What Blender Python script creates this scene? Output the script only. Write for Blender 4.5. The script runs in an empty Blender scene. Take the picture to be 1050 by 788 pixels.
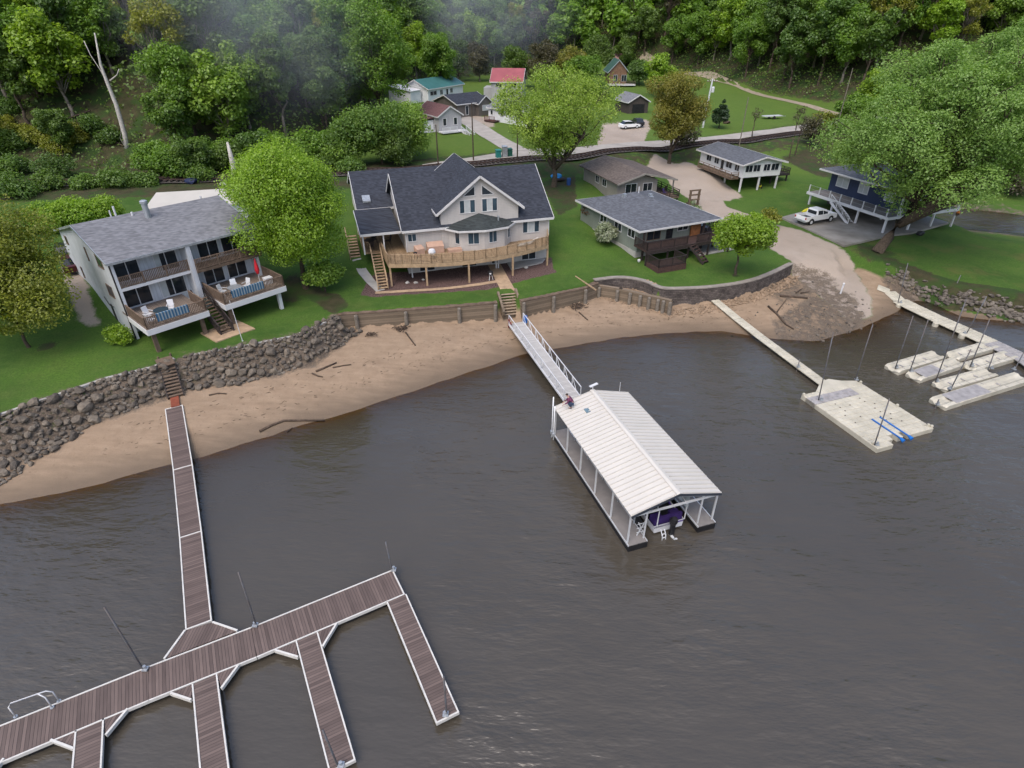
import bpy, bmesh, math, random
import numpy as np
from mathutils import Vector, Matrix
random.seed(7); RNG = np.random.default_rng(7)
SC = bpy.context.scene
COL = SC.collection
R = math.radians

# ------------------------------------------------------------------ camera
FPX, CX, CY, HC = 612.0, 525.0, 394.0, 28.0          # focal length in photo pixels, centre, camera height
PITCH = math.atan((CY - 10) / FPX)
cd = bpy.data.cameras.new('camera'); cam = bpy.data.objects.new('camera', cd); COL.objects.link(cam)
cd.sensor_width = 36; cd.lens = FPX / 1050 * 36; cd.clip_end = 5000; cd.clip_start = .5
cam.location = (0, 0, HC); cam.rotation_euler = (math.pi / 2 - PITCH, 0, 0)
SC.camera = cam

def ray(px, py):
    u = (px - CX) / FPX; v = (py - CY) / FPX
    return (u, math.cos(PITCH) - v * math.sin(PITCH), -math.sin(PITCH) - v * math.cos(PITCH))
def G(px, py, z=0.0):
    """survey point: where the sight line of a photo pixel meets height z"""
    d = ray(px, py); t = (z - HC) / d[2]
    return (d[0] * t, d[1] * t, z)
def G2(px, py, z=0.0): return G(px, py, z)[:2]
def ztop(y, py):
    d = ray(CX, py); return HC + d[2] / d[1] * y
def pxl(x, y, z):
    zz = z - HC
    fw = y * math.cos(PITCH) - zz * math.sin(PITCH); dn = -y * math.sin(PITCH) - zz * math.cos(PITCH)
    return CX + FPX * x / fw, CY + FPX * dn / fw, fw

# ------------------------------------------------------------------ objects
def tag(o, label=None, cat=None, group=None, kind=None):
    if label: o['label'] = label
    if cat: o['category'] = cat
    if group: o['group'] = group
    if kind: o['kind'] = kind
    return o
def thing(name, label, cat, loc=(0, 0, 0), ang=0.0, group=None):
    o = bpy.data.objects.new(name, None); COL.objects.link(o)
    o.location = loc; o.rotation_euler = (0, 0, R(ang)); o.empty_display_size = .3
    return tag(o, label, cat, group)
ZSHIFT = {}
def root_z(p):
    while p is not None and p.parent: p = p.parent
    return p.location.z - ZSHIFT.get(p.name, 0.0) if p is not None else 0.0
def copy_tree(o, parent=None):
    c = o.copy(); COL.objects.link(c)
    if parent: c.parent = parent
    for ch in o.children: copy_tree(ch, c)
    return c

class MB:
    """collects shapes, links them as one mesh object; z is absolute, x y local to the thing"""
    def __init__(s): s.v = []; s.f = []
    def add(s, vs, fs):
        n = len(s.v); s.v += [tuple(p) for p in vs]; s.f += [tuple(i + n for i in f) for f in fs]; return s
    def poly(s, pts): return s.add(pts, [tuple(range(len(pts)))])
    def box(s, x0, x1, y0, y1, z0, z1):
        x0, x1 = min(x0, x1), max(x0, x1); y0, y1 = min(y0, y1), max(y0, y1)
        v = [(x, y, z) for z in (z0, z1) for x, y in ((x0, y0), (x1, y0), (x1, y1), (x0, y1))]
        return s.add(v, [(0, 3, 2, 1), (4, 5, 6, 7), (0, 1, 5, 4), (1, 2, 6, 5), (2, 3, 7, 6), (3, 0, 4, 7)])
    def bar(s, p, q, w, h=None):
        h = h or w; p = Vector(p); q = Vector(q); d = (q - p)
        if d.length < 1e-6: return s
        d.normalize(); up = Vector((0, 0, 1)) if abs(d.z) < .95 else Vector((0, 1, 0))
        a = d.cross(up).normalized() * (w / 2); b = a.cross(d).normalized() * (h / 2)
        v = [c + i * a + j * b for c in (p, q) for i, j in ((-1, -1), (1, -1), (1, 1), (-1, 1))]
        return s.add(v, [(0, 1, 2, 3), (7, 6, 5, 4), (0, 4, 5, 1), (1, 5, 6, 2), (2, 6, 7, 3), (3, 7, 4, 0)])
    def path(s, pts, rad, n=8, cap=True):
        pts = [Vector(p) for p in pts]
        if not hasattr(rad, '__len__'): rad = [rad] * len(pts)
        vs = []; fs = []
        for i, p in enumerate(pts):
            d = (pts[min(i + 1, len(pts) - 1)] - pts[max(i - 1, 0)])
            d = d.normalized() if d.length > 1e-6 else Vector((0, 0, 1))
            up = Vector((0, 0, 1)) if abs(d.z) < .9 else Vector((1, 0, 0))
            a = d.cross(up).normalized(); b = a.cross(d)
            for k in range(n):
                t = 2 * math.pi * k / n; vs.append(p + (a * math.cos(t) + b * math.sin(t)) * rad[i])
        for i in range(len(pts) - 1):
            for k in range(n):
                fs.append((i * n + k, i * n + (k + 1) % n, (i + 1) * n + (k + 1) % n, (i + 1) * n + k))
        if cap:
            fs.append(tuple(range(n))[::-1]); fs.append(tuple((len(pts) - 1) * n + k for k in range(n)))
        return s.add(vs, fs)
    def tube(s, p, q, r0, r1=None, n=8): return s.path([p, q], [r0, r1 if r1 is not None else r0], n)
    def prism(s, pts, z0, z1):
        n = len(pts)
        a = sum(pts[i][0] * pts[(i + 1) % n][1] - pts[(i + 1) % n][0] * pts[i][1] for i in range(n))
        if a < 0: pts = pts[::-1]
        zf = (lambda z, i: z[i] if hasattr(z, '__len__') else z)
        v = [(p[0], p[1], zf(z0, i)) for i, p in enumerate(pts)] + [(p[0], p[1], zf(z1, i)) for i, p in enumerate(pts)]
        return s.add(v, [tuple(range(n))[::-1], tuple(range(n, 2 * n))] + [(i, (i + 1) % n, n + (i + 1) % n, n + i) for i in range(n)])
    def slab(s, top, th):
        """a thick sheet: top polygon (counter-clockwise), extruded straight down"""
        n = len(top); v = [tuple(p) for p in top] + [(p[0], p[1], p[2] - th) for p in top]
        return s.add(v, [tuple(range(n)), tuple(range(n, 2 * n))[::-1]] + [((i + 1) % n, i, n + i, n + (i + 1) % n) for i in range(n)])
    def lathe(s, c, prof, n=16):
        vs = []; fs = []
        for r, z in prof:
            for k in range(n):
                t = 2 * math.pi * k / n; vs.append((c[0] + r * math.cos(t), c[1] + r * math.sin(t), z))
        for i in range(len(prof) - 1):
            for k in range(n): fs.append((i * n + k, i * n + (k + 1) % n, (i + 1) * n + (k + 1) % n, (i + 1) * n + k))
        fs.append(tuple(range(n))[::-1]); fs.append(tuple((len(prof) - 1) * n + k for k in range(n)))
        return s.add(vs, fs)
    def blob(s, c, r, seed=0, rough=.25, sub=2):
        bm = bmesh.new(); bmesh.ops.create_icosphere(bm, subdivisions=sub, radius=1)
        rr = random.Random(seed); dirs = [(Vector((rr.gauss(0, 1), rr.gauss(0, 1), rr.gauss(0, 1))).normalized(), rr.uniform(.52, .86)) for _ in range(13)]
        bm.verts.index_update(); vs = []
        for v in bm.verts:
            p = v.co.normalized(); k = 1.0
            for d, t in dirs:
                e = p.dot(d)
                if e > t: k = min(k, t / e)
            k = 1 - (1 - k) * min(1, rough * 4); k *= 1 + rr.uniform(-.03, .03)
            vs.append((c[0] + p.x * r[0] * k, c[1] + p.y * r[1] * k, c[2] + p.z * r[2] * k))
        fs = [tuple(v.index for v in f.verts) for f in bm.faces]; bm.free()
        return s.add(vs, fs)
    def build(s, name, mat, parent=None, smooth=False):
        dz = root_z(parent)
        me = bpy.data.meshes.new(name); me.from_pydata([(a, b, c - dz) for a, b, c in s.v], [], s.f); me.update()
        if mat: me.materials.append(mat)
        if smooth: me.polygons.foreach_set('use_smooth', [True] * len(me.polygons))
        o = bpy.data.objects.new(name, me); COL.objects.link(o)
        if parent is not None: o.parent = parent
        return o

# ------------------------------------------------------------------ materials
class NT:
    def __init__(s, name):
        s.m = bpy.data.materials.new(name); s.m.use_nodes = True; s.t = s.m.node_tree; s.t.nodes.clear()
        s.out = s.n('ShaderNodeOutputMaterial')
    def n(s, ty, **kw):
        x = s.t.nodes.new(ty)
        for k, v in kw.items():
            if k.startswith('i_'):
                k = k[2:]; k = int(k) if k.isdigit() else k.replace('_', ' ')
                x.inputs[k].default_value = v
            else: setattr(x, k, v)
        return x
    def l(s, a, b): s.t.links.new(a, b)
    def coord(s, w='Object'): return s.n('ShaderNodeTexCoord').outputs[w]
    def noise(s, scale, detail=4, co=None, rough=.55):
        x = s.n('ShaderNodeTexNoise', i_Scale=scale, i_Detail=detail, i_Roughness=rough)
        s.l(co if co is not None else s.coord(), x.inputs['Vector']); return x.outputs['Fac']
    def math(s, op, a, b=None, c=None, clamp=False):
        x = s.n('ShaderNodeMath', operation=op, use_clamp=clamp)
        for i, q in enumerate((a, b, c)):
            if q is None: continue
            if isinstance(q, (int, float)): x.inputs[i].default_value = q
            else: s.l(q, x.inputs[i])
        return x.outputs[0]
    def rng(s, v, a, b, c=0., d=1., smooth=False):
        x = s.n('ShaderNodeMapRange', clamp=True)
        if smooth: x.interpolation_type = 'SMOOTHSTEP'
        s.l(v, x.inputs[0])
        for i, q in enumerate((a, b, c, d)): x.inputs[i + 1].default_value = q
        return x.outputs[0]
    def mix(s, f, a, b, mode='MIX'):
        x = s.n('ShaderNodeMix', data_type='RGBA', blend_type=mode)
        for i, q in ((0, f), (6, a), (7, b)):
            if isinstance(q, (int, float)): x.inputs[i].default_value = q
            elif isinstance(q, (tuple, list)): x.inputs[i].default_value = (*q[:3], 1)
            else: s.l(q, x.inputs[i])
        return x.outputs[2]
    def bsdf(s, col, rough=.7, spec=.3, metal=0., bump=None, bstr=.3, bdist=.02):
        b = s.n('ShaderNodeBsdfPrincipled')
        for k, q in (('Base Color', col), ('Roughness', rough), ('Specular IOR Level', spec), ('Metallic', metal)):
            if isinstance(q, (tuple, list)): b.inputs[k].default_value = (*q[:3], 1)
            elif isinstance(q, (int, float)): b.inputs[k].default_value = q
            else: s.l(q, b.inputs[k])
        if bump is not None:
            x = s.n('ShaderNodeBump', i_Strength=bstr, i_Distance=bdist); s.l(bump, x.inputs['Height']); s.l(x.outputs[0], b.inputs['Normal'])
        s.l(b.outputs[0], s.out.inputs['Surface']); return b
def sc(c, k): return tuple(min(1, x * k) for x in c)
def plain(name, c, rough=.6, var=.18, scale=2.5, spec=.3, metal=0., bump=.0, bscale=12., c2=None):
    t = NT(name); f = t.rng(t.noise(scale, 6), .3, .7)
    col = t.mix(f, sc(c, 1 - var), c2 if c2 else sc(c, 1 + var))
    t.bsdf(col, rough, spec, metal, t.noise(bscale, 5) if bump else None, bump, .03); return t.m
def planks(name, c1, c2, axis=0, w=.14, rough=.7, gap=.08, spec=.25):
    t = NT(name); s = t.n('ShaderNodeSeparateXYZ'); t.l(t.coord(), s.inputs[0])
    q = t.math('DIVIDE', s.outputs[axis], w); fl = t.math('FLOOR', q); fr = t.math('FRACT', q)
    wn = t.n('ShaderNodeTexWhiteNoise', noise_dimensions='1D'); t.l(fl, wn.inputs['W'])
    st = t.n('ShaderNodeMapping'); st.inputs['Scale'].default_value = (9, 1.2, 3) if axis == 0 else ((1.2, 9, 3) if axis == 1 else (2, 2, 9)); t.l(t.coord(), st.inputs[0])
    gr = t.noise(1.0, 6, st.outputs[0]); big = t.noise(.45, 3)
    f = t.math('ADD', t.math('MULTIPLY', wn.outputs[0], .4), t.math('MULTIPLY', t.math('ADD', gr, big), .4), clamp=True)
    col = t.mix(t.rng(f, .2, .85), c1, c2)
    g = t.math('LESS_THAN', t.math('ABSOLUTE', t.math('SUBTRACT', fr, .5)), .5 - gap)
    col = t.mix(g, sc(c1, .35), col)
    t.bsdf(col, rough, spec, 0, t.math('ADD', g, t.math('MULTIPLY', gr, .3)), .5, .012); return t.m
def siding(name, c, w=.2, axis=2, var=.08, rough=.55):
    t = NT(name); s = t.n('ShaderNodeSeparateXYZ'); t.l(t.coord(), s.inputs[0])
    if axis == 'xy': src = t.math('ADD', s.outputs[0], s.outputs[1])
    else: src = s.outputs[axis]
    fr = t.math('FRACT', t.math('DIVIDE', src, w))
    lap = t.rng(fr, 0., .12)
    n = t.noise(.7, 6); mp = t.n('ShaderNodeMapping'); mp.inputs['Scale'].default_value = (3, 3, .35); t.l(t.coord(), mp.inputs[0])
    streak = t.noise(1.4, 5, mp.outputs[0])
    col = t.mix(t.rng(t.math('ADD', n, streak), .75, 1.25), sc(c, 1 - var * 1.6), sc(c, 1 + var))
    col = t.mix(lap, sc(c, .62), col)
    t.bsdf(col, rough, .3, 0, fr, .5, .02); return t.m
def shingle(name, c, row=.06, var=.3):
    t = NT(name); s = t.n('ShaderNodeSeparateXYZ'); t.l(t.coord(), s.inputs[0])
    rz = t.math('DIVIDE', s.outputs[2], row); fl = t.math('FLOOR', rz); fr = t.math('FRACT', rz)
    cx = t.math('DIVIDE', t.math('ADD', t.math('ADD', s.outputs[0], s.outputs[1]), t.math('MULTIPLY', fl, .137)), .3)
    v = t.n('ShaderNodeCombineXYZ'); t.l(t.math('FLOOR', cx), v.inputs[0]); t.l(fl, v.inputs[1])
    wn = t.n('ShaderNodeTexWhiteNoise', noise_dimensions='2D'); t.l(v.outputs[0], wn.inputs['Vector'])
    big = t.noise(.5, 5); fine = t.noise(14, 3)
    f = t.math('ADD', t.math('MULTIPLY', wn.outputs[0], .45), t.math('ADD', t.math('MULTIPLY', big, .35), t.math('MULTIPLY', fine, .25)))
    col = t.mix(t.rng(f, .25, .8), sc(c, 1 - var), sc(c, 1 + var))
    col = t.mix(t.rng(fr, .0, .18), sc(c, .6), col)
    t.bsdf(col, .85, .2, 0, t.math('ADD', fr, t.math('MULTIPLY', fine, .4)), .45, .015); return t.m
def leafmat(name, c1, c2, c3, trans=.45):
    c1, c2, c3 = (tuple(min(.5, q * k) for q, k in zip(c, (LG, LG * 1.04, LG * .85))) for c in (c1, c2, c3))
    t = NT(name); a = t.n('ShaderNodeAttribute', attribute_name='tint'); oi = t.n('ShaderNodeObjectInfo')
    col = t.mix(a.outputs['Fac'], c1, c2)
    col = t.mix(t.math('MULTIPLY', oi.outputs['Random'], .75), col, c3)
    d = t.n('ShaderNodeBsdfDiffuse'); tr = t.n('ShaderNodeBsdfTranslucent'); t.l(col, d.inputs[0])
    t.l(t.mix(1.0, col, (1., 1.1, .5), 'MULTIPLY'), tr.inputs[0])
    g = t.n('ShaderNodeBsdfGlossy', i_Roughness=.5); g.inputs[0].default_value = (.9, .95, 1, 1)
    m = t.n('ShaderNodeMixShader', i_0=trans); t.l(d.outputs[0], m.inputs[1]); t.l(tr.outputs[0], m.inputs[2])
    m2 = t.n('ShaderNodeMixShader', i_0=.03); t.l(m.outputs[0], m2.inputs[1]); t.l(g.outputs[0], m2.inputs[2])
    t.l(m2.outputs[0], t.out.inputs['Surface']); return t.m
M = {}
M['white'] = plain('white_paint', (.57, .58, .6), .45, .06, .8)
M['trim'] = plain('white_trim', (.55, .55, .55), .4, .04)
M['glass'] = plain('window_glass', (.018, .024, .03), .06, .5, .6, .5)
M['glass_blue'] = plain('tinted_glass', (.03, .055, .075), .08, .5, .5, .6)
M['blind'] = plain('window_blind', (.42, .45, .45), .5, .1)
M['cedar'] = planks('cedar_deck_boards', (.19, .125, .07), (.34, .245, .15), 0)
M['cedar_rail'] = plain('cedar_rail', (.35, .25, .155), .7, .25, 3)
M['oldwood'] = plain('weathered_wood', (.13, .095, .07), .85, .35, 2.2, .2, 0, .4, 9)
M['oldrail'] = plain('weathered_rail', (.16, .115, .085), .8, .3, 3)
M['darkwood'] = plain('dark_stained_wood', (.035, .027, .026), .7, .3, 3)
M['redwood'] = planks('red_brown_deck_boards', (.034, .022, .02), (.075, .046, .04), 1)
M['timber'] = planks('seawall_timber', (.1, .078, .056), (.21, .165, .12), 2, .24, .85, .03)
M['concrete'] = plain('concrete', (.36, .35, .33), .85, .15, 1.2, .25, 0, .2, 20)
M['pavers'] = plain('tan_pavers', (.36, .26, .17), .85, .2, 2, .2, 0, .3, 12)
M['steel'] = plain('galvanised_steel', (.4, .43, .46), .45, .25, 4, .4, .6)
M['pole'] = plain('mooring_pole_steel', (.17, .2, .24), .5, .35, 1.2, .4, .4, c2=(.1, .075, .06))
M['alu'] = plain('aluminium', (.66, .68, .7), .4, .1, 2, .4, .35)
M['black'] = plain('black_plastic', (.015, .015, .017), .45, .3)
M['rubber'] = plain('tyre_rubber', (.02, .02, .02), .85, .2)
M['dock'] = planks('dock_planks', (.06, .043, .038), (.155, .115, .101), 0, .15, .6, .05, .35)
M['dock_trim'] = plain('pale_dock_trim', (.54, .53, .5), .5, .12, 2)
M['hdpe'] = plain('cream_float_plastic', (.4, .375, .3), .5, .1, .8, .35, c2=(.52, .49, .405))
M['hdpe_grey'] = plain('grey_ribbed_plastic', (.28, .27, .27), .6, .25, 2)
M['blue'] = plain('blue_plastic', (.01, .13, .45), .45, .15)
M['bark'] = plain('tree_bark', (.07, .055, .042), .9, .35, 5, .15, 0, .8, 14)
M['bark_grey'] = plain('grey_bark', (.17, .15, .125), .9, .3, 4, .15, 0, .8, 12)
M['deadwood'] = plain('bleached_dead_wood', (.42, .4, .37), .85, .25, 4, .2, 0, .5, 12)
M['drift'] = plain('driftwood', (.075, .055, .042), .9, .4, 5, .2, 0, .5, 12)
M['rock'] = plain('dark_bank_stone', (.055, .048, .042), .85, .35, 1.4, .25, 0, .7, 6, c2=(.2, .175, .145))
M['rock_tan'] = plain('tan_stone', (.26, .19, .13), .85, .3, 1.4, .25, 0, .6, 6)
def rockmat():
    t = NT('riprap_stone'); oi = t.n('ShaderNodeObjectInfo'); n = t.rng(t.noise(2.2, 7), .3, .72)
    a = t.mix(oi.outputs['Random'], (.05, .043, .038), (.13, .108, .085)); b = t.mix(oi.outputs['Random'], (.115, .1, .083), (.23, .197, .156))
    t.bsdf(t.mix(n, a, b), .85, .25, 0, t.noise(7, 6), .8, .05); return t.m
M['riprap'] = rockmat()
# ------------------------------------------------------------------ lie of the land
SHORE = [(-300, -60), (-120, -12), (-60, 18)] + [G2(*p) for p in ((0, 518), (100, 497), (200, 470), (300, 440), (400, 408), (470, 385), (530, 365), (600, 352), (680, 342), (740, 340), (790, 347), (835, 350), (880, 338), (905, 325), (930, 312), (952, 305), (968, 318), (985, 325), (1010, 328), (1050, 330))] + [(66, 56), (90, 62), (130, 90), (300, 150)]
#  bank-top line: (x, y, width of the slope in front of it)
BANK = [(-300, -50, 6), (-120, 4, 5), (-60, 27, 4), (-45, 31.2, 3.6), (-37.25, 35.57, 3.3), (-34.88, 38.16, 3), (-32.63, 40.58, 2.8), (-29.75, 42.26, 2.6), (-28.27, 44.04, 2.5), (-23.99, 45.76, 2.7), (-19.76, 47.78, 2.8), (-17.3, 51.2, 2),
        (-16.9, 53.0, .7), (-1.39, 55.8, .7), (-1.15, 57.7, .7), (.35, 58.0, .7), (.7, 56.04, .7), (7.86, 59.81, .7), (8.74, 61.29, .7), (12.11, 62.42, .7), (14.6, 61.26, .7), (15.71, 59.34, .7), (17.17, 59.32, .7), (21.27, 59.84, .7), (25.81, 61.44, .7), (29.32, 64.01, .7), (32.6, 67.2, .5),
        (35.5, 71.5, 12), (40, 76, 14), (42.9, 74.4, 9), (44.5, 69.6, 3), (46, 66.85, 3), (50.1, 62.3, 3), (55.5, 59.8, 2.8), (63, 58.5, 3), (95, 68, 4), (300, 160, 6)]
LAND = [(-37, 36, 3), (-45, 38, 3.1), (-60, 34, 3.2), (-33, 41, 2.9), (-30, 47, 3), (-40, 45, 3.3), (-20, 49, 3), (-18, 55, 3), (-24, 60, 3.8), (-22, 55, 3), (-35, 62, 5.3), (-43, 56, 6), (-50, 50, 5), (-55, 60, 7), (-45, 68, 6.7), (-30, 70, 6), (-60, 45, 4.5), (-90, 60, 7), (-120, 60, 8),
        (-95, 84, 7.5), (-75, 86, 7.2), (-55, 87.5, 7), (-40, 91, 6.8), (-25, 95.5, 6.5), (-12, 101, 6.1), (0, 107, 6), (20, 115.5, 6), (37, 122, 6), (55, 130.5, 6), (78, 145, 6), (110, 165, 6),
        (-14, 58, 3), (-8, 58, 2.95), (0, 59, 2.95), (5, 62, 3), (-10, 62, 3), (0, 66, 3), (-17, 60, 3.1), (-17, 66, 4.2), (-18, 72, 5.4), (-22, 75, 5.6), (-10, 80, 5.6), (0, 80, 5.5), (6, 76, 4.2), (8, 66, 3.1), (-15, 90, 6),
        (14, 66, 3), (10, 63.5, 2.95), (20, 61.5, 2.8), (28, 67, 2.75), (31, 67, 2.7), (18, 75, 3.1), (26, 76, 3), (12, 73, 3.4), (10, 82, 4),
        (15, 88, 4), (10, 98, 4.6), (20, 100, 4.8), (24, 92, 3.7), (22, 84, 3.4), (36, 96.5, 3.1), (31, 108, 4.6), (44, 98, 3.2), (48, 104, 3.6), (40, 110, 4.8), (28, 104, 4.6), (29, 85, 3.1), (34, 78, 3), (37, 78.5, 2.8), (37, 89, 3),
        (38.5, 82, 2.62), (41, 85.5, 2.62), (44, 82, 2.6), (41.5, 79, 2.62), (45, 87, 2.65), (42, 74, 2.65), (48, 80, 2.62), (50, 76, 2.6), (55, 80, 2.6), (44, 90, 3.2), (60, 83, 2.2), (56, 92, 3), (47, 70, 2.3), (52, 68, 2.2), (58, 72, 2.1), (61, 77, 1.9), (58, 64, 1.9), (50, 63, 2), (62, 66, 1.7),
        (60, 110, 4), (70, 120, 4.3), (0, 120, 6.2), (-8, 125, 6.3), (-15, 140, 6.8), (-10, 155, 7), (-20, 170, 8), (-5, 150, 7), (-28, 125, 7), (20, 130, 6.2), (30, 150, 6.8), (35, 190, 8), (36, 220, 9.5), (10, 190, 8), (55, 150, 6.2), (70, 150, 6.1), (60, 180, 6.8), (60, 220, 8), (80, 180, 6.8), (67, 233, 8.4), (90, 130, 4), (110, 120, 3), (140, 140, 4)]
CREEK = [(62, 101), (69.7, 94.4), (76, 92), (84, 86), (100, 76), (140, 70)]
FOOT = [(-400, 88), (-150, 95), (-75, 97), (-52, 98), (-38, 104), (-30, 118), (-30, 150), (-34, 200), (-22, 235), (8, 262), (40, 262), (62, 245), (76, 190), (90, 164), (112, 160), (170, 165), (420, 170)]
_L = np.array(LAND)
def pl_dist(x, y, P, sides=False):
    """distance to a polyline, side (+ left of travel) and interpolated third value"""
    P = [tuple(p) for p in P]; d = np.full(x.shape, 1e9); sg = np.ones(x.shape); w = np.zeros(x.shape); ar = np.zeros(x.shape)
    for a, b in zip(P[:-1], P[1:]):
        dx, dy = b[0] - a[0], b[1] - a[1]; L = dx * dx + dy * dy
        t = np.clip(((x - a[0]) * dx + (y - a[1]) * dy) / L, 0, 1)
        ex, ey = x - a[0] - t * dx, y - a[1] - t * dy; q = np.hypot(ex, ey)
        cr = (dx * (y - a[1]) - dy * (x - a[0])) / math.sqrt(L)
        near = (q < d - 1e-6) | ((np.abs(q - d) <= 1e-6) & (np.abs(cr) > ar))
        d = np.where(near, q, d); sg = np.where(near, np.sign(cr), sg); ar = np.where(near, np.abs(cr), ar)
        if len(a) > 2: w = np.where(near, a[2] + (b[2] - a[2]) * t, w)
    return d, sg, w
def vnoise(x, y, s, seed=0):
    """cheap smooth value noise"""
    x = x / s + seed * 17.3; y = y / s + seed * 9.1; xi = np.floor(x); yi = np.floor(y); fx = x - xi; fy = y - yi
    fx = fx * fx * (3 - 2 * fx); fy = fy * fy * (3 - 2 * fy)
    h = lambda a, b: np.modf(np.abs(np.sin(a * 127.1 + b * 311.7 + seed) * 43758.5453))[0]
    return (h(xi, yi) * (1 - fx) + h(xi + 1, yi) * fx) * (1 - fy) + (h(xi, yi + 1) * (1 - fx) + h(xi + 1, yi + 1) * fx) * fy
def zt_arr(x, y, full=False):
    x = np.asarray(x, float); y = np.asarray(y, float)
    num = np.zeros(x.shape); den = np.zeros(x.shape)
    for a, b, c in _L:
        w = 1 / (((x - a) ** 2 + (y - b) ** 2) + 2.0) ** 1.9; num += w * c; den += w
    zl = num / den
    zl = zl + (vnoise(x, y, 3.5, 3) - .5) * .1
    d, sg, _ = pl_dist(x, y, SHORE); s = d * sg
    zb = np.where(s > 0, 1.45 * (1 - np.exp(-np.maximum(s, 0) / 4.5)), -3.5 * (1 - np.exp(np.minimum(s, 0) * .07)))
    zb = zb + np.where(s > 0, (vnoise(x, y, 1.6, 5) - .5) * .08 * np.clip(s / 2, 0, 1), 0) + (vnoise(x, y, 4, 1) - .5) * .14 + (vnoise(x, y, 1.1, 13) - .5) * .07
    d2, sg2, w2 = pl_dist(x, y, BANK); e = d2 * sg2
    f = np.where(w2 > 1, np.clip(1 + e / np.maximum(w2, .1), 0, 1), np.clip(.5 + (e + .2) / .3, 0, 1)); f = np.where(w2 > 1, f * f * (3 - 2 * f), f)
    z = zb * (1 - f) + zl * f
    d3, sg3, _ = pl_dist(x, y, FOOT); h = np.maximum(d3 * sg3, 0)
    hill = np.where(h > 0, 95 * (1 - np.exp(-h * .0078)) + np.clip(h / 12, 0, 1) * (vnoise(x, y, 22, 8) - .5) * 6, 0)
    z = z + hill
    d4, _, _ = pl_dist(x, y, CREEK); cz = -.5 + np.maximum(d4 - 3.5, 0) * .17
    east = np.clip((x - 61) / 3, 0, 1) * np.clip((d4 < 30).astype(float), 0, 1)
    z = np.where(east > 0, np.minimum(z, cz + (1 - east) * 3), z)
    return (z, s, e, f, d3 * sg3, d4) if full else z
def zt(x, y): return float(zt_arr(np.array([x]), np.array([y]))[0])

def GT(px, py):
    """where the sight line of a photo pixel first meets the ground"""
    d = ray(px, py); t = np.arange(25, 420, .25); x, y, z = d[0] * t, d[1] * t, HC + d[2] * t
    k = np.nonzero(z <= zt_arr(x, y))[0]; i = k[0] if len(k) else len(t) - 1
    return x[i], y[i], z[i]
def axis(segs):
    out = [segs[0][0]]
    for a, b, st in segs:
        n = max(1, round((b - a) / st)); out += [a + (b - a) * (i + 1) / n for i in range(n)]
    return np.array(out)
XS = axis([(-420, -160, 20), (-160, -62, 3), (-62, -20, .5), (-20, 36, .3), (36, 68, .5), (68, 110, 1.5), (110, 460, 14)])
YS = axis([(-80, 8, 8), (8, 26, 1.5), (26, 50, .5), (50, 70, .3), (70, 92, .5), (92, 130, 1.), (130, 260, 3), (260, 520, 14)])
GX, GY = np.meshgrid(XS, YS)
GZ, GS, GE, GF, GH, GCR = zt_arr(GX, GY, True)

def inpoly(poly):
    P = list(poly); r = np.zeros(GX.shape, bool); j = len(P) - 1
    for i in range(len(P)):
        xi, yi = P[i][:2]; xj, yj = P[j][:2]
        c = ((yi > GY) != (yj > GY)) & (GX < (xj - xi) * (GY - yi) / (yj - yi + 1e-12) + xi); r ^= c; j = i
    return r.astype(float)
def blur(a, n=2):
    for _ in range(n):
        b = a.copy(); b[1:-1, 1:-1] = (a[1:-1, 1:-1] * 2 + a[:-2, 1:-1] + a[2:, 1:-1] + a[1:-1, :-2] + a[1:-1, 2:]) / 6; a = b
    return a
pp = lambda z, *pts: [G2(*p, z) for p in pts]
_, _, GW = pl_dist(GX, GY, BANK)
m_sand = np.where(GW > 1, np.clip(.5 - (GE + GW * .75) / 1.2, 0, 1), np.clip(.5 - (GE + .2) / .3, 0, 1)) * (GH <= 0)
# the driveway and the turning place, gravel
grav = inpoly(pp(3, (690, 178), (705, 176), (735, 188), (752, 196), (762, 203), (742, 208), (745, 213), (790, 226), (826, 236), (866, 252), (880, 262), (900, 285), (903, 300), (880, 306), (850, 290), (820, 271), (806, 262), (792, 254), (775, 248), (745, 232), (727, 220), (700, 205), (684, 196), (680, 186)))
grav = np.maximum(grav, inpoly(pp(3, (655, 195), (684, 190), (690, 178), (670, 172), (662, 182))))
grav = np.maximum(grav, inpoly(pp(6.8, (470, 116), (500, 121), (512, 131), (480, 126))))
grav = np.maximum(grav, inpoly(pp(6.3, (618, 128), (668, 126), (660, 146), (612, 148))))
grav = np.maximum(grav, inpoly(pp(6, (60, 262), (76, 252), (88, 280), (92, 312), (70, 306))) * .9)
m_grav = blur(grav, 2)
m_sand = m_sand * (1 - m_grav); m_sand = np.where((GX > 45.5) & (GX < 66) & (GE > -3.4) & (GY < 68), 0, m_sand)
# debris and dark cobble on the landing beach
mud = inpoly(pp(.6, (812, 318), (850, 300), (875, 305), (890, 325), (880, 340), (840, 350), (800, 346), (790, 330))) * .72
mud = np.maximum(mud, inpoly(pp(1.2, (780, 296), (812, 280), (850, 282), (862, 296), (830, 305), (800, 312))) * .65)
mud = np.maximum(mud, inpoly(pp(1, (905, 286), (930, 290), (975, 312), (950, 318), (915, 300), (900, 284))) * .85)
mud = np.maximum(mud, ((GCR < 9) & (GX > 60)).astype(float) * .6)
bed = ((GE < .4) & (GE > -GW * 1.05) & (GX < -13) & (GW > 1)).astype(float) * .95
m_mud = blur(np.maximum(mud, bed), 2)
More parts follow.
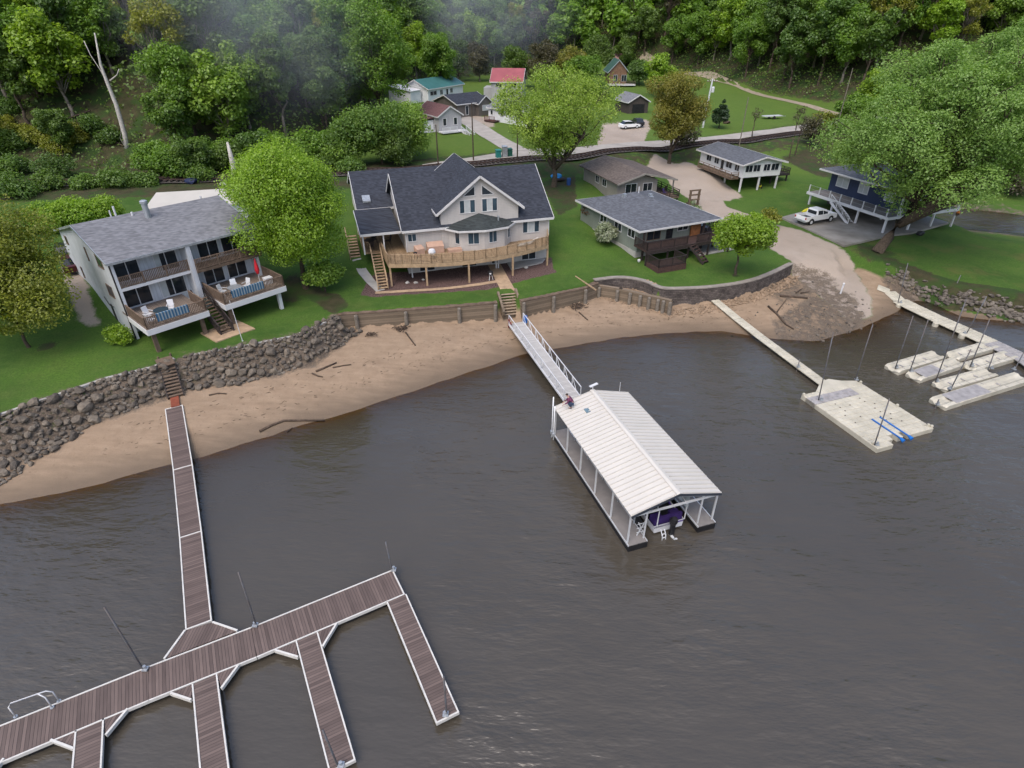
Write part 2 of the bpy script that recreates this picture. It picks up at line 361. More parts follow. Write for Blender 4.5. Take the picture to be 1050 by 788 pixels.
# leaf litter under the woods, along the railway and under trees
trk, trs, _ = pl_dist(GX, GY, [(-160, 80), (-75, 86), (-55, 87.5), (-40, 91), (-25, 95.5), (0, 107), (20, 115.5), (37, 122), (55, 130.5), (78, 145), (120, 172)])
lit = np.clip((GH + 5) / 4, 0, 1) * ((GX < -28) | (GH > .5))
lit = np.maximum(lit, np.clip(2.5 - trk / 4, 0, 1) * (.95 - .3 * np.clip((GX - 5) / 15, 0, 1)))
lit = np.maximum(lit, inpoly(pp(4, (800, 165), (852, 150), (870, 185), (835, 178))) * .8)
lit = np.maximum(lit, inpoly(pp(3, (318, 305), (322, 298), (350, 303), (358, 315), (342, 323), (332, 318))))
lit = np.maximum(lit, inpoly(pp(5, (555, 185), (590, 175), (592, 205), (572, 215))) * .8)
for cx, cy, rr in ((-22.6, 58.1, 2.4), (-40.3, 45.6, .8), (25, 62.9, .5), (45, 71.3, 2.2), (28, 105, 1.2)):
    lit = np.maximum(lit, np.clip(1.5 - np.hypot(GX - cx, GY - cy) / rr, 0, 1))
lit = np.maximum(lit, inpoly(pp(2, (868, 250), (885, 262), (930, 282), (985, 300), (1060, 315), (1060, 304), (985, 290), (925, 272), (890, 256))) * .8)
lit = np.maximum(lit, ((GE > -3.2) & (GE < 1.0) & (GX > 45) & (GX < 66) & (GY < 70)).astype(float))
m_lit = blur(lit, 1)
# mulch bed under the deck of the middle house
m_mul = blur(inpoly([(-15.8, 57.1), (-14.2, 56.7), (-2.6, 58.6), (4.9, 63.4), (4.6, 68), (-12, 63.4), (-15.5, 62)]), 1)
m_field = np.clip((GY - 104) / 5, 0, 1)
def add_attr(me, name, arrs):
    a = me.attributes.new(name, 'FLOAT_COLOR', 'POINT'); n = len(me.vertices)
    c = np.zeros((n, 4), np.float32)
    for i, q in enumerate(arrs): c[:, i] = q
    a.data.foreach_set('color', c.ravel())
def grid_mesh(name, mat, Z, keep, attrs):
    ny, nx = GX.shape; idx = np.arange(ny * nx).reshape(ny, nx)
    k = keep[:-1, :-1] | keep[1:, :-1] | keep[:-1, 1:] | keep[1:, 1:]
    f = np.stack([idx[:-1, :-1][k], idx[:-1, 1:][k], idx[1:, 1:][k], idx[1:, :-1][k]], 1)
    used = np.unique(f); mp = -np.ones(ny * nx, int); mp[used] = np.arange(len(used)); f = mp[f]
    co = np.stack([GX.ravel(), GY.ravel(), Z.ravel()], 1)[used].astype(np.float32)
    me = bpy.data.meshes.new(name); me.vertices.add(len(co)); me.vertices.foreach_set('co', co.ravel())
    me.loops.add(f.size); me.loops.foreach_set('vertex_index', f.ravel().astype(np.int32))
    me.polygons.add(len(f)); me.polygons.foreach_set('loop_start', np.arange(0, f.size, 4, dtype=np.int32)); me.polygons.foreach_set('loop_total', np.full(len(f), 4, np.int32))
    me.polygons.foreach_set('use_smooth', np.ones(len(f), bool)); me.update(); me.validate()
    for nme, arrs in attrs.items(): add_attr(me, nme, [q.ravel()[used] for q in arrs])
    me.materials.append(mat); o = bpy.data.objects.new(name, me); COL.objects.link(o); return o

def groundmat():
    t = NT('ground'); co = t.coord()
    a = t.n('ShaderNodeAttribute', attribute_name='zone'); s = t.n('ShaderNodeSeparateColor'); t.l(a.outputs['Color'], s.inputs[0])
    b = t.n('ShaderNodeAttribute', attribute_name='zone2'); s2 = t.n('ShaderNodeSeparateColor'); t.l(b.outputs['Color'], s2.inputs[0])
    n1 = t.noise(.16, 5, co); n2 = t.noise(1.1, 6, co); n3 = t.noise(7, 5, co); n4 = t.noise(28, 3, co)
    # grass
    g = t.mix(t.rng(n1, .35, .65), (.035, .083, .011), (.078, .146, .02))
    g = t.mix(t.math('MULTIPLY', t.rng(n2, .45, .68), .7), g, (.085, .135, .027))
    g = t.mix(t.math('MULTIPLY', t.rng(n3, .35, .7), .65), g, (.018, .05, .009))
    g = t.mix(t.math('MULTIPLY', t.rng(n4, .35, .7), .4), g, (.07, .135, .024))
    dry = t.math('MULTIPLY', t.rng(t.noise(.3, 6, co), .52, .68), .4); g = t.mix(t.math('MULTIPLY', dry, a.outputs['Alpha']), g, (.13, .1, .04))
    fld = t.mix(n2, (.07, .125, .016), (.115, .17, .03)); fld = t.mix(t.math('MULTIPLY', n3, .4), fld, (.05, .1, .015))
    g = t.mix(t.math('MULTIPLY', s2.outputs[2], .75), g, fld)
    # sand, wet near the water
    sp = t.n('ShaderNodeSeparateXYZ'); t.l(co, sp.inputs[0])
    mpn = t.n('ShaderNodeMapping'); mpn.inputs['Rotation'].default_value = (0, 0, R(-28)); mpn.inputs['Scale'].default_value = (.25, 1.6, 1); t.l(co, mpn.inputs[0])
    bands = t.noise(1.3, 6, mpn.outputs[0])
    sand = t.mix(t.rng(t.math('ADD', t.math('MULTIPLY', bands, .45), t.math('MULTIPLY', n2, .55)), .35, .65), (.24, .173, .118), (.315, .234, .162))
    sand = t.mix(t.math('MULTIPLY', t.rng(n3, .5, .8), .35), sand, (.19, .14, .1))
    sand = t.mix(t.math('MULTIPLY', t.rng(t.noise(2.6, 8, co, .7), .6, .68), .55), sand, (.11, .08, .055))
    wet = t.rng(t.math('ADD', sp.outputs[2], t.math('MULTIPLY', t.math('SUBTRACT', bands, .5), .5)), .75, .12)
    sand = t.mix(wet, sand, (.15, .112, .078))
    # gravel
    gr = t.mix(t.rng(n1, .3, .7), (.31, .26, .215), (.38, .325, .275)); gr = t.mix(t.math('MULTIPLY', t.rng(n4, .4, .65), .4), gr, (.2, .16, .13))
    gr = t.mix(t.math('MULTIPLY', t.rng(t.noise(.5, 5, co), .55, .75), .35), gr, (.22, .185, .15))
    # mud and cobble
    vor = t.n('ShaderNodeTexVoronoi', i_Scale=8.5); t.l(co, vor.inputs['Vector'])
    md = t.mix(t.rng(n3, .35, .62), (.07, .055, .042), (.165, .13, .098)); md = t.mix(t.math('MULTIPLY', t.rng(vor.outputs['Distance'], .3, .6), .5), md, (.05, .042, .036)); md = t.mix(t.math('MULTIPLY', t.rng(n2, .5, .68), .7), md, (.2, .16, .122))
    # litter
    li = t.mix(t.rng(n2, .3, .7), (.028, .03, .013), (.065, .052, .03)); li = t.mix(t.rng(t.noise(.35, 6, co), .46, .6), li, (.03, .058, .014))
    li = t.mix(t.math('MULTIPLY', t.rng(n3, .5, .7), .6), li, (.04, .07, .018))
    mu = t.mix(t.rng(n3, .35, .65), (.05, .03, .028), (.15, .1, .09))
    j = t.math('MULTIPLY', t.math('SUBTRACT', t.math('ADD', n2, t.math('MULTIPLY', n3, .6)), .8), .9)
    edge = lambda v, lo=.35, hi=.65, k=1.: t.rng(t.math('ADD', v, t.math('MULTIPLY', j, k)), lo, hi)
    vis = lambda v, e: t.math('MULTIPLY', e, t.rng(v, .0, .12))
    col = g
    col = t.mix(vis(s.outputs[2], edge(s.outputs[2], k=1.6)), col, li)
    col = t.mix(vis(s.outputs[0], edge(s.outputs[0], k=.15)), col, sand)
    col = t.mix(vis(s.outputs[1], edge(s.outputs[1], k=.8)), col, gr)
    col = t.mix(vis(s2.outputs[0], edge(s2.outputs[0], .3, .75, 2.1)), col, md)
    col = t.mix(vis(s2.outputs[1], edge(s2.outputs[1], k=.3)), col, mu)
    rgh = t.math('SUBTRACT', .95, t.math('MULTIPLY', t.math('MULTIPLY', wet, s.outputs[0]), .45))
    hgt = t.math('ADD', t.math('MULTIPLY', n3, .5), t.math('MULTIPLY', n4, .5))
    t.bsdf(col, rgh, .2, 0, hgt, .6, .08); return t.m
# dry, worn grass belongs to the lawn on the point and along the tracks
m_dry = np.clip((GX - 40) / 8, 0, 1) * np.clip((100 - GY) / 10, 0, 1) + np.clip((GY - 96) / 20, 0, 1) * .4
ground = tag(grid_mesh('ground', groundmat(), GZ, np.ones(GX.shape, bool), {'zone': (m_sand, m_grav, m_lit, np.clip(m_dry + .3, 0, 1)), 'zone2': (m_mud, m_mul, m_field)}), kind='structure')

def watermat():
    t = NT('river_water'); co = t.coord()
    a = t.n('ShaderNodeAttribute', attribute_name='murk'); s = t.n('ShaderNodeSeparateColor'); t.l(a.outputs['Color'], s.inputs[0])
    mp = t.n('ShaderNodeMapping'); mp.inputs['Rotation'].default_value = (0, 0, R(24)); mp.inputs['Scale'].default_value = (.55, 1.5, 1); t.l(co, mp.inputs[0])
    w1 = t.noise(.75, 3, mp.outputs[0]); w2 = t.noise(2.6, 3, mp.outputs[0]); w3 = t.noise(.12, 3, co); w4 = t.noise(7., 2, mp.outputs[0])
    gust = t.rng(w3, .36, .62, .35, 1.)
    calm = s.outputs[1]
    amp = t.math('MULTIPLY', gust, t.math('SUBTRACT', 1.0, t.math('MULTIPLY', calm, .6)))
    hgt = t.math('MULTIPLY', t.math('ADD', t.math('ADD', t.math('MULTIPLY', w1, 1.0), t.math('MULTIPLY', w2, .27)), t.math('MULTIPLY', w4, .02)), amp)
    bmp = t.n('ShaderNodeBump', i_Strength=.9, i_Distance=.29); t.l(hgt, bmp.inputs['Height'])
    b = t.n('ShaderNodeBsdfPrincipled'); b.inputs['Roughness'].default_value = .11; b.inputs['IOR'].default_value = 1.58
    t.l(t.mix(t.rng(t.noise(.05, 4, co), .35, .65), (.054, .047, .037), (.067, .059, .047)), b.inputs['Base Color']); t.l(bmp.outputs[0], b.inputs['Normal'])
    tr = t.n('ShaderNodeBsdfTransparent'); tr.inputs[0].default_value = (.75, .62, .45, 1)
    gl = t.n('ShaderNodeBsdfGlossy', i_Roughness=.07); t.l(bmp.outputs[0], gl.inputs['Normal'])
    fr = t.n('ShaderNodeFresnel', i_IOR=1.5); t.l(bmp.outputs[0], fr.inputs['Normal'])
    clear = t.n('ShaderNodeMixShader'); t.l(fr.outputs[0], clear.inputs[0]); t.l(tr.outputs[0], clear.inputs[1]); t.l(gl.outputs[0], clear.inputs[2])
    m = t.n('ShaderNodeMixShader'); t.l(s.outputs[0], m.inputs[0]); t.l(clear.outputs[0], m.inputs[1]); t.l(b.outputs[0], m.inputs[2])
    t.l(m.outputs[0], t.out.inputs['Surface']); return t.m
depth = np.maximum(-GZ, 0)
murk = 1 - np.exp(-depth * 2.2)
# sheltered, flatter water inside the dock and behind the landing
calm = blur(inpoly(pp(0, (215, 470), (400, 415), (440, 560), (460, 720), (380, 900), (60, 900), (0, 780), (200, 660))), 6)
calm = np.maximum(calm, blur(inpoly(pp(0, (955, 295), (1100, 310), (1100, 370), (1010, 350))), 3))
water = tag(grid_mesh('water', watermat(), np.zeros(GX.shape), (GZ < .12) & (GY < 130), {'murk': (murk, calm)}), kind='structure')

def drape(pts, width, name, mat, lift=.03, step=1.5, parent=None, kind='structure', flat=None):
    """a ribbon laid over the ground"""
    P = [Vector(p[:2]) for p in pts]; out = [P[0]]
    for a, b in zip(P[:-1], P[1:]):
        n = max(1, int((b - a).length / step)); out += [a.lerp(b, (i + 1) / n) for i in range(n)]
    for _ in range(3): out = [out[0]] + [(out[i - 1] + out[i] * 2 + out[i + 1]) / 4 for i in range(1, len(out) - 1)] + [out[-1]]
    m = MB(); prev = None; nw = 5; vs = []
    for i, p in enumerate(out):
        d = (out[min(i + 1, len(out) - 1)] - out[max(i - 1, 0)]).normalized(); nn = Vector((-d.y, d.x))
        row = [p + nn * width * (k / (nw - 1) - .5) for k in range(nw)]
        zc = zt(p.x, p.y)
        vs += [(q.x, q.y, (zc if flat else zt(q.x, q.y)) + lift) for q in row]
    fs = [(i * nw + k, (i + 1) * nw + k, (i + 1) * nw + k + 1, i * nw + k + 1) for i in range(len(out) - 1) for k in range(nw - 1)]
    m.add(vs, fs); o = m.build(name, mat, parent)
    if kind: o['kind'] = kind
    return o, out
# railway, road beyond it, lane into the village, farm track
M['ballast'] = plain('railway_ballast', (.075, .068, .064), .95, .4, 3, .2, 0, .8, 18)
M['lane'] = plain('pale_gravel_road', (.32, .3, .275), .95, .15, .6, .1)
M['asphalt'] = plain('worn_asphalt', (.19, .185, .18), .9, .2, .5, .25, 0, .2, 15)
TRK = [(-160, 80), (-75, 86), (-55, 87.5), (-40, 91), (-25, 95.5), (0, 107), (20, 115.5), (37, 122), (55, 130.5), (78, 145), (120, 172)]
_, tl = drape(TRK, 3.6, 'railway_bed', M['ballast'], .16, flat=True)
rl = thing('railway_track', 'pair of dark rails on sleepers running behind the houses along the wooded slope', 'railway track', (0, 0, 0))
for sgn in (-1, 1):
    pts = []
    for i, p in enumerate(tl):
        d = (tl[min(i + 1, len(tl) - 1)] - tl[max(i - 1, 0)]).normalized(); q = p + Vector((-d.y, d.x)) * .72 * sgn; pts.append((q.x, q.y, zt(p.x, p.y) + .42))
    m = MB()
    for a, b in zip(pts[:-1], pts[1:]): m.bar(a, b, .09, .16)
    m.build('rail', plain('rusty_rail', (.09, .06, .05), .6, .3, 2, .3, .4) if 'railm' not in M else M['railm'], rl)
m = MB(); acc = 0
for i, (a, b) in enumerate(zip(tl[:-1], tl[1:])):
    d = (b - a); L = d.length; d.normalize(); nn = Vector((-d.y, d.x)); k = 0.
    while k < L:
        c = a + d * k; z = zt(c.x, c.y) + .25; m.bar((c.x - nn.x * 1.25, c.y - nn.y * 1.25, z), (c.x + nn.x * 1.25, c.y + nn.y * 1.25, z), .24, .18); k += .75
m.build('sleepers', M['darkwood'], rl)
drape([G2(440, 172, 6), G2(500, 162, 6), (0.9, 113), (22, 121), (38, 127.5), (57, 137), (72, 146), (90, 158)], 4.6, 'road', M['lane'], .05)
drape([G2(531, 156, 6), G2(513, 144, 6.5), G2(497, 134, 6.7), G2(477, 123, 7), G2(462, 112, 7.5)], 4.2, 'lane', M['lane'], .09)
drape([(50, 262), (62, 241), (67, 228), (74, 186), (79, 164), (84, 152)], 3.0, 'farm_track', plain('farm_track_dirt', (.27, .23, .17), .9, .2, 1), .06)

# ------------------------------------------------------------------ sky and light (overcast)
SUN_EL, SUN_AZ = 58, 205
w = bpy.data.worlds.new('World'); SC.world = w; w.use_nodes = True; nt = w.node_tree; nt.nodes.clear()
sky = nt.nodes.new('ShaderNodeTexSky'); sky.sky_type = 'NISHITA'; sky.sun_disc = False
sky.sun_elevation = R(SUN_EL); sky.sun_rotation = R(SUN_AZ); sky.air_density = 1.0; sky.dust_density = 4.0; sky.ozone_density = 1.0
hs = nt.nodes.new('ShaderNodeHueSaturation'); hs.inputs['Saturation'].default_value = 1.0
bg = nt.nodes.new('ShaderNodeBackground'); bg.inputs['Strength'].default_value = .15
wo = nt.nodes.new('ShaderNodeOutputWorld')
nt.links.new(sky.outputs[0], hs.inputs['Color']); tc = nt.nodes.new('ShaderNodeTexCoord'); sx = nt.nodes.new('ShaderNodeSeparateXYZ'); nt.links.new(tc.outputs['Generated'], sx.inputs[0])
mr = nt.nodes.new('ShaderNodeMapRange'); nt.links.new(sx.outputs[2], mr.inputs[0]); mr.inputs[3].default_value = 1.05; mr.inputs[4].default_value = 1.25
cn = nt.nodes.new('ShaderNodeTexNoise'); cn.inputs['Scale'].default_value = 2.2; cn.inputs['Detail'].default_value = 5; nt.links.new(tc.outputs['Generated'], cn.inputs['Vector'])
cr = nt.nodes.new('ShaderNodeMapRange'); nt.links.new(cn.outputs['Fac'], cr.inputs[0]); cr.inputs[1].default_value = .3; cr.inputs[2].default_value = .7; cr.inputs[3].default_value = .8; cr.inputs[4].default_value = 1.2
mm = nt.nodes.new('ShaderNodeMath'); mm.operation = 'MULTIPLY'; nt.links.new(mr.outputs[0], mm.inputs[0]); nt.links.new(cr.outputs[0], mm.inputs[1])
vm = nt.nodes.new('ShaderNodeVectorMath'); vm.operation = 'SCALE'; nt.links.new(hs.outputs[0], vm.inputs[0]); nt.links.new(mm.outputs[0], vm.inputs['Scale'])
nt.links.new(vm.outputs[0], bg.inputs[0]); nt.links.new(bg.outputs[0], wo.inputs[0])
sl = bpy.data.lights.new('sun', 'SUN'); sl.energy = .5; sl.angle = R(45); sl.color = (1, .97, .93)
so = bpy.data.objects.new('sun', sl); COL.objects.link(so)
so.rotation_euler = (R(90 - SUN_EL), 0, R(180 - SUN_AZ))
SC.view_settings.view_transform = 'Standard'; SC.view_settings.look = 'None'; SC.view_settings.exposure = .62; SC.view_settings.gamma = 1
SC.render.engine = 'CYCLES'; SC.cycles.use_denoising = True; SC.cycles.max_bounces = 6; SC.cycles.transparent_max_bounces = 8; SC.cycles.caustics_reflective = False; SC.cycles.caustics_refractive = False
# ------------------------------------------------------------------ wooden floating dock, lower left
WZ = .48
dock = thing('floating_dock', 'brown plank floating dock with pale edging, long shore walkway and finger slips', 'dock', (G(205, 675, WZ)[0], G(205, 675, WZ)[1], 0), 0)
DO = Vector(dock.location[:2])
def deck_section(name, a, b, wid, za=WZ, zb=WZ, edges='lrse', label=None):
    """planked deck from a to b (world xy); planks run across"""
    a = Vector(a); b = Vector(b); L = (b - a).length; ang = math.atan2(b.y - a.y, b.x - a.x)
    o = MB().add([(0, -wid / 2, 0), (L, -wid / 2, 0), (L, wid / 2, 0), (0, wid / 2, 0), (0, -wid / 2, -.12), (L, -wid / 2, -.12), (L, wid / 2, -.12), (0, wid / 2, -.12)],
                 [(0, 1, 2, 3), (7, 6, 5, 4), (0, 4, 5, 1), (1, 5, 6, 2), (2, 6, 7, 3), (3, 7, 4, 0)])
    me = bpy.data.meshes.new(name); me.from_pydata(o.v, [], o.f); me.materials.append(M['dock']); me.update()
    ob = bpy.data.objects.new(name, me); COL.objects.link(ob); ob.parent = dock
    ob.location = (a.x - DO.x, a.y - DO.y, za); ob.rotation_euler = (0, -math.asin((zb - za) / L), ang)
    e = MB(); h = wid / 2
    if 'l' in edges: e.box(0, L, h - .01, h + .06, -.16, .03)
    if 'r' in edges: e.box(0, L, -h - .06, -h + .01, -.16, .03)
    if 's' in edges: e.box(-.04, .03, -h - .06, h + .06, -.16, .033)
    if 'e' in edges: e.box(L - .03, L + .05, -h - .06, h + .06, -.16, .033)
    if e.v:
        t = e.build('edge_trim', M['dock_trim'])
        t.parent = ob
    fl = MB(); n = max(1, int(L / 2.6))
    for i in range(n):
        x0 = L * (i + .15) / n; x1 = L * (i + .85) / n
        fl.box(x0, x1, -h + .08, h - .08, -.5, -.14)
    t = fl.build('float', M['black']); t.parent = ob
    return ob
V2 = lambda *p: Vector(G2(*p, WZ))
# main walkway: far edge and near edge read at the joints
mA = (V2(-60, 765) + V2(-60, 812)) / 2; J1 = (V2(151.5, 684) + V2(153, 719)) / 2; J2 = (V2(258, 644) + V2(263, 674)) / 2; mE = (V2(402.5, 585) + V2(414, 610)) / 2
for a, b in ((mA, J1), (J1, J2), (J2, mE)):
    deck_section('main_deck', a, b, 1.86, edges='lr' + ('e' if b == mE else ''))
# walkway to the shore in three lengths
W0 = (V2(169.5, 419) + V2(187, 416.5)) / 2; W3 = (V2(190.5, 645) + V2(217, 637)) / 2
zA = zt(*G2(178.3, 418, 1.4)) + .16; zB = max(.62, zt(*G2(187, 480, .6)) + .14)
Ws = [Vector(G2(178.3, 418, zA)), (Vector(G2(179, 481.5, zB)) + Vector(G2(196, 478, zB))) / 2, (V2(186, 551) + V2(205, 546.5)) / 2, W3]
zs = [zA, zB, .5, WZ]
for i in range(3): deck_section('shore_walkway', Ws[i], Ws[i + 1], 1.16, zs[i], zs[i + 1], 'lrs' + ('e' if i == 2 else ''))
fing = [((V2(395.5, 618.5) + V2(417.5, 608.5)) / 2, (V2(447, 741.5) + V2(470.5, 730)) / 2, 'lre'),
        ((V2(303.3, 658.4) + V2(325.8, 648)) / 2, (V2(336, 790) + V2(366, 781)) / 2, 'lre'),
        ((V2(196.7, 701.7) + V2(222.7, 691.6)) / 2, (V2(206, 815) + V2(238.5, 806)) / 2, 'lre'),
        ((V2(76.7, 749.5) + V2(107, 737)) / 2, (V2(69.5, 840) + V2(101.5, 832)) / 2, 'lre'),
        ((V2(-42, 797) + V2(-10, 786)) / 2, (V2(-70, 870) + V2(-36, 862)) / 2, 'lre')]
for a, b, e in fing: deck_section('finger_deck', a, b, 1.02, edges=e)
def gusset(*px, edge2=False):
    pts = [V2(*p) - DO for p in px]
    m = MB().prism([(p.x, p.y) for p in pts], WZ - .12, WZ + .004); o = m.build('gusset', M['dock'], dock)
    e = MB()
    a, b = pts[0], pts[1]; e.bar((a.x, a.y, WZ - .05), (b.x, b.y, WZ - .05), .1, .2)
    e.build('edge_trim', M['dock_trim'], o)
    if edge2: a, b = pts[2], pts[3]; MB().bar((a.x, a.y, WZ - .05), (b.x, b.y, WZ - .05), .1, .2).build('edge_trim', M['dock_trim'], o)
gusset((190, 646.5), (168.5, 676), (243.5, 647), (218, 638.3), edge2=True)
gusset((175, 711), (196, 718), (197, 702)); gusset((245, 681.5), (227, 706), (222.5, 691))
gusset((282, 667), (305.5, 674), (303, 658.5)); gusset((345, 640), (331, 663), (326, 648))
gusset((52, 759), (75.5, 768), (77, 749.5)); gusset((131, 727), (108.5, 754), (107, 737)); gusset((4, 778), (-9, 795), (-10, 786))
def hoop(parent, pts, r, mat, name): return MB().path(pts, r, 8).build(name, mat, parent)
# boarding handrail on the far edge
hr = thing('boarding_handrail', 'white tubular boarding handrail on the far left edge of the plank dock', 'handrail', (*G2(34, 727, WZ), WZ))
ho = Vector(hr.location[:2]); gp = lambda px, py, z: (*(Vector(G2(px, py, z)) - ho), z)
b1 = gp(16, 735, WZ + .03); b2 = gp(60.5, 719, WZ + .03); b3 = gp(53.5, 725.5, WZ + .03)
def up(p, h): return (p[0], p[1], p[2] + h)
dv = (Vector(b2) - Vector(b1)).normalized()
MB().path([b1, up(b1, .75), tuple(Vector(up(b1, .95)) + dv * .15), tuple(Vector(up(b2, .95)) - dv * .2), up(b2, .75), b2], .03, 8).build('rail_loop', M['white'], hr, True)
MB().path([b3, up(b3, .8), tuple(Vector(up(b2, .95)) - dv * .5)], .03, 8).build('rail_brace', M['white'], hr, True)
m = MB()
for q in (b1, b2, b3): m.lathe(q, [(.09, WZ + .0), (.09, WZ + .05)], 10)
m.build('foot_plate', M['steel'], hr)
# steel mooring poles
def mooring_pole(base, top, label, z0=WZ, r=.045, group='mooring poles', ztp=None, mat='pole'):
    b = G(*base, z0); zt_ = ztp if ztp is not None else ztop(b[1], top[1])
    d = ray(*top); t = b[1] / d[1]; tx = d[0] * t; tx = b[0] + max(-.8, min(.8, tx - b[0]))
    o = thing('mooring_pole', label, 'pole', (b[0], b[1], z0), 0, group)
    MB().tube((0, 0, -2.2), (tx - b[0], 0, zt_), r, r, 8).build('shaft', M[mat], o, True)
    m = MB(); m.box(-.13, .13, -.13, .13, z0 + .03, z0 + .12); m.tube((0, 0, z0 + .05), (0, 0, z0 + .3), r * 1.7, r * 1.7, 10); m.build('bracket', M['steel'], o)
    return o
mooring_pole((149.5, 687), (107, 623), 'steel mooring pole on the plank dock right of the white handrail')
mooring_pole((262, 642), (244.5, 587), 'thin steel mooring pole on the plank dock right of the shore walkway')
mooring_pole((404, 585), (395.5, 556), 'short steel mooring pole at the far corner of the plank dock')
mooring_pole((457, 733.5), (455, 694), 'dark steel pole at the tip of the rightmost plank finger')
mooring_pole((350, 785.5), (331, 749), 'dark steel pole at the tip of the second plank finger from the right')

# timber steps from the bank down to the plank walkway
def stairs(mb_t, mb_s, a, b, width, n, rise_first=True, tread=.28, string=True):
    """treads from a (top) to b (bottom), both 3-D centre points"""
    a = Vector(a); b = Vector(b); d = Vector((b.x - a.x, b.y - a.y, 0)); L = d.length; d.normalize(); nn = Vector((-d.y, d.x, 0))
    for i in range(n):
        c = a.lerp(b, (i + .5) / n); p = c - nn * width / 2; q = c + nn * width / 2
        mb_t.bar(p, q, L / n * .86, .05)
    if string:
        for s_ in (-1, 1): mb_s.bar(a + nn * s_ * width / 2 + Vector((0, 0, -.05)), b + nn * s_ * width / 2 + Vector((0, 0, -.05)), .06, .26)
st = thing('timber_steps', 'dark timber steps down the stone bank to the plank walkway', 'steps', (*G2(172, 385, 2.2), 2.0))
so_ = Vector(st.location[:2]); L3 = lambda px, py, z: (*(Vector(G2(px, py, z)) - so_), z)
t_, s_ = MB(), MB()
stairs(t_, s_, L3(171, 374, 2.95), L3(180.5, 407, zA + .15), 1.15, 10); t_.build('treads', M['oldwood'], st); s_.build('stringers', M['darkwood'], st)
a = Vector(L3(168, 369, 3.06)); c = Vector(L3(171.5, 375, 3.06)); d = (c - a).normalized(); n = Vector((-d.y, d.x, 0))
MB().bar(a - d * .35, c, 1.25, .07).build('landing', M['oldwood'], st)
a = Vector(L3(179, 407.5, zA + .12)); c = Vector(L3(180, 417, zA + .06)); MB().bar(a, c, .62, .1).build('red_ramp_plate', plain('rust_red_plate', (.2, .055, .03), .7, .25, 2), st)
m = MB()
for px, py, z in ((163, 370, 2.9), (160.5, 376, 2.6), (175.5, 366, 2.9), (171, 404, 1.1), (188, 402, 1.1)):
    q = L3(px, py, z); m.box(q[0] - .06, q[0] + .06, q[1] - .06, q[1] + .06, z - .5, z + .35)
m.build('post', M['oldwood'], st)

# ------------------------------------------------------------------ sea walls
def wall_run(name, label, pts, zb, ztops, th, mat, cap=None, caph=.1, cat='retaining wall', posts=None):
    o = thing(name, label, cat, (pts[len(pts) // 2][0], pts[len(pts) // 2][1], zb)); ox, oy = o.location[:2]
    P = [Vector((p[0] - ox, p[1] - oy)) for p in pts]
    N = []
    for i in range(len(P)):
        d = (P[min(i + 1, len(P) - 1)] - P[max(i - 1, 0)]).normalized(); N.append(Vector((-d.y, d.x)))
    m = MB(); c = MB(); zt_ = ztops if hasattr(ztops, '__len__') else [ztops] * len(P)
    def strip(mb, o0, o1, z0, z1):
        vs = []
        for i, p in enumerate(P):
            a_, b_ = p + N[i] * o0, p + N[i] * o1; q0 = z0[i]; q1 = z1[i]
            vs += [(a_.x, a_.y, q0), (b_.x, b_.y, q0), (b_.x, b_.y, q1), (a_.x, a_.y, q1)]
        fs = []
        for i in range(len(P) - 1):
            k = i * 4
            for j in range(4): fs.append((k + j, k + (j + 1) % 4, k + 4 + (j + 1) % 4, k + 4 + j))
        n_ = (len(P) - 1) * 4; fs += [(0, 3, 2, 1), (n_, n_ + 1, n_ + 2, n_ + 3)]
        mb.add(vs, [f[::-1] for f in fs])
    strip(m, -th, .1, [zb - .6] * len(P), [z - (caph if cap else 0) for z in zt_]); m.build('wall_face', mat, o)
    if cap: strip(c, -th - .06, .12, [z - caph + .003 for z in zt_], [z + .02 for z in zt_]); c.build('wall_cap', cap, o)
    if posts:
        for k in posts:
            i = min(int(k), len(P) - 2); p = P[i].lerp(P[i + 1], k - i); z = zt_[i] + (zt_[i + 1] - zt_[i]) * (k - i); q = p - N[i] * (th + .18)
            MB().path([(q.x, q.y, zb - .6), (q.x, q.y, z - .2), (q.x, q.y, z - .12)], [.21, .19, .14], 10).build('post', M['bark_grey'], o)
    return o
wall_run('timber_seawall', 'weathered timber seawall with log posts in front of the middle house lawn', [(-17.2, 53.0), (-13, 53.75), (-9, 54.45), (-5, 55.15), (-1.55, 55.8)], 1.2, [2.95, 2.9, 2.9, 2.9, 2.95], .45, M['timber'], M['oldwood'], .09, 'seawall', (.45, 1.6, 2.9, 3.93))
wall_run('timber_seawall', 'weathered timber seawall with log posts right of the beach steps', [(.75, 56.1), (2.8, 57.2), (5.3, 58.5), (7.7, 59.8), (9.1, 61.1)], 1.2, [2.95, 2.9, 2.9, 2.85, 2.85], .45, M['timber'], M['oldwood'], .09, 'seawall', (.08, 1.5, 2.95))
lowp = [(9.35, 61.25), (11.6, 60.4), (13.9, 59.2), (15.6, 58.3), (16.9, 57.7)]
wall_run('timber_bulkhead', 'low old timber bulkhead with short posts in front of the stone filled bed', lowp, 1.0, [2.5, 2.45, 2.35, 2.3, 2.2], .3, M['timber'], None, .08, 'bulkhead', (.15, 1., 1.55, 2.0, 2.5, 3.0, 3.4, 3.9))
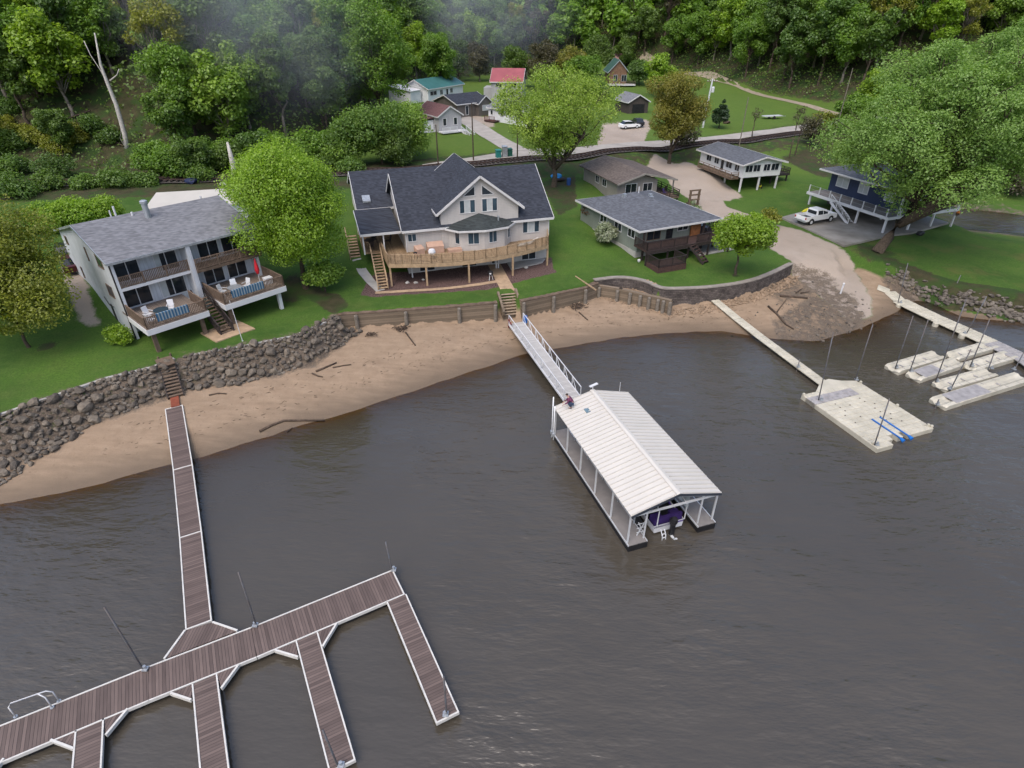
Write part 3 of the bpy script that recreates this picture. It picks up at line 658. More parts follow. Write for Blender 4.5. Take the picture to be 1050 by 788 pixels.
def blockmat():
    t = NT('split_block'); s = t.n('ShaderNodeSeparateXYZ'); t.l(t.coord(), s.inputs[0])
    v = t.n('ShaderNodeCombineXYZ'); t.l(t.math('ADD', s.outputs[0], t.math('MULTIPLY', s.outputs[1], .55)), v.inputs[0]); t.l(s.outputs[2], v.inputs[1])
    b = t.n('ShaderNodeTexBrick', i_Scale=1.0, i_Mortar_Size=.012, i_Brick_Width=.42, i_Row_Height=.2); t.l(v.outputs[0], b.inputs['Vector'])
    b.inputs['Color1'].default_value = (.17, .145, .13, 1); b.inputs['Color2'].default_value = (.1, .085, .08, 1); b.inputs['Mortar'].default_value = (.035, .03, .03, 1)
    col = t.mix(t.rng(t.noise(1.2, 6), .35, .65), sc((.6, .6, .6), 1), (1, 1, 1)); col = t.mix(1., b.outputs[0], col, 'MULTIPLY')
    t.bsdf(col, .9, .2, 0, t.math('ADD', t.math('MULTIPLY', b.outputs['Fac'], -1.), t.math('MULTIPLY', t.noise(9, 4), .5)), .9, .05); return t.m
M['block'] = blockmat()
def smooth_pts(P, n=2):
    for _ in range(n):
        Q = [P[0]]
        for a, b in zip(P[:-1], P[1:]): Q += [(a[0] * .75 + b[0] * .25, a[1] * .75 + b[1] * .25), (a[0] * .25 + b[0] * .75, a[1] * .25 + b[1] * .75)]
        P = Q + [P[-1]]
    return P
bw = smooth_pts([(8.9, 61.35), (12.1, 62.5), (14.7, 61.35), (15.8, 59.4), (17.2, 59.3), (21.3, 59.8), (25.8, 61.4), (29.3, 64.0), (32.7, 67.1)])
wall_run('block_retaining_wall', 'curved grey block retaining wall in front of the grey house lawn', bw, 1.1, [3.08 - .32 * i / (len(bw) - 1) for i in range(len(bw))], .4, M['block'], plain('block_cap', (.24, .215, .19), .9, .2, 2), .1)
wall_run('riprap_kerb', 'thin concrete kerb along the lawn above the stone bank', [(-39.6, 34.1), (-37.2, 35.7), (-34.8, 38.3), (-32.5, 40.7), (-29.7, 42.4), (-28.6, 43.9)], 2.8, 3.08, .15, M['concrete'], None, .1, 'kerb')
wall_run('riprap_kerb', 'thin concrete kerb above the stone bank right of the timber steps', [(-27.3, 44.5), (-23.9, 45.9), (-19.7, 47.95), (-17.6, 50.8)], 2.8, 3.08, .15, M['concrete'], None, .1, 'kerb')
# beach steps between the two sea walls
bs = thing('beach_steps', 'timber steps between seawalls going down to the white gangway', 'steps', (-.3, 56.4, 1.2), 24)
t_, s_ = MB(), MB(); stairs(t_, s_, (.35, 1.3, 3.0), (-.05, -.75, 1.35), 1.75, 8, string=False)
t_.build('treads', M['cedar_rail'] if False else plain('beach_step_boards', (.3, .235, .17), .85, .25, 3), bs)
for sgn in (-1, 1):
    MB().bar((.35 + sgn * 1.0, 1.45, 2.95), (-.05 + sgn * 1.0, -1.05, 1.75), .22, .9).build('cheek_wall', M['timber'], bs)
MB().box(-.85, 1.2, -.6, 1.2, .7, 1.3).build('footing', M['timber'], bs)

# ------------------------------------------------------------------ riprap
rocks = [MB().blob((0, 0, 0), (1, random.uniform(.7, .95), random.uniform(.6, .85)), k, .25, 2).build('riprap_rock', M['riprap']) for k in range(9)]
rmesh = [r.data for r in rocks]
for r in rocks: bpy.data.objects.remove(r)
top_l = [(-41.5, 32.6), (-39.5, 33.9), (-37.25, 35.57), (-34.88, 38.16), (-32.63, 40.58), (-29.75, 42.26), (-28.27, 44.04), (-23.99, 45.76), (-19.76, 47.78), (-17.6, 51.2), (-16.6, 52.6)]
bot_l = [(-37.5, 27.9), (-36.3, 29.2), (-34.8, 31.3), (-33.2, 34.4), (-32.0, 37.2), (-29.4, 39.8), (-27.2, 41.7), (-23.2, 42.7), (-19.0, 45.4), (-16.0, 49.6), (-14.7, 52.2)]
def along(P, t):
    L = [math.dist(a, b) for a, b in zip(P[:-1], P[1:])]; T = t * sum(L)
    for (a, b), l in zip(zip(P[:-1], P[1:]), L):
        if T <= l: return Vector(a).lerp(Vector(b), T / l)
        T -= l
    return Vector(P[-1])
cand = []
tries = 0
while len(cand) < 1000 and tries < 40000:
    tries += 1; t = random.random(); k = random.random(); s = random.choice((.24, .29, .34, .4, .47, .56)) * random.uniform(.85, 1.15)
    p = along(top_l, t).lerp(along(bot_l, t), k * 1.02)
    if abs(p.x + 27.9) < .95 and 40.5 < p.y < 45.5 and abs((p.x + 28.4) - (43.3 - p.y) * .35) < .85: continue
    if all((p.x - q[0]) ** 2 + (p.y - q[1]) ** 2 > ((s + q[2]) * .68) ** 2 for q in cand): cand.append((p.x, p.y, s))
cand.sort(key=lambda q: -q[2])
big, small = cand[:295], cand[295:]
ZR = zt_arr([q[0] for q in cand], [q[1] for q in cand])
for i, (x, y, s) in enumerate(big):
    o = bpy.data.objects.new('riprap_rock', rmesh[i % 9]); COL.objects.link(o)
    o.location = (x, y, ZR[i] + s * .38); o.scale = (s * 1.12,) * 3; o.rotation_euler = (random.uniform(-.5, .5), random.uniform(-.5, .5), random.uniform(0, 6.28))
    tag(o, 'angular grey brown stone in the rock bank below the left lawn', 'rock', 'riprap stones of the left bank')
def rubble(name, pts, mat, seed=1, kind='stuff', cat='rubble', label=None):
    m = MB(); rr = random.Random(seed)
    for x, y, z, s in pts:
        m.blob((x, y, z), (s * rr.uniform(.8, 1.25), s * rr.uniform(.8, 1.25), s * rr.uniform(.5, .8)), rr.random(), .25, 1)
    o = m.build(name, mat); o['kind'] = kind
    if label: tag(o, label, cat)
    return o
extra = [(x, y, ZR[295 + i] + s * .3, s * .95) for i, (x, y, s) in enumerate(small)]
for _ in range(520):
    t = random.random(); p = along(top_l, t).lerp(along(bot_l, t), random.uniform(0, 1.05)); extra.append((p.x, p.y, zt(p.x, p.y) + .04, random.uniform(.14, .26)))
rubble('riprap_rubble', extra, M['rock'], 2, label='smaller stones packed between the big rocks of the left bank')
# rubble at the foot of the block wall, in the bed and along the point
pts = []
fl = [(16.9, 57.3), (18.5, 58.0), (21.5, 58.6), (26, 60.1), (29.9, 62.8), (33.4, 66.2)]
for _ in range(520):
    p = along(fl, random.random()) + Vector((random.gauss(0, .35), random.gauss(0, .4))); s = random.uniform(.08, .24); pts.append((p.x, p.y, zt(p.x, p.y) + s * .3, s))
for _ in range(160):
    p = along([(9.6, 60.6), (12, 59.7), (14, 58.6), (16.9, 57.0)], random.random()) + Vector((random.gauss(0, .2), random.gauss(0, .25))); s = random.uniform(.07, .17); pts.append((p.x, p.y, zt(p.x, p.y) + s * .3, s))
for _ in range(180):
    p = Vector((random.uniform(10, 15.5), random.uniform(59.4, 62.2)))
    if p.y > 62.4 - abs(p.x - 12.2) * .5 or p.y < 61.2 - (p.x - 9.3) * .42: continue
    s = random.uniform(.1, .22); pts.append((p.x, p.y, max(zt(p.x, p.y), 1.75) + s * .3, s))
rubble('wall_foot_rubble', pts, M['rock_tan'], 3, label='brown stones scattered at the foot of the grey block wall')
MB().prism([(9.2, 61.3), (12.1, 62.4), (14.5, 61.2), (15.7, 59.3), (16.9, 58.0), (14, 59.35), (11.6, 60.5)], 1.0, 1.78).build('planting_bed_soil', M['rock_tan'])['kind'] = 'structure'
pts = []
fl = [(44.4, 67.2), (46.2, 64.0), (49.1, 60.8), (52.6, 58.4), (56.3, 57.0), (62, 56.2)]
for _ in range(520):
    t = random.random() ** .8; p = along(fl, t) + Vector((random.gauss(0, .45), random.gauss(0, .55))); s = random.uniform(.12, .42); pts.append((p.x, p.y, max(zt(p.x, p.y), -.1) + s * .25, s))
rubble('point_riprap', pts, M['rock'], 4, label='dark stones along the water edge of the right lawn')
pts = []
for _ in range(230):
    p = G2(random.gauss(848, 32), random.gauss(328, 12), .5); s = random.uniform(.04, .15) * random.choice((1, 1, 1.5)); z = zt(*p)
    pts.append((p[0], p[1], z + s * .25, s))
rubble('landing_cobble', pts, M['rock'], 5, label='dark cobbles spread on the landing beach beside the ramp')

# ------------------------------------------------------------------ boathouse
BA = math.degrees(math.atan2(-11.0, 3.75)) # axis from the shore end to the open end
bo = Vector((3.27, 36.72)); ax = Vector((math.cos(R(BA)), math.sin(R(BA)))); aw = Vector((-ax.y, ax.x))
bh = thing('boathouse', 'floating boathouse with white ribbed metal roof and open decks', 'boathouse', (bo.x, bo.y, 0), BA)
# local x: shore end -> open end, local y: left eave -> right eave
BL, BWd, ZE, ZR_ = 11.7, 6.0, 2.88, 3.72
M['roofmetal'] = plain('white_roof_metal', (.53, .505, .46), .35, .05, .6, .5)
M['deckcomp'] = plain('grey_composite_deck', (.19, .178, .172), .75, .12, 2, .25, 0, .2, 20)
r = MB()
for y0, y1 in ((-.12, BWd / 2), (BWd + .12, BWd / 2)):
    q = [(-.15, y0, ZE), (BL + .15, y0, ZE), (BL + .15, y1, ZR_), (-.15, y1, ZR_)]
    if y0 > y1: q = q[::-1]
    r.slab(q, .05)
roof = r.build('roof', M['roofmetal'], bh)
m = MB()
for i in range(31):
    x = -.1 + i * (BL + .2) / 30
    for y0 in (-.1, BWd + .1): m.bar((x, y0, ZE + .022), (x, BWd / 2, ZR_ + .022), .06, .045)
m.build('roof_rib', plain('rib_shade', (.46, .44, .4), .4, .05), roof)
m = MB(); m.slab([(-.2, BWd / 2 - .2, ZR_ + .015), (BL + .2, BWd / 2 - .2, ZR_ + .015), (BL + .2, BWd / 2, ZR_ + .07), (-.2, BWd / 2, ZR_ + .07)], .02)
m.slab([(-.2, BWd / 2, ZR_ + .07), (BL + .2, BWd / 2, ZR_ + .07), (BL + .2, BWd / 2 + .2, ZR_ + .015), (-.2, BWd / 2 + .2, ZR_ + .015)], .02)
m.build('ridge_cap', M['roofmetal'], roof)
M['gable_trim'] = plain('dark_blue_grey_trim', (.035, .042, .055), .5, .2)
for x in (-.17, BL + .17):
    m = MB()
    for y0 in (-.1, BWd + .1): m.bar((x, y0, ZE - .09), (x, BWd / 2, ZR_ - .09), .06, .16)
    m.build('gable_trim', M['gable_trim'], roof)
m = MB()
for x in (.0, BL):
    for y0 in (-.0, BWd): m.bar((x, y0, ZE - .25), (x, BWd / 2, ZR_ - .25), .09, .13)
    m.bar((x, 0, ZE - .2), (x, BWd, ZE - .2), .09, .13)
for y in (0.02, BWd - .02): m.bar((0, y, ZE - .12), (BL, y, ZE - .12), .1, .16)
m.build('roof_beam', M['alu'], bh)
DZ = .5
for nm, y0, y1 in (('left_deck', -.05, 1.18), ('right_deck', BWd - 1.15, BWd + .05)):
    d_ = MB().box(-.3, BL + .25, y0, y1, DZ - .06, DZ).build('side_deck', M['deckcomp'], bh)
    MB().box(-.34, BL + .29, y0 - .03, y1 + .03, -.25, DZ - .063).build('float', M['black'], d_)
    e = MB(); e.box(-.3, BL + .25, y0 - .045, y0 - .002, DZ - .1, DZ + .03); e.box(-.3, BL + .25, y1 + .002, y1 + .045, DZ - .1, DZ + .03); e.build('deck_edge', M['alu'], d_)
d_ = MB().box(-.3, 1.4, 1.19, BWd - 1.16, DZ - .06, DZ).build('end_deck', M['deckcomp'], bh)
MB().box(-.3, 1.38, 1.23, BWd - 1.2, -.25, DZ - .063).build('float', M['black'], d_)
for x in (.05, 2.35, 4.7, 7.05, 9.4, BL - .05):
    for y in (.0, BWd): MB().box(x - .045, x + .045, y - .045, y + .045, DZ, ZE - .1).build('post', M['alu'], bh)
for x in (BL - .05,):
    for y in (1.1, BWd - 1.05): MB().box(x - .04, x + .04, y - .04, y + .04, DZ, ZE + .1).build('post', M['alu'], bh)
m = MB()
for x in (1.3, 3.6, 6, 8.3, 10.4):                        # inner lift frame
    m.box(x - .04, x + .04, 1.08, 1.16, DZ, 2.7); m.box(x - .04, x + .04, BWd - 1.13, BWd - 1.05, DZ, 2.7)
for y in (1.12, BWd - 1.09): m.bar((1.3, y, 1.5), (BL - 1, y, 1.5), .06, .06)
m.build('lift_frame', M['steel'], bh)
m = MB()
cx_, cy_ = 10.9, .95
for i in range(3): m.bar((BL - .35, 1.3, DZ + .25 + .35 * i), (BL - .35, .75, DZ + .25 + .35 * i), .04)
m.bar((BL - .35, 1.3, DZ), (BL - .35, .8, DZ + 1.1), .05); m.bar((BL - .35, .8, DZ), (BL - .35, 1.3, DZ + 1.1), .05)
m.build('brace_frame', M['alu'], bh)
M['curtain'] = plain('translucent_curtain', (.42, .47, .5), .5, .15, 1.2, .3)
m = MB()
for i in range(14):
    y0 = 1.9 + .0 * i
for y in (BWd - 1.25,):
    P = [(1.5 + i * .25, y + .05 * math.sin(i * 1.7), 0) for i in range(38)]
    for a, b in zip(P[:-1], P[1:]): m.add([(a[0], a[1], .95), (b[0], b[1], .95), (b[0], b[1], 2.55), (a[0], a[1], 2.55), (a[0], a[1] + .01, .95), (b[0], b[1] + .01, .95), (b[0], b[1] + .01, 2.55), (a[0], a[1] + .01, 2.55)], [(0, 1, 2, 3), (7, 6, 5, 4), (3, 2, 6, 7)])
m.build('side_curtain', M['curtain'], bh)
MB().box(1.5, 10.6, 1.24, 1.6, -.2, .75).box(1.5, 9.6, 1.3, 1.36, .75, 1.9).build('lift_tank', plain('black_lift_tank', (.02, .021, .024), .6, .3, 2), bh)
vent = MB().box(1.5, 2.0, 1.55, 2.15, 3.27, 3.42).build('roof_vent', plain('vent_glass', (.13, .2, .24), .25, .2, 2, .5), roof)
m = MB()
for y0, y1 in ((1.5, 2.3), (3.7, 4.6)):
    for i in range(6):
        a_ = y0 + (y1 - y0) * i / 6; b_ = y0 + (y1 - y0) * (i + 1) / 6; m.box(9.4 + .04 * (i % 2), 9.43 + .04 * (i % 2), a_, b_, 1.0, 2.75)
m.build('stern_curtain', M['curtain'], bh)
# anemometer arm and spotlight at the shore end of the ridge
m = MB(); m.tube((-.1, BWd / 2, ZR_), (-.15, BWd / 2, ZR_ + .35), .03); m.bar((-.15, BWd / 2 - .25, ZR_ + .35), (-.3, BWd / 2 + .45, ZR_ + .42), .22, .05); m.build('solar_lamp', M['white'], bh)
MB().tube((-.1, BWd - .7, ZE), (-.1, BWd - .7, ZE + 1.1), .018).build('antenna', M['white'], bh)
for k, (dx, hh) in enumerate(((0, 3.3), (.35, 2.7))):
    o = thing('spud_pole', ('tall' if k == 0 else 'shorter') + ' pale steel pole at the shore corner of the boathouse deck', 'pole', (*(bo + aw * -.12 + ax * (-.25 + dx)), 0), 0, 'boathouse corner poles')
    MB().tube((0, 0, -2), (0, 0, hh + .4), .05).build('shaft', M['alu'], o, True); MB().box(-.12, .12, -.12, .12, .35, .6).build('bracket', M['steel'], o)
# gangway
ga, gb = Vector((*((Vector(G2(522.5, 333, 1.5)) + Vector(G2(535.5, 329.5, 1.5))) / 2), 1.5)), Vector((*((Vector(G2(577, 412, .75)) + Vector(G2(596, 405, .75))) / 2), .75))
dv = (gb - ga); GL = dv.length; gang = math.degrees(math.atan2(dv.y, dv.x))
gw = thing('gangway', 'white railed aluminium gangway from the beach steps to the boathouse', 'gangway', (ga.x, ga.y, 0), gang)
lz = lambda x, h=0: 1.5 - .75 * x / GL + h
m = MB(); gwd = .72
m.slab([(0, -gwd, lz(0)), (GL, -gwd, lz(GL)), (GL, gwd, lz(GL)), (0, gwd, lz(0))], .06); deck_ = m.build('walking_deck', planks('gangway_grating', (.33, .32, .31), (.46, .45, .43), 0, .2, .6, .06), gw)
for sgn in (-1, 1):
    m = MB(); y = sgn * (gwd + .03); H_ = .95
    m.bar((0, y, lz(0, -.05)), (GL, y, lz(GL, -.05)), .08, .2); m.bar((0, y, lz(0, H_)), (GL, y, lz(GL, H_)), .06, .06)
    n = 8
    for i in range(n + 1):
        x = GL * i / n; m.bar((x, y, lz(x)), (x, y, lz(x, H_)), .05)
        if i < n: m.bar((x, y, lz(x, H_ if sgn > 0 else 0)), (x + GL / n * .5, y, lz(x, 0 if sgn > 0 else H_)), .035)
    m.build('railing', M['white'], gw)
MB().bar((-.1, -gwd, 1.0), (-.1, -gwd, 2.2), .12).bar((.0, -gwd - .05, 2.0), (.7, -gwd - .02, 1.75), .1).build('entry_post', plain('rust_red_post', (.16, .035, .03), .6, .3), gw)
MB().lathe((-.2, gwd + .35), [(.22, 1.25), (.24, 1.8), (.2, 2.0), (.05, 2.05)], 12).build('blue_barrel', M['blue'], gw)

# speedboat inside the boathouse
bt = thing('speedboat', 'purple and white speedboat with black outboard motor inside the boathouse', 'boat', (*(bo + ax * 11.2 + aw * 3.15), 0), BA)
def hull(mat, z0, z1, grow=0):
    m = MB(); secs = []
    for x, w, zk in ((0, 1.08, -.2), (-1.5, 1.12, -.2), (-3, 1.1, -.18), (-4.5, .95, -.1), (-5.5, .6, .1), (-6.3, .08, .5)):
        w += grow; zz = max(z0, zk); secs.append([(x, -w, z1 + (.12 if x < -4 else 0)), (x, -w * .93, z0), (x, 0, min(zz, z0)), (x, w * .93, z0), (x, w, z1 + (.12 if x < -4 else 0))])
    vs = [p for s in secs for p in s]; fs = [(i * 5 + k, i * 5 + k + 1, i * 5 + 5 + k + 1, i * 5 + 5 + k) for i in range(5) for k in range(4)]
    m.add(vs, fs + [(0, 1, 2, 3, 4)]); return m
hull(None, .1, .72).build('hull', M['white'], bt); hull(None, .5, .64, .012).build('hull_stripe', plain('purple_gelcoat', (.12, .05, .35), .25, .2, 1, .5), bt)
MB().prism([(0, -1.05), (-4.6, -.95), (-6.1, -.1), (-6.1, .1), (-4.6, .95), (0, 1.05)], .5, .55).build('floor', M['black'], bt)
M['purple'] = plain('purple_seat_vinyl', (.04, .022, .11), .5, .25, 2)
MB().box(-.75, -.2, -.95, -.3, .55, 1.0).box(-.75, -.2, .35, .95, .55, 1.0).box(-.3, -.12, -.98, .98, .55, 1.15).build('stern_seat', M['purple'], bt)
for y in (-.5, .5): MB().box(-2.9, -2.4, y - .28, y + .28, .55, .9).bar((-2.35, y, .9), (-2.25, y, 1.45), .5, .12).build('seat', M['purple'], bt)
MB().slab([(-3.2, -.95, 1.15), (-3.2, .95, 1.15), (-4.4, .8, .9), (-4.4, -.8, .9)][::-1], .06).build('windscreen', M['glass'], bt)
MB().path([(.15, -.98, .85), (.15, -.98, 2.1), (-.5, -.9, 2.35), (-.5, .9, 2.35), (.15, .98, 2.1), (.15, .98, .85)], .04).build('tow_arch', M['alu'], bt)
mo = MB(); mo.path([(.35, 0, 1.0), (.42, 0, 1.25), (.5, 0, 1.5)], [.22, .27, .17], 10); mo.bar((.42, 0, 1.05), (.42, 0, .1), .16, .3); mo = mo.build('outboard_motor', M['black'], bt)
m = MB(); m.path([(.3, 0, -.02), (.6, 0, .0), (.8, 0, .02)], [.1, .09, .04]); 
for k in range(3): m.bar((.78, 0, .02), (.8, .2 * math.cos(k * 2.09), .02 + .2 * math.sin(k * 2.09)), .12, .03)
m.build('propeller', M['alu'], mo)
MB().path([(.3, -.5, .62), (.55, -.5, .3), (.6, -.5, -.1)], .03).path([(.3, -.75, .62), (.55, -.75, .3), (.6, -.75, -.1)], .03).bar((.5, -.5, .4), (.5, -.75, .4), .05).bar((.57, -.5, .15), (.57, -.75, .15), .05).build('boarding_ladder', M['alu'], bt)

# ------------------------------------------------------------------ plastic float docks on the right
def modules(cells, s=.5, z1=.42, rnd=None):
    """a field of chamfered float cubes, given by their corner positions in local xy"""
    m = MB(); g = .007; c = .05
    for x, y in cells:
        x0, x1, y0, y1 = x + g, x + s - g, y + g, y + s - g; zz = z1 + random.uniform(-.008, .008)
        v = []
        for z, e in ((-.12, 0.), (zz - c, 0.), (zz, c)):
            v += [(x0 + e, y0 + e, z), (x1 - e, y0 + e, z), (x1 - e, y1 - e, z), (x0 + e, y1 - e, z)]
        f = [(8, 9, 10, 11)]
        for k in (0, 4): f += [(k + i, k + (i + 1) % 4, k + 4 + (i + 1) % 4, k + 4 + i) for i in range(4)]
        m.add(v, f)
    return m
def lugs(cells, s, z):
    m = MB()
    for x, y in cells: m.lathe((x, y), [(.05, z), (.05, z + .035), (.03, z + .05)], 6)
    return m
fa = (Vector(G2(822, 405, .4)) + Vector(G2(881, 391, .4))) / 2
FA = 19.6
pa = thing('float_dock', 'cream plastic cube float dock with blue launch strips and long walkway', 'float dock', (24.51, 42.28, 0), FA)
# platform: local x to the right along the shore edge, local -y towards the river
nx_, ny_ = 12, 15; s = .52
cells = [(i * s, -(j + 1) * s) for i in range(nx_) for j in range(ny_) if not (j >= 13 and i in (4, 6)) and not (j == 14 and i in (3, 5, 7, 8, 9, 10, 11)) and not (j >= 14 and i in (8,))]
plat = modules(cells, s).build('float_platform', M['hdpe'], pa)
lugs([(i * s, -j * s) for i in range(2, 11) for j in range(2, 12) if random.random() < .28], s, .41).build('connector_pin', plain('dark_pin', (.06, .055, .05), .6), plat)
g_ = modules([(i * s, -(j + 1) * s) for i in range(0, 9) for j in (1, 2)], s, .436).build('grey_walkway_panel', M['hdpe_grey'], pa)
for k, i in enumerate((5.0, 6.6)):
    x = i * s; MB().bar((x, -9.2 * s, .47), (x, -14.6 * s, .47), .1, .07).path([(x, -14.3 * s, .47), (x, -14.9 * s, .4)], [.1, .16], 8).build('launch_strip', M['blue'], pa)
m = MB()
for (x, y) in ((.1, -.1), (11.9 * s, -.2), (.15, -7.2), (11.8 * s, -4), (11.9 * s, -7.1), (11.7 * s, -6.9)): m.lathe((x, y), [(.12, .4), (.12, .55), (.07, .6)], 8)
m.build('cleat', M['hdpe'], pa)
# walkway of cubes to the shore, built as short straight runs
def cube_run(parent, a, b, n_w, name='walkway_run', za=.42, zb=.42, mat='hdpe', s=.5):
    a = Vector(a); b = Vector(b); L = (b - a).length; n = max(1, round(L / s)); k = L / n
    m = modules([(i * k, (j - n_w / 2) * s) for i in range(n) for j in range(n_w)], s=min(k, s) if abs(k - s) < .08 else s, z1=0)
    me = bpy.data.meshes.new(name); me.from_pydata([(x, y, z) for x, y, z in m.v], [], m.f); me.materials.append(M[mat]); me.update()
    o = bpy.data.objects.new(name, me); COL.objects.link(o); o.parent = parent
    inv = Matrix.Rotation(-parent.rotation_euler.z, 2); q = inv @ (a - Vector(parent.location[:2]))
    o.location = (q.x, q.y, za - parent.location.z); o.rotation_euler = (0, -math.atan2(zb - za, L), math.atan2(b.y - a.y, b.x - a.x) - parent.rotation_euler.z)
    return o
wp = [((G2(733, 308, 1.25)), max(1.25, zt(*G2(733, 308, 1.25)) + .15)), (G2(757, 327, .75), max(.75, zt(*G2(757, 327, .75)) + .1)), (G2(780, 345, .45), .45), (G2(845, 393, .42), .42)]
for (a, za), (b, zb) in zip(wp[:-1], wp[1:]): cube_run(pa, a, b, 2, 'walkway_run', za, zb)
neck = [(27.0, 44.35), (27.9, 44.8), (28.9, 44.5), (30.2, 44.5), (30.3, 44.1), (25.9, 42.75)]
inv = Matrix.Rotation(-R(FA), 2)
MB().prism([tuple(inv @ (Vector(p) - Vector((24.51, 42.28)))) for p in neck], -.1, .425).build('corner_float', M['hdpe'], pa)
mooring_pole((842, 411), (842.5, 341), 'tall steel pole at the near left corner of the cream float dock', .4)
mooring_pole((878, 390), (895, 333), 'tall leaning steel pole at the shore side of the cream float dock', .4)
mooring_pole((899, 457), (912, 409), 'steel pole beside the two blue strips on the cream float dock', .4)
mooring_pole((818.5, 377), (820, 369), 'short steel stake beside the cream cube walkway', .4)

pb = thing('float_dock', 'long cream plastic walkway running off the concrete ramp towards the lift pads', 'float dock', (45, 55, 0), 0)
wb = [(G2(901.5, 290.5, 1.35), zt(*G2(901.5, 290.5, 1.35)) + .14), (G2(912.5, 297.5, .8), max(.6, zt(*G2(912.5, 297.5, .8)) + .12)), (G2(923, 308, .44), .44), (G2(961.5, 326.5, .42), .42), (G2(991, 339.5, .42), .42), (G2(1016, 351, .42), .42), (G2(1052, 368, .42), .42), (G2(1075, 384, .42), .42)]
for i, ((a, za), (b, zb)) in enumerate(zip(wb[:-1], wb[1:])): cube_run(pb, a, b, 4 if i > 1 else 3, 'walkway_run' if i < 5 else 'grey_walkway_run', za, zb, 'hdpe' if i < 5 else 'hdpe_grey')
m = MB(); o_ = Vector((45, 55))
for p in ((922, 312), (960, 331), (987, 343), (1006, 349)):
    q = Vector(G2(*p, .4)) - o_; m.lathe(q, [(.3, -.1), (.3, .4), (.2, .46)], 10)
m.build('pole_socket', M['hdpe'], pb)
def lift_pad(a, b, label, width=1.5, grey=False, extra=None):
    a = Vector(a); b = Vector(b); d = b - a; L = d.length; ang = math.degrees(math.atan2(d.y, d.x))
    o = thing('lift_pad', label, 'lift pad', (a.x, a.y, 0), ang, 'cream drive-on lift pads')
    n = 7; m = MB(); h = width / 2
    # hollowed pad with scalloped river end
    prof = [(-h, .42), (-h * .55, .44), (-h * .22, .3), (h * .22, .3), (h * .55, .44), (h, .42)]
    xs = [0, .35] + [L * (i + 1) / n for i in range(n)]
    vs = []; 
    for i, x in enumerate(xs):
        for y, z in prof: vs.append((x + (.18 * (abs(y) / h - .5) if i == 0 else 0), y, z - (.14 if i == 0 else 0)))
    k = len(prof); fs = [(i * k + j, (i + 1) * k + j, (i + 1) * k + j + 1, i * k + j + 1) for i in range(len(xs) - 1) for j in range(k - 1)]
    base = len(vs)
    for i, x in enumerate(xs):
        for y in (-h, h): vs.append((x + (.09 if i == 0 else 0), y * .97, -.15))
    for i in range(len(xs) - 1):
        fs.append((i * k, base + i * 2, base + i * 2 + 2, (i + 1) * k)); fs.append((i * k + k - 1, (i + 1) * k + k - 1, base + i * 2 + 3, base + i * 2 + 1))
    fs.append((0, 1, 2, 3, 4, 5, base + 1, base)); e = (len(xs) - 1) * k; fs.append((e + 5, e + 4, e + 3, e + 2, e + 1, e, base + (len(xs) - 1) * 2, base + (len(xs) - 1) * 2 + 1))
    m.add(vs, [f[::-1] for f in fs]); m.build('pad_body', M['hdpe'], o)
    g = MB()
    for i in range(1, n): g.bar((L * i / n, -h, .435), (L * i / n, -h * .5, .45), .03, .02); g.bar((L * i / n, h, .435), (L * i / n, h * .5, .45), .03, .02)
    g.build('seam', M['hdpe_grey'], o)
    r_ = MB()
    for i in range(3): r_.tube((L * (.2 + .25 * i), -.18, .34), (L * (.2 + .25 * i), .18, .34), .06)
    r_.build('roller', M['hdpe_grey'], o)
    if grey: MB().box(L * .12, L * .52, -h * .9, h * .9, .425, .452).build('grey_walk_panel', M['hdpe_grey'], o)
    return o
mid = lambda p, q: ((p[0] + q[0]) / 2, (p[1] + q[1]) / 2)
lift_pad((34.5, 46.7), (40.35, 49.3), 'cream lift pad farthest left beside the walkway, without a grey panel', 1.45)
lift_pad((35.65, 45.3), (41.5, 48.05), 'cream lift pad with a grey panel, in the row nearest the walkway', 1.42, True)
lift_pad((41.4, 49.0), (46.8, 51.3), 'cream lift pad joined to the end of the long cream walkway', 1.35)
lift_pad((41.65, 46.95), (47.2, 49.3), 'cream lift pad with a short pole standing on its edge', 1.4)
lift_pad((37.05, 43.75), (43.1, 46.1), 'cream lift pad lying behind the longest pad nearest the river', 1.4)
lift_pad((35.3, 41.1), (45.4, 45.3), 'longest cream lift pad, nearest the river, with grey panel', 1.5, True)
for b, t_, lab in (((155, 565), (243, 285), 'tall pole at the outer end of the farthest left lift pad'), ((232, 585), (325, 305), 'tall pole at the outer end of the grey panelled lift pad near the walkway'), ((372, 640), (530, 195), 'tallest pole of all, at the outer end of the lift pad behind the longest one'),
                 ((560, 555), (655, 305), 'tall pole at the outer end of the lift pad with a short pole'), ((440, 680), (555, 465), 'pole between the two lift pads nearest the river'), ((175, 215), (203, 0), 'tall pole on the bend of the long cream walkway near the ramp'),
                 ((520, 380), (640, 180), 'tall pole halfway along the long cream walkway'), ((785, 575), (841, 480), 'pole at the right edge beside the longest lift pad'), ((375, 765), (382, 735), 'short stub of a pole in the water at the end of the longest lift pad'),
                 ((665, 570), (682, 480), 'short pole on the near edge of the lift pad beside the walkway end'), ((445, 180), (500, 65), 'pole by the dark stones in front of the right lawn')):
    f_ = lambda p: (890 + p[0] / 5.256, 270 + p[1] / 5.256)
    mooring_pole(f_(b), f_(t_), lab, .4)
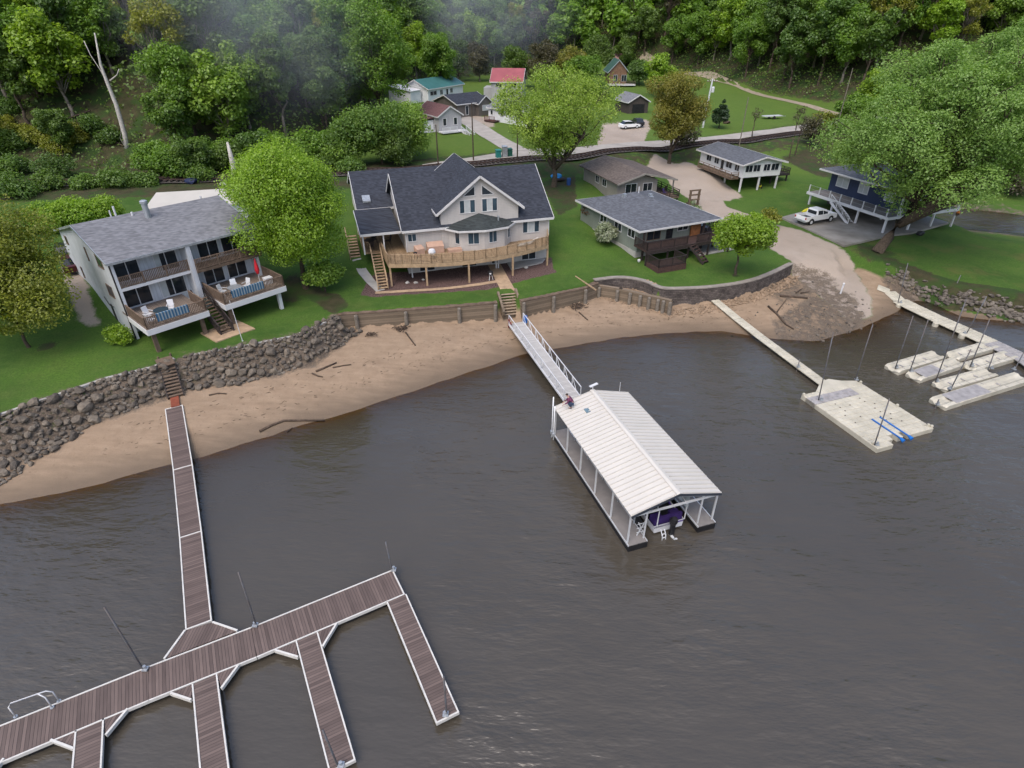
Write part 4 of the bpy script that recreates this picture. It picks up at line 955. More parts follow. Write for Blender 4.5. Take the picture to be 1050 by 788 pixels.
# ------------------------------------------------------------------ house kit (x y local, z absolute)
def wall_faces(m, x0, x1, y0, y1, z0, ze, zr=None, axis='x'):
    """closed wall body; gable ends rise to zr along the given ridge axis"""
    if zr is None: return m.box(x0, x1, y0, y1, z0, ze)
    if axis == 'x':
        ym = (y0 + y1) / 2; prof = [(y0, z0), (y1, z0), (y1, ze), (ym, zr), (y0, ze)]
        v = [(x, y, z) for x in (x0, x1) for y, z in prof]
    else:
        xm = (x0 + x1) / 2; prof = [(x0, z0), (x1, z0), (x1, ze), (xm, zr), (x0, ze)]
        v = [(x, y, z) for y in (y0, y1) for x, z in prof]
    return m.add(v, [(0, 1, 2, 3, 4), (9, 8, 7, 6, 5)] + [(i, 5 + i, 5 + (i + 1) % 5, (i + 1) % 5) for i in range(5)])
def gable_roof(parent, x0, x1, y0, y1, ze, zr, axis, mat, oh=.4, og=.3, th=.14, trim='trim', name='roof', lift=.12):
    """two thick slopes with fascia; ze/zr are wall-top heights"""
    m = MB(); t = MB(); e = lift
    if axis == 'x':
        ym = (y0 + y1) / 2; sl = (zr - ze) / (ym - y0); zo = ze - sl * oh
        A = [(x0 - og, y0 - oh, zo + e), (x1 + og, y0 - oh, zo + e), (x1 + og, ym, zr + e), (x0 - og, ym, zr + e)]
        B = [(x0 - og, ym, zr + e), (x1 + og, ym, zr + e), (x1 + og, y1 + oh, zo + e), (x0 - og, y1 + oh, zo + e)]
        m.slab(A, th).slab(B, th)
        d = e - th / 2 - .02
        for x in (x0 - og - .03, x1 + og + .03):
            for y in (y0 - oh, y1 + oh): t.bar((x, y, zo + d), (x, ym, zr + d), .05, th + .06)
        for y in (y0 - oh - .03, y1 + oh + .03): t.bar((x0 - og, y, zo + d), (x1 + og, y, zo + d), .06, th + .06)
    else:
        xm = (x0 + x1) / 2; sl = (zr - ze) / (xm - x0); zo = ze - sl * oh
        A = [(x0 - oh, y0 - og, zo + e), (xm, y0 - og, zr + e), (xm, y1 + og, zr + e), (x0 - oh, y1 + og, zo + e)]
        B = [(xm, y0 - og, zr + e), (x1 + oh, y0 - og, zo + e), (x1 + oh, y1 + og, zo + e), (xm, y1 + og, zr + e)]
        m.slab(A, th).slab(B, th)
        d = e - th / 2 - .02
        for y in (y0 - og - .03, y1 + og + .03):
            for x in (x0 - oh, x1 + oh): t.bar((x, y, zo + d), (xm, y, zr + d), .05, th + .06)
        for x in (x0 - oh - .03, x1 + oh + .03): t.bar((x, y0 - og, zo + d), (x, y1 + og, zo + d), .06, th + .06)
    r = m.build(name, mat, parent); t.build('fascia', M[trim], r); return r
def window(parent, o, d, n, s0, s1, z0, z1, frame='trim', glass='glass', mull=1, fw=.07, name='window', sill=True, blind=None):
    """a framed window on a wall: o wall origin (x,y), d along the wall, n outward"""
    P = lambda s, z, k: (o[0] + d[0] * s + n[0] * k, o[1] + d[1] * s + n[1] * k, z)
    m = MB(); t = .05
    def plate(a, b, c, e, k0, k1): 
        v = [P(s, z, k) for k in (k0, k1) for s, z in ((a, c), (b, c), (b, e), (a, e))]
        return v, [(0, 1, 2, 3), (7, 6, 5, 4), (0, 4, 5, 1), (1, 5, 6, 2), (2, 6, 7, 3), (3, 7, 4, 0)]
    m.add(*plate(s0, s0 + fw, z0, z1, -.03, t)); m.add(*plate(s1 - fw, s1, z0, z1, -.03, t))
    m.add(*plate(s0 + fw, s1 - fw, z1 - fw, z1, -.03, t)); m.add(*plate(s0 + fw, s1 - fw, z0, z0 + fw, -.03, t + (.03 if sill else 0)))
    for i in range(1, mull + 1):
        c = s0 + (s1 - s0) * i / (mull + 1); m.add(*plate(c - fw * .4, c + fw * .4, z0 + fw, z1 - fw, -.03, t - .01))
    f = m.build(name, M[frame], parent)
    MB().add(*plate(s0 + fw * .7, s1 - fw * .7, z0 + fw * .7, z1 - fw * .7, -.02, .018)).build('pane', M[glass], f)
    if blind is not None:
        a, b = blind; MB().add(*plate(s0 + (s1 - s0) * a, s0 + (s1 - s0) * b, z0 + fw, z1 - fw, -.02, .024)).build('blind', M['blind'], f)
    return f
FRONT = ((1, 0), (0, -1)); LEFT = ((0, 1), (-1, 0)); RIGHT = ((0, 1), (1, 0)); BACK = ((1, 0), (0, 1))
def railing(parent, pts, h, mat, bal=.16, post=1.8, name='railing', bw=.035, pw=.09, top=.1, rails=None):
    m = MB()
    for a, b in zip(pts[:-1], pts[1:]):
        a = Vector(a); b = Vector(b); L = (b - a).length; u = Vector((0, 0, h))
        m.bar(a + u, b + u, top, .05); m.bar(a + Vector((0, 0, .1)), b + Vector((0, 0, .1)), .05, .07)
        if rails:
            for k in range(1, rails): m.bar(a + u * k / rails, b + u * k / rails, .04, .1)
        n = max(1, round(L / post))
        for i in range(n + 1): p = a.lerp(b, i / n); m.bar(p, p + u * 1.04, pw, pw)
        if bal:
            n = max(1, round(L / bal))
            for i in range(1, n): p = a.lerp(b, i / n); m.bar(p + Vector((0, 0, .1)), p + u, bw, bw)
    return m.build(name, M[mat] if isinstance(mat, str) else mat, parent)
def chair(name, label, loc, ang, mat, group=None):
    o = thing(name, label, 'chair', loc, ang, group); z = loc[2]
    MB().slab([(-.25, -.25, z + .42), (.25, -.25, z + .42), (.25, .25, z + .38), (-.25, .25, z + .38)], .04).build('seat', M[mat], o)
    MB().bar((0, .25, z + .4), (0, .42, z + 1.0), .5, .04).build('backrest', M[mat], o)
    for x in (-.23, .23):
        for y in (-.22, .24): MB().bar((x, y, z), (x, y, z + .4), .04).build('leg', M[mat], o)
    for x in (-.27, .27): MB().bar((x, -.25, z + .62), (x, .32, z + .62), .05, .04).build('armrest', M[mat], o)
    return o
def table(name, label, loc, r, mat, leg='steel'):
    o = thing(name, label, 'table', loc); z = loc[2]
    MB().lathe((0, 0), [(r, z + .7), (r, z + .73)], 20).build('table_top', M[mat], o)
    MB().lathe((0, 0), [(.25, z + .0), (.22, z + .04), (.04, z + .08), (.04, z + .7)], 12).build('pedestal', M[leg], o); return o

# ------------------------------------------------------------------ white duplex on the left
M['siding_v'] = siding('white_vertical_siding', (.53, .56, .6), .3, 'xy', .1)
M['shingle_grey'] = shingle('mid_grey_shingles', (.165, .17, .185), .05, .3)
DH = thing('duplex_house', 'white two storey duplex with grey roof and brown railed balconies', 'house', (-33.43, 47.21, 3.0), 48.2)
ob_, dd_ = Vector((-33.43, 47.21)), R(48.2)
def dl(x, y): return (ob_.x + x * math.cos(dd_) - y * math.sin(dd_), ob_.y + x * math.sin(dd_) + y * math.cos(dd_))
m = MB(); W_, D_ = 12.6, 13.0
# side walls as house-end profiles, reaching to the front edge
def endwall(m, x0, x1, y0, y1, z0, zf):
    prof = [(y0, z0), (y1, z0), (y1, 10.25), (6.5, 12.0), (y0, 10.25 if y0 < .2 else 10.25 + 1.75 * y0 / 6.5)]
    v = [(x, y, z) for x in (x0, x1) for y, z in prof]
    m.add(v, [(0, 4, 3, 2, 1), (5, 6, 7, 8, 9)] + [(i, (i + 1) % 5, 5 + (i + 1) % 5, 5 + i) for i in range(5)])
endwall(m, 0, .22, 0, D_, 2.5, 0); endwall(m, W_ - .22, W_, 0, D_, 2.5, 0)
m.box(.22, W_ - .22, 1.35, D_ - .02, 2.5, 10.2)
m.build('wall', M['siding_v'], DH)
MB().box(6.05, 6.45, -.35, 1.35, 4.9, 10.25).build('party_wall', M['siding_v'], DH)
rf = gable_roof(DH, 0, W_, 0, D_, 10.25, 12.0, 'x', M['shingle_grey'], .35, .3, .14, 'steel')
MB().tube((5.6, 5.2, 11.3), (5.6, 5.2, 13.1), .26, .26, 14).lathe((5.6, 5.2), [(.33, 13.05), (.33, 13.25), (.2, 13.32)], 14).build('flue_pipe', M['steel'], rf)
MB().tube((3.2, 7.2, 11.7), (3.2, 7.2, 12.5), .06).tube((3.7, 7.6, 11.6), (3.7, 7.6, 12.7), .09).tube((4.6, 6.0, 11.9), (4.6, 6.0, 12.3), .09).tube((11.2, 6.6, 12.0), (11.2, 6.6, 12.35), .1).build('vent_pipe', M['white'], rf)
F0 = (0, 1.35)
for zz, pairs in ((7.82, ((.45, 2.5), (3.7, 5.75), (7.6, 9.6), (9.85, 11.9))), (5.42, ((.45, 2.75), (3.5, 5.8), (7.5, 9.5), (9.8, 11.8)))):
    for a, b in pairs: window(DH, F0, *FRONT, a, b, zz + .05, zz + 2.1, 'white', 'glass', 1, .09, 'sliding_door', False, (.0, .28) if a > 3 and a < 4 else None)
for a, b, z0, z1 in ((1.97, 3.4, 9.1, 10.2), (1.97, 3.4, 6.4, 7.5), (5.75, 6.05, 8.95, 10.2), (9.9, 10.25, 6.2, 7.3), (11.1, 11.75, 9.2, 10.0)):
    window(DH, (0, 0), *LEFT, a, b, z0, z1, 'oldrail', 'glass', 0, .06)
MB().box(-.05, .02, 4.05, 4.5, 3.1, 5.2).build('cellar_door', M['black'], DH)
m = MB(); m.box(-.1, -.0, .05, .15, 3, 10.1); m.path([(-.06, 5.5, 5.6), (-.06, 4.6, 5.0), (-.06, 3.4, 5.2)], .03); m.build('downpipe', M['black'], DH)
# upper balconies
for x0, x1, y0 in ((.22, 6.05, .0), (6.45, 12.75, -.55)):
    b = MB().box(x0, x1, y0, 1.35, 7.55, 7.8).build('balcony', M['white' if x0 < 1 else 'oldwood'], DH)
    railing(b, [(x0 + .05, y0 + .06, 7.8), (x1 - .05, y0 + .06, 7.8)], 1.0, 'oldrail', .14, 2.0, bw=.06)
    if x0 > 1: railing(b, [(x1 - .05, y0 + .06, 7.8), (x1 - .05, 1.3, 7.8)], 1.0, 'oldrail', .14, 2.0, bw=.06)
# lower decks
for k, (x0, x1) in enumerate(((-.05, 5.15), (6.65, 12.7))):
    d_ = MB().box(x0 + .02, x1 - .02, -4.1, 1.34, 5.22, 5.4).build('lower_deck', planks('grey_deck_boards' + str(k), (.15, .12, .1), (.26, .215, .18), 0), DH)
    e = MB(); e.box(x0, x1, -4.16, -4.05, 4.86, 5.36); e.box(x0 - .04, x0 + .06, -4.1, 0, 4.86, 5.36); e.box(x1 - .06, x1 + .04, -4.1, 0, 4.86, 5.36); e.build('fascia', M['white'], d_)
    pts = [(x0 + .1, .0, 5.4), (x0 + .1, -4.0, 5.4), (x1 - .1, -4.0, 5.4), (x1 - .1, -.9 if k == 0 else .2, 5.4)]
    railing(d_, pts, 1.0, 'oldrail', .14, 1.9, bw=.06)
    for x in (x0 + .5, x1 - .6): MB().box(x - .16, x + .16, -3.7, -3.38, 2.6, 5.2).build('post', M['white' if k else 'oldwood'] if x > x0 + 1 else M['oldwood'], d_)
t_, s_ = MB(), MB(); stairs(t_, s_, (5.9, -.8, 5.4), (5.95, -4.9, 3.05), 1.15, 12)
sd = t_.build('stairs', M['oldwood'], DH); s_.build('stringer', M['darkwood'], sd)
railing(sd, [(5.3, -.8, 5.4), (5.35, -4.9, 3.1)], .9, 'darkwood', .2, 1.6); railing(sd, [(6.5, -.8, 5.4), (6.55, -4.9, 3.1)], .9, 'darkwood', .2, 1.6)
pq_ = [GT(206, 343)[:2], GT(222, 352)[:2], GT(262, 338.5)[:2], GT(243, 329)[:2]]; pz_ = max(zt(*q) for q in pq_) + .05
MB().prism(pq_, pz_ - .3, pz_).build('patio_slab', M['pavers'])['kind'] = 'structure'
# things on the decks
dz = 5.41
P = lambda x, y: (*dl(x, y), dz)
table('patio_table', 'round glass patio table on the left duplex deck', P(1.9, -2.6), .62, 'glass_blue')
chair('deck_chair', 'white deck chair left of the glass table on the left duplex deck', P(1.1, -1.9), 70, 'white', 'white chairs on the left deck')
chair('deck_chair', 'white deck chair right of the glass table on the left duplex deck', P(2.9, -2.0), 20, 'white', 'white chairs on the left deck')
chair('deck_chair', 'white deck chair lying nearest the corner railing of the left duplex deck', P(.8, -3.2), 150, 'white', 'white chairs on the left deck')
table('patio_table', 'round grey patio table on the right duplex deck', P(8.5, -2.6), .65, 'steel')
chair('deck_chair', 'pale deck chair left of the grey table on the right duplex deck', P(7.7, -1.9), 80, 'alu', 'pale chairs on the right deck')
chair('deck_chair', 'pale deck chair behind the grey table on the right duplex deck', P(8.9, -1.6), 30, 'alu', 'pale chairs on the right deck')
chair('deck_chair', 'pale deck chair nearest the red parasol on the right duplex deck', P(9.8, -2.2), -20, 'alu', 'pale chairs on the right deck')
o = thing('folded_parasol', 'folded bright red parasol on the right duplex deck', 'parasol', P(11.4, -1.7))
MB().tube((0, 0, dz), (0, 0, dz + 2.5), .03).build('pole', M['white'], o); MB().path([(0, 0, dz + .95), (0, 0, dz + 1.3), (0, 0, dz + 1.7), (0, 0, dz + 2.2), (0, 0, dz + 2.5)], [.12, .22, .18, .09, .03], 10).build('canopy', plain('red_canvas', (.42, .014, .025), .7, .25, 3), o)
MB().lathe((0, 0), [(.28, dz), (.28, dz + .08), (.06, dz + .14)], 14).build('base', M['concrete'], o)
o = tag(MB().box(-.35, .35, -.3, .3, 0, .55).box(-.38, .38, -.33, .33, .55, .62).build('storage_box', M['white']), 'white storage box under the red parasol on the right duplex deck', 'box'); o.location = P(11.9, -2.4); o.rotation_euler.z = dd_
def towel(x0, x1, label, y=-4.02):
    t = NT('striped_towel'); s = t.n('ShaderNodeSeparateXYZ'); t.l(t.coord(), s.inputs[0]); f = t.math('GREATER_THAN', t.math('FRACT', t.math('MULTIPLY', s.outputs[0], 4.)), .55)
    t.bsdf(t.mix(f, (.035, .11, .2), (.24, .28, .31)), .9, .1)
    m = MB(); n = 12
    for i in range(n):
        xa = (x1 - x0) * i / n; xb = (x1 - x0) * (i + 1) / n; w = lambda x: .02 * math.sin(x * 9)
        m.add([(xa, w(xa) - .08, -.62), (xb, w(xb) - .08, -.62), (xb, -.08, .06), (xa, -.08, .06), (xa, .1, .06), (xb, .1, .06), (xb, .1, -.3), (xa, .1, -.3)], [(0, 1, 2, 3), (3, 2, 5, 4), (4, 5, 6, 7)])
    o = tag(m.build('towel', t.m), label, 'towel'); o.location = (*dl(x0, y), 6.4); o.rotation_euler.z = dd_
towel(1.0, 3.6, 'blue striped towel over the left duplex deck railing'); towel(7.5, 10.6, 'blue striped towels over the right duplex deck railing')
# tall white pole in front of the patio, white garage and car behind
o = thing('white_flagpole', 'thin white pole standing on the grass in front of the duplex patio', 'pole', G(249, 350.5, 3.0)); MB().tube((0, 0, 2.8), (-.25, .1, 6.9), .035, .025).build('shaft', M['white'], o)
MB().lathe((0, 0), [(.07, 2.9), (.07, 3.1)], 8).build('base', M['white'], o)
g0 = Vector((-43.9, 72.2)); g1 = Vector((-31.5, 75.2)); ga_ = math.degrees(math.atan2(3.0, 12.4))
gh = thing('garage', 'long white roofed garage half hidden behind the duplex', 'garage', (g0.x, g0.y, 6.0), ga_)
wall_faces(MB(), 0, 12.8, 0, 5.5, 5.6, 7.7).build('wall', M['siding_v'], gh)
MB().slab([(-.3, -.3, 7.75), (13.1, -.3, 7.75), (13.1, 5.8, 8.15), (-.3, 5.8, 8.15)], .15).build('roof', M['roofmetal'], gh)
window(gh, (0, 0), *FRONT, 2, 5, 5.7, 7.5, 'white', 'glass', 2, .1, 'garage_door', False)

# ------------------------------------------------------------------ middle house with the curved deck
M['siding_c'] = siding('warm_grey_siding', (.5, .475, .45), .18, 2, .05)
M['shingle_dark'] = shingle('charcoal_shingles', (.036, .041, .054), .09, .35)
M['shingle_green'] = shingle('dark_green_grey_shingles', (.04, .048, .05), .06, .35)
C0 = Vector((-11.5, 63.0)); CA = 17.5; ca = R(CA)
def cl(x, y): return (C0.x + x * math.cos(ca) - y * math.sin(ca), C0.y + x * math.sin(ca) + y * math.cos(ca))
CH = thing('main_house', 'pale house with dark hip and gable roofs and a curved cedar deck', 'house', (C0.x, C0.y, 3.0), CA)
CW, CD = 16.5, 12.7
wall_faces(MB(), 0, CW, 0, CD, 2.6, 8.15, 12.35, 'x').build('wall', M['siding_c'], CH)
rm = gable_roof(CH, 0, CW, 0, CD, 8.15, 12.35, 'x', M['shingle_dark'], .45, .4, .18)
# big front gable
m = MB(); wall_faces(m, 3.95, 12.75, -.12, 3, 2.6, 9.75, 13.05, 'y'); m.build('gable_wall', M['siding_c'], CH)
gr_ = gable_roof(CH, 3.95, 12.75, -.12, 11.3, 9.75, 13.05, 'y', M['shingle_dark'], .55, .45, .18, name='gable_roof')
GF0 = (0, -.12)
window(CH, GF0, *FRONT, 6.05, 7.85, 9.2, 10.65, 'trim', 'glass_blue', 2, .07, blind=(.3, .65)); window(CH, GF0, *FRONT, 8.55, 10.35, 9.2, 10.65, 'trim', 'glass_blue', 2, .07, blind=(.33, .68))
for s in (-1, 1):                                                     # two triangular lights
    xi, xo = 8.2 + s * .38, 8.2 + s * 1.75
    f = MB(); tri = [(xi, 11.03), (xo, 11.03), (xi, 12.1)]
    for (a, b), (c, d) in zip(tri, tri[1:] + tri[:1]): f.bar((a, -.15, b), (c, -.15, d), .09, .08)
    f = f.build('triangle_window', M['trim'], CH); g = MB(); g.add([(a, y, b) for y in (-.12, -.15) for a, b in tri], [(0, 1, 2), (5, 4, 3), (0, 3, 4, 1), (1, 4, 5, 2), (2, 5, 3, 0)]); g.build('pane', M['glass'], f)
window(CH, (0, 0), *FRONT, 13.3, 15.35, 6.3, 7.75, 'trim', 'glass_blue', 2, .07, blind=(.28, .72)); window(CH, (0, 0), *FRONT, .2, 1.2, 6.6, 7.5, 'trim', 'glass_blue', 1, .07)
MB().box(4.85, 5.3, -.16, -.05, 5.5, 7.5).build('deck_door', M['darkwood'], CH)
for a, b in ((1.2, 3.0), (6.0, 7.8), (9.5, 10.4), (13.2, 15.0)): window(CH, (0, -.12) if 3.9 < a < 12 else (0, 0), *FRONT, a, b, 3.1, 5.0, 'trim', 'glass', 1, .08, 'cellar_window', False)
MB().box(-.02, .08, -.08, .02, 3, 8.0).box(CW - .08, CW + .02, -.08, .02, 3, 8.0).build('downpipe', M['trim'], CH)
MB().tube((14.2, 8.6, 11.2), (14.2, 8.6, 11.9), .07).tube((2.2, 4.6, 11.0), (2.2, 4.6, 11.3), .08).build('vent_pipe', M['black'], rm)
# bay under the gable
bayw = [(4.7, -.12), (5.75, -1.4), (8.35, -1.85), (10.75, -1.4), (11.9, -.12)]
bay = MB().prism(bayw, 5.35, 7.75).build('bay', M['siding_c'], CH)
baye = [(4.0, -.12), (5.45, -1.85), (8.45, -2.35), (11.1, -1.85), (12.55, -.12)]
m = MB(); apx = (8.2, -.13, 9.1)
vs = [(x, y, 7.85) for x, y in baye] + [apx] + [(x, y, 7.68) for x, y in baye]
m.add(vs, [(i, i + 1, 5) for i in range(4)] + [(i + 1, i, 6 + i, 7 + i) for i in range(4)] + [(6, 10, 9, 8, 7)][:1] + [(0, 5, 4, 10, 6)])
br = m.build('bay_roof', M['shingle_green'], bay)
f = MB()
for a, b in zip(baye[:-1], baye[1:]): f.bar((*a, 7.76), (*b, 7.76), .08, .2)
f.build('fascia', M['trim'], br); MB().tube((10.2, -.9, 8.2), (10.2, -.9, 8.75), .09).lathe((10.2, -.9), [(.15, 8.72), (.15, 8.85)], 10).build('vent_pipe', M['steel'], br)
for (a, b), wins in zip(zip(bayw[:-1], bayw[1:]), ([(.55, .95)], [(.3, .78)], [(.2, .62)], [(.45, .8)])):
    a, b = Vector(a), Vector(b); L = (b - a).length; d = (b - a) / L; n = Vector((d.y, -d.x))
    for p, q in wins: window(bay, a, d, n, p * L, q * L, 6.2, 7.5, 'trim', 'glass_blue', 1 if (q - p) * L > .9 else 0, .06)
# garage wing behind on the left
wall_faces(MB(), -4.0, 7, 8.6, 21.5, 4.0, 8.3, 11.0, 'x').build('garage_wing', M['siding_c'], CH)
gwr = gable_roof(CH, -4.0, 7, 8.6, 21.5, 8.3, 11.0, 'x', M['shingle_dark'], .35, .3, .18, name='wing_roof')
MB().slab([(-3.4, 9.2, 8.95), (-2.5, 9.2, 8.95), (-2.5, 10.2, 9.36), (-3.4, 10.2, 9.36)], .2).build('skylight', M['steel'], gwr)
# porch roof at the left
pr = MB().slab([(-4.65, .35, 7.75), (-.42, .35, 7.75), (-.42, 8.0, 8.3), (-4.65, 8.0, 8.3)], .16).build('porch_roof', M['shingle_dark'], CH)
MB().box(-4.7, -.4, .28, .34, 7.55, 7.8).build('fascia', M['trim'], pr); MB().bar((-4.7, .35, 7.66), (-4.7, 8, 8.2), .06, .22).build('fascia', M['trim'], pr)
for x in (-4.45, -2.3): MB().box(x - .07, x + .07, .5, .64, 5.5, 7.6).build('porch_post', M['trim'], pr)
MB().box(-4.55, -4.4, 7.7, 7.85, 5.5, 8.1).build('porch_post', M['trim'], pr)
# curved deck
edge = smooth_pts([(-2.4, -3.0), (1.33, -4.1), (5.8, -4.73), (10.9, -4.07), (15.6, -2.35)], 2)
outer = [(-2.55, 1.3)] + edge + [(16.35, -.01)]
dp = [(-4.5, 7.6), (-4.5, 1.3)] + outer + [(0, -.01), (-.01, 7.6)]
deck = MB().prism(dp, 5.3, 5.5).build('curved_deck', M['cedar'], CH)
e = MB()
for a, b in zip(outer[:-1], outer[1:]): e.bar((*a, 5.3), (*b, 5.3), .07, .42)
e.build('rim_board', M['cedar_rail'], deck)
railing(deck, [(x, y, 5.5) for x, y in outer[1:]], 1.0, 'cedar_rail', .15, 2.2, bw=.05)
railing(deck, [(-2.55, 1.3, 5.5), (-2.4, -3.0, 5.5)], 1.0, 'cedar_rail', .15, 2.2, bw=.05); railing(deck, [(-4.45, 1.35, 5.5), (-4.45, 7.5, 5.5)], 1.0, 'cedar_rail', .15, 2.2, bw=.05)
for x, y in ((-2.3, -3.4 + .5), (1.33, -3.95), (5.8, -4.55), (10.9, -3.95), (15.6, -2.2)): MB().box(x - .09, x + .09, y - .09, y + .09, 2.7, 5.3).build('deck_post', M['cedar_rail'], deck)
for x, y in ((0.2, -1.2), (9.7, -1.5), (9.95, -1.5)): MB().box(x - .07, x + .07, y - .07, y + .07, 2.7, 5.3).build('deck_post', M['trim'], deck)
t_, s_ = MB(), MB(); stairs(t_, s_, (-3.25, 1.3, 5.45), (-3.28, -3.6, 3.05), 1.0, 13)
sd = t_.build('deck_stairs', M['cedar_rail'], CH); s_.build('stringer', M['cedar_rail'], sd)
for x in (-3.78, -2.74): railing(sd, [(x, 1.3, 5.5), (x - .03, -3.6, 3.05)], .9, 'cedar_rail', 0, 2.4)
t_, s_ = MB(), MB(); stairs(t_, s_, (-5.35, 7.6, 5.6), (-5.35, 3.4, 3.9), 1.1, 9)
sd = t_.build('side_stairs', M['cedar_rail'], CH); s_.build('stringer', M['oldwood'], sd); railing(sd, [(-5.95, 7.6, 5.6), (-5.95, 3.4, 3.9)], .9, 'cedar_rail', 0, 1.6)
# paths, slab and edging round the house
def sheet(name, pts, th, mat, top=None):
    m = MB(); z = [zt(*p) + .07 if top is None else top for p in pts]; m.prism(pts, [q - th for q in z], z) if False else m.add([(p[0], p[1], q - th) for p, q in zip(pts, z)] + [(p[0], p[1], q) for p, q in zip(pts, z)], [tuple(range(len(pts), 2 * len(pts)))] + [(i, (i + 1) % len(pts), len(pts) + (i + 1) % len(pts), len(pts) + i) for i in range(len(pts))])
    o = m.build(name, mat); o['kind'] = 'structure'; return o
sheet('house_slab', [cl(11.2, -2.4), cl(15.3, -1.4), cl(16.3, -.1), cl(11.4, -.1)], .15, M['concrete'], 3.08)
drape([cl(-4.2, -4.2), cl(-1, -4.9), cl(3, -5.45), cl(6.5, -5.5), cl(9.6, -5.0)], .6, 'stone_edging', M['pavers'], .05)
drape([cl(9.8, -.3), cl(9.7, -3), cl(9.3, -5.2), (-.5, 58.4), (-.1, 57.4)], 1.5, 'stone_path', M['pavers'], .06)
drape([cl(-5.3, 3.3), cl(-5.2, 1.4), cl(-4.6, -1.2), cl(-3.6, -3.8)], 1.0, 'side_path', M['concrete'], .05)
# deck furniture
dz = 5.51; P = lambda x, y, z=dz: (*cl(x, y), z)
M['tan_cover'] = plain('tan_furniture_cover', (.42, .28, .21), .9, .12, 2, .1, 0, .3, 4)
o = tag(MB().prism([(-.9, -.45), (.9, -.45), (.9, .45), (-.9, .45)], 0, [.75, .75, 1.05, 1.05]).build('covered_sofa', M['tan_cover']), 'tan covered sofa against the wall on the curved deck', 'sofa'); o.location = P(3.0, -.85); o.rotation_euler.z = ca
o = tag(MB().prism([(-.45, -.4), (.45, -.4), (.45, .4), (-.45, .4)], 0, [.7, .7, .95, .95]).build('covered_armchair', M['tan_cover']), 'tan covered armchair left of the covered sofa', 'armchair'); o.location = P(1.2, -1.2); o.rotation_euler.z = ca + .3
o = tag(MB().prism([(-.75, -.4), (.75, -.4), (.75, .4), (-.75, .4)], 0, .42).build('covered_table', M['tan_cover']), 'low tan covered table in front of the deck door', 'table'); o.location = P(5.0, -1.6); o.rotation_euler.z = ca
o = thing('covered_grill', 'round white covered grill by the railing of the curved deck', 'grill', P(2.25, -2.9))
MB().lathe((0, 0), [(.36, dz + .55), (.4, dz + .8), (.3, dz + 1.05), (.1, dz + 1.12)], 14).build('cover', M['white'], o)
for k in range(3): MB().bar((.25 * math.cos(k * 2.1), .25 * math.sin(k * 2.1), dz), (.2 * math.cos(k * 2.1), .2 * math.sin(k * 2.1), dz + .6), .04).build('leg', M['black'], o)
o = thing('bar_stool', 'small dark metal stool standing on the curved deck left of the grill', 'stool', P(.55, -2.5))
MB().lathe((0, 0), [(.2, dz + .72), (.2, dz + .77)], 12).build('seat', M['black'], o)
for x in (-.16, .16):
    for y in (-.16, .16): MB().bar((x, y, dz), (x * .8, y * .8, dz + .73), .035).build('leg', M['black'], o)
table('patio_table', 'round dark table under the porch roof of the middle house', P(-3.6, 3.2), .6, 'darkwood')
for k, (x, y, a) in enumerate(((-3.6, 2.1, 190), (-3.0, 4.3, 10), (-1.6, 3.3, 280))): chair('porch_chair', ('dark porch chair at the stair side of the dark table', 'dark porch chair at the house side of the dark table', 'dark porch chair standing alone by the wall under the porch')[k], P(x, y), CA + a, 'darkwood', 'dark porch chairs')
o = tag(MB().path([cl(12.1, -2.0) + (5.6,), cl(12.6, -2.0) + (5.75,), cl(13.6, -1.7) + (5.7,), cl(14.8, -1.3) + (6.1,)], [.05, .22, .22, .05], 8).build('hammock', plain('pale_hammock_cloth', (.4, .38, .35), .9, .2)), 'pale hammock on a stand at the right end of the curved deck', 'hammock')
z = 3.08; gl_ = G(503, 287, z)
o = thing('kettle_grill', 'small black kettle grill on grey legs below the curved deck', 'grill', gl_)
MB().lathe((0, 0), [(.1, z + .5), (.26, z + .62), (.29, z + .76), (.25, z + .95), (.08, z + 1.04)], 14).build('bowl', M['black'], o)
for k in range(3): MB().bar((.26 * math.cos(k * 2.1), .26 * math.sin(k * 2.1), z), (.14 * math.cos(k * 2.1), .14 * math.sin(k * 2.1), z + .6), .05).build('leg', M['alu'], o)
MB().box(-.1, .1, -.31, -.24, z + .72, z + .86).build('handle', M['white'], o)
for k, (x, y, r) in enumerate(((-.6, -2.7, .3), (.3, -3.0, .28), (13.0, -2.4, .35), (1.2, -2.4, .22))):
    c = cl(x, y); tag(MB().blob((c[0], c[1], 3.1), (r, r * .8, r * .6), k, .25, 2).build('garden_boulder', M['concrete']), ('pale boulder beside the bottom of the deck stairs', 'flat pale boulder behind the second deck post', 'tan boulder under the right end of the curved deck', 'small pale boulder deep under the curved deck')[k], 'boulder')
# ------------------------------------------------------------------ grey hip-roofed house
M['siding_g'] = siding('sage_grey_siding', (.2, .225, .2), .2, 2, .08)
M['shingle_blue'] = shingle('blue_grey_shingles', (.1, .108, .125), .05, .3)
G0 = Vector((14.68, 67.95)); GA = 24.7; gaR = R(GA)
def gl(x, y): return (G0.x + x * math.cos(gaR) - y * math.sin(gaR), G0.y + x * math.sin(gaR) + y * math.cos(gaR))
GHs = thing('grey_house', 'grey green cottage with a hip roof and a dark railed deck', 'house', (G0.x, G0.y, 3.0), GA)
MB().box(0, 7.75, 0, 13.1, 3.75, 6.5).box(7.75, 10.6, 4.5, 13.1, 3.75, 6.5).build('wall', M['siding_g'], GHs)
MB().box(-.06, 7.7, .06, 13.0, 2.6, 3.75).box(7.6, 10.5, 4.6, 13.0, 2.6, 3.75).build('foundation', M['concrete'], GHs)
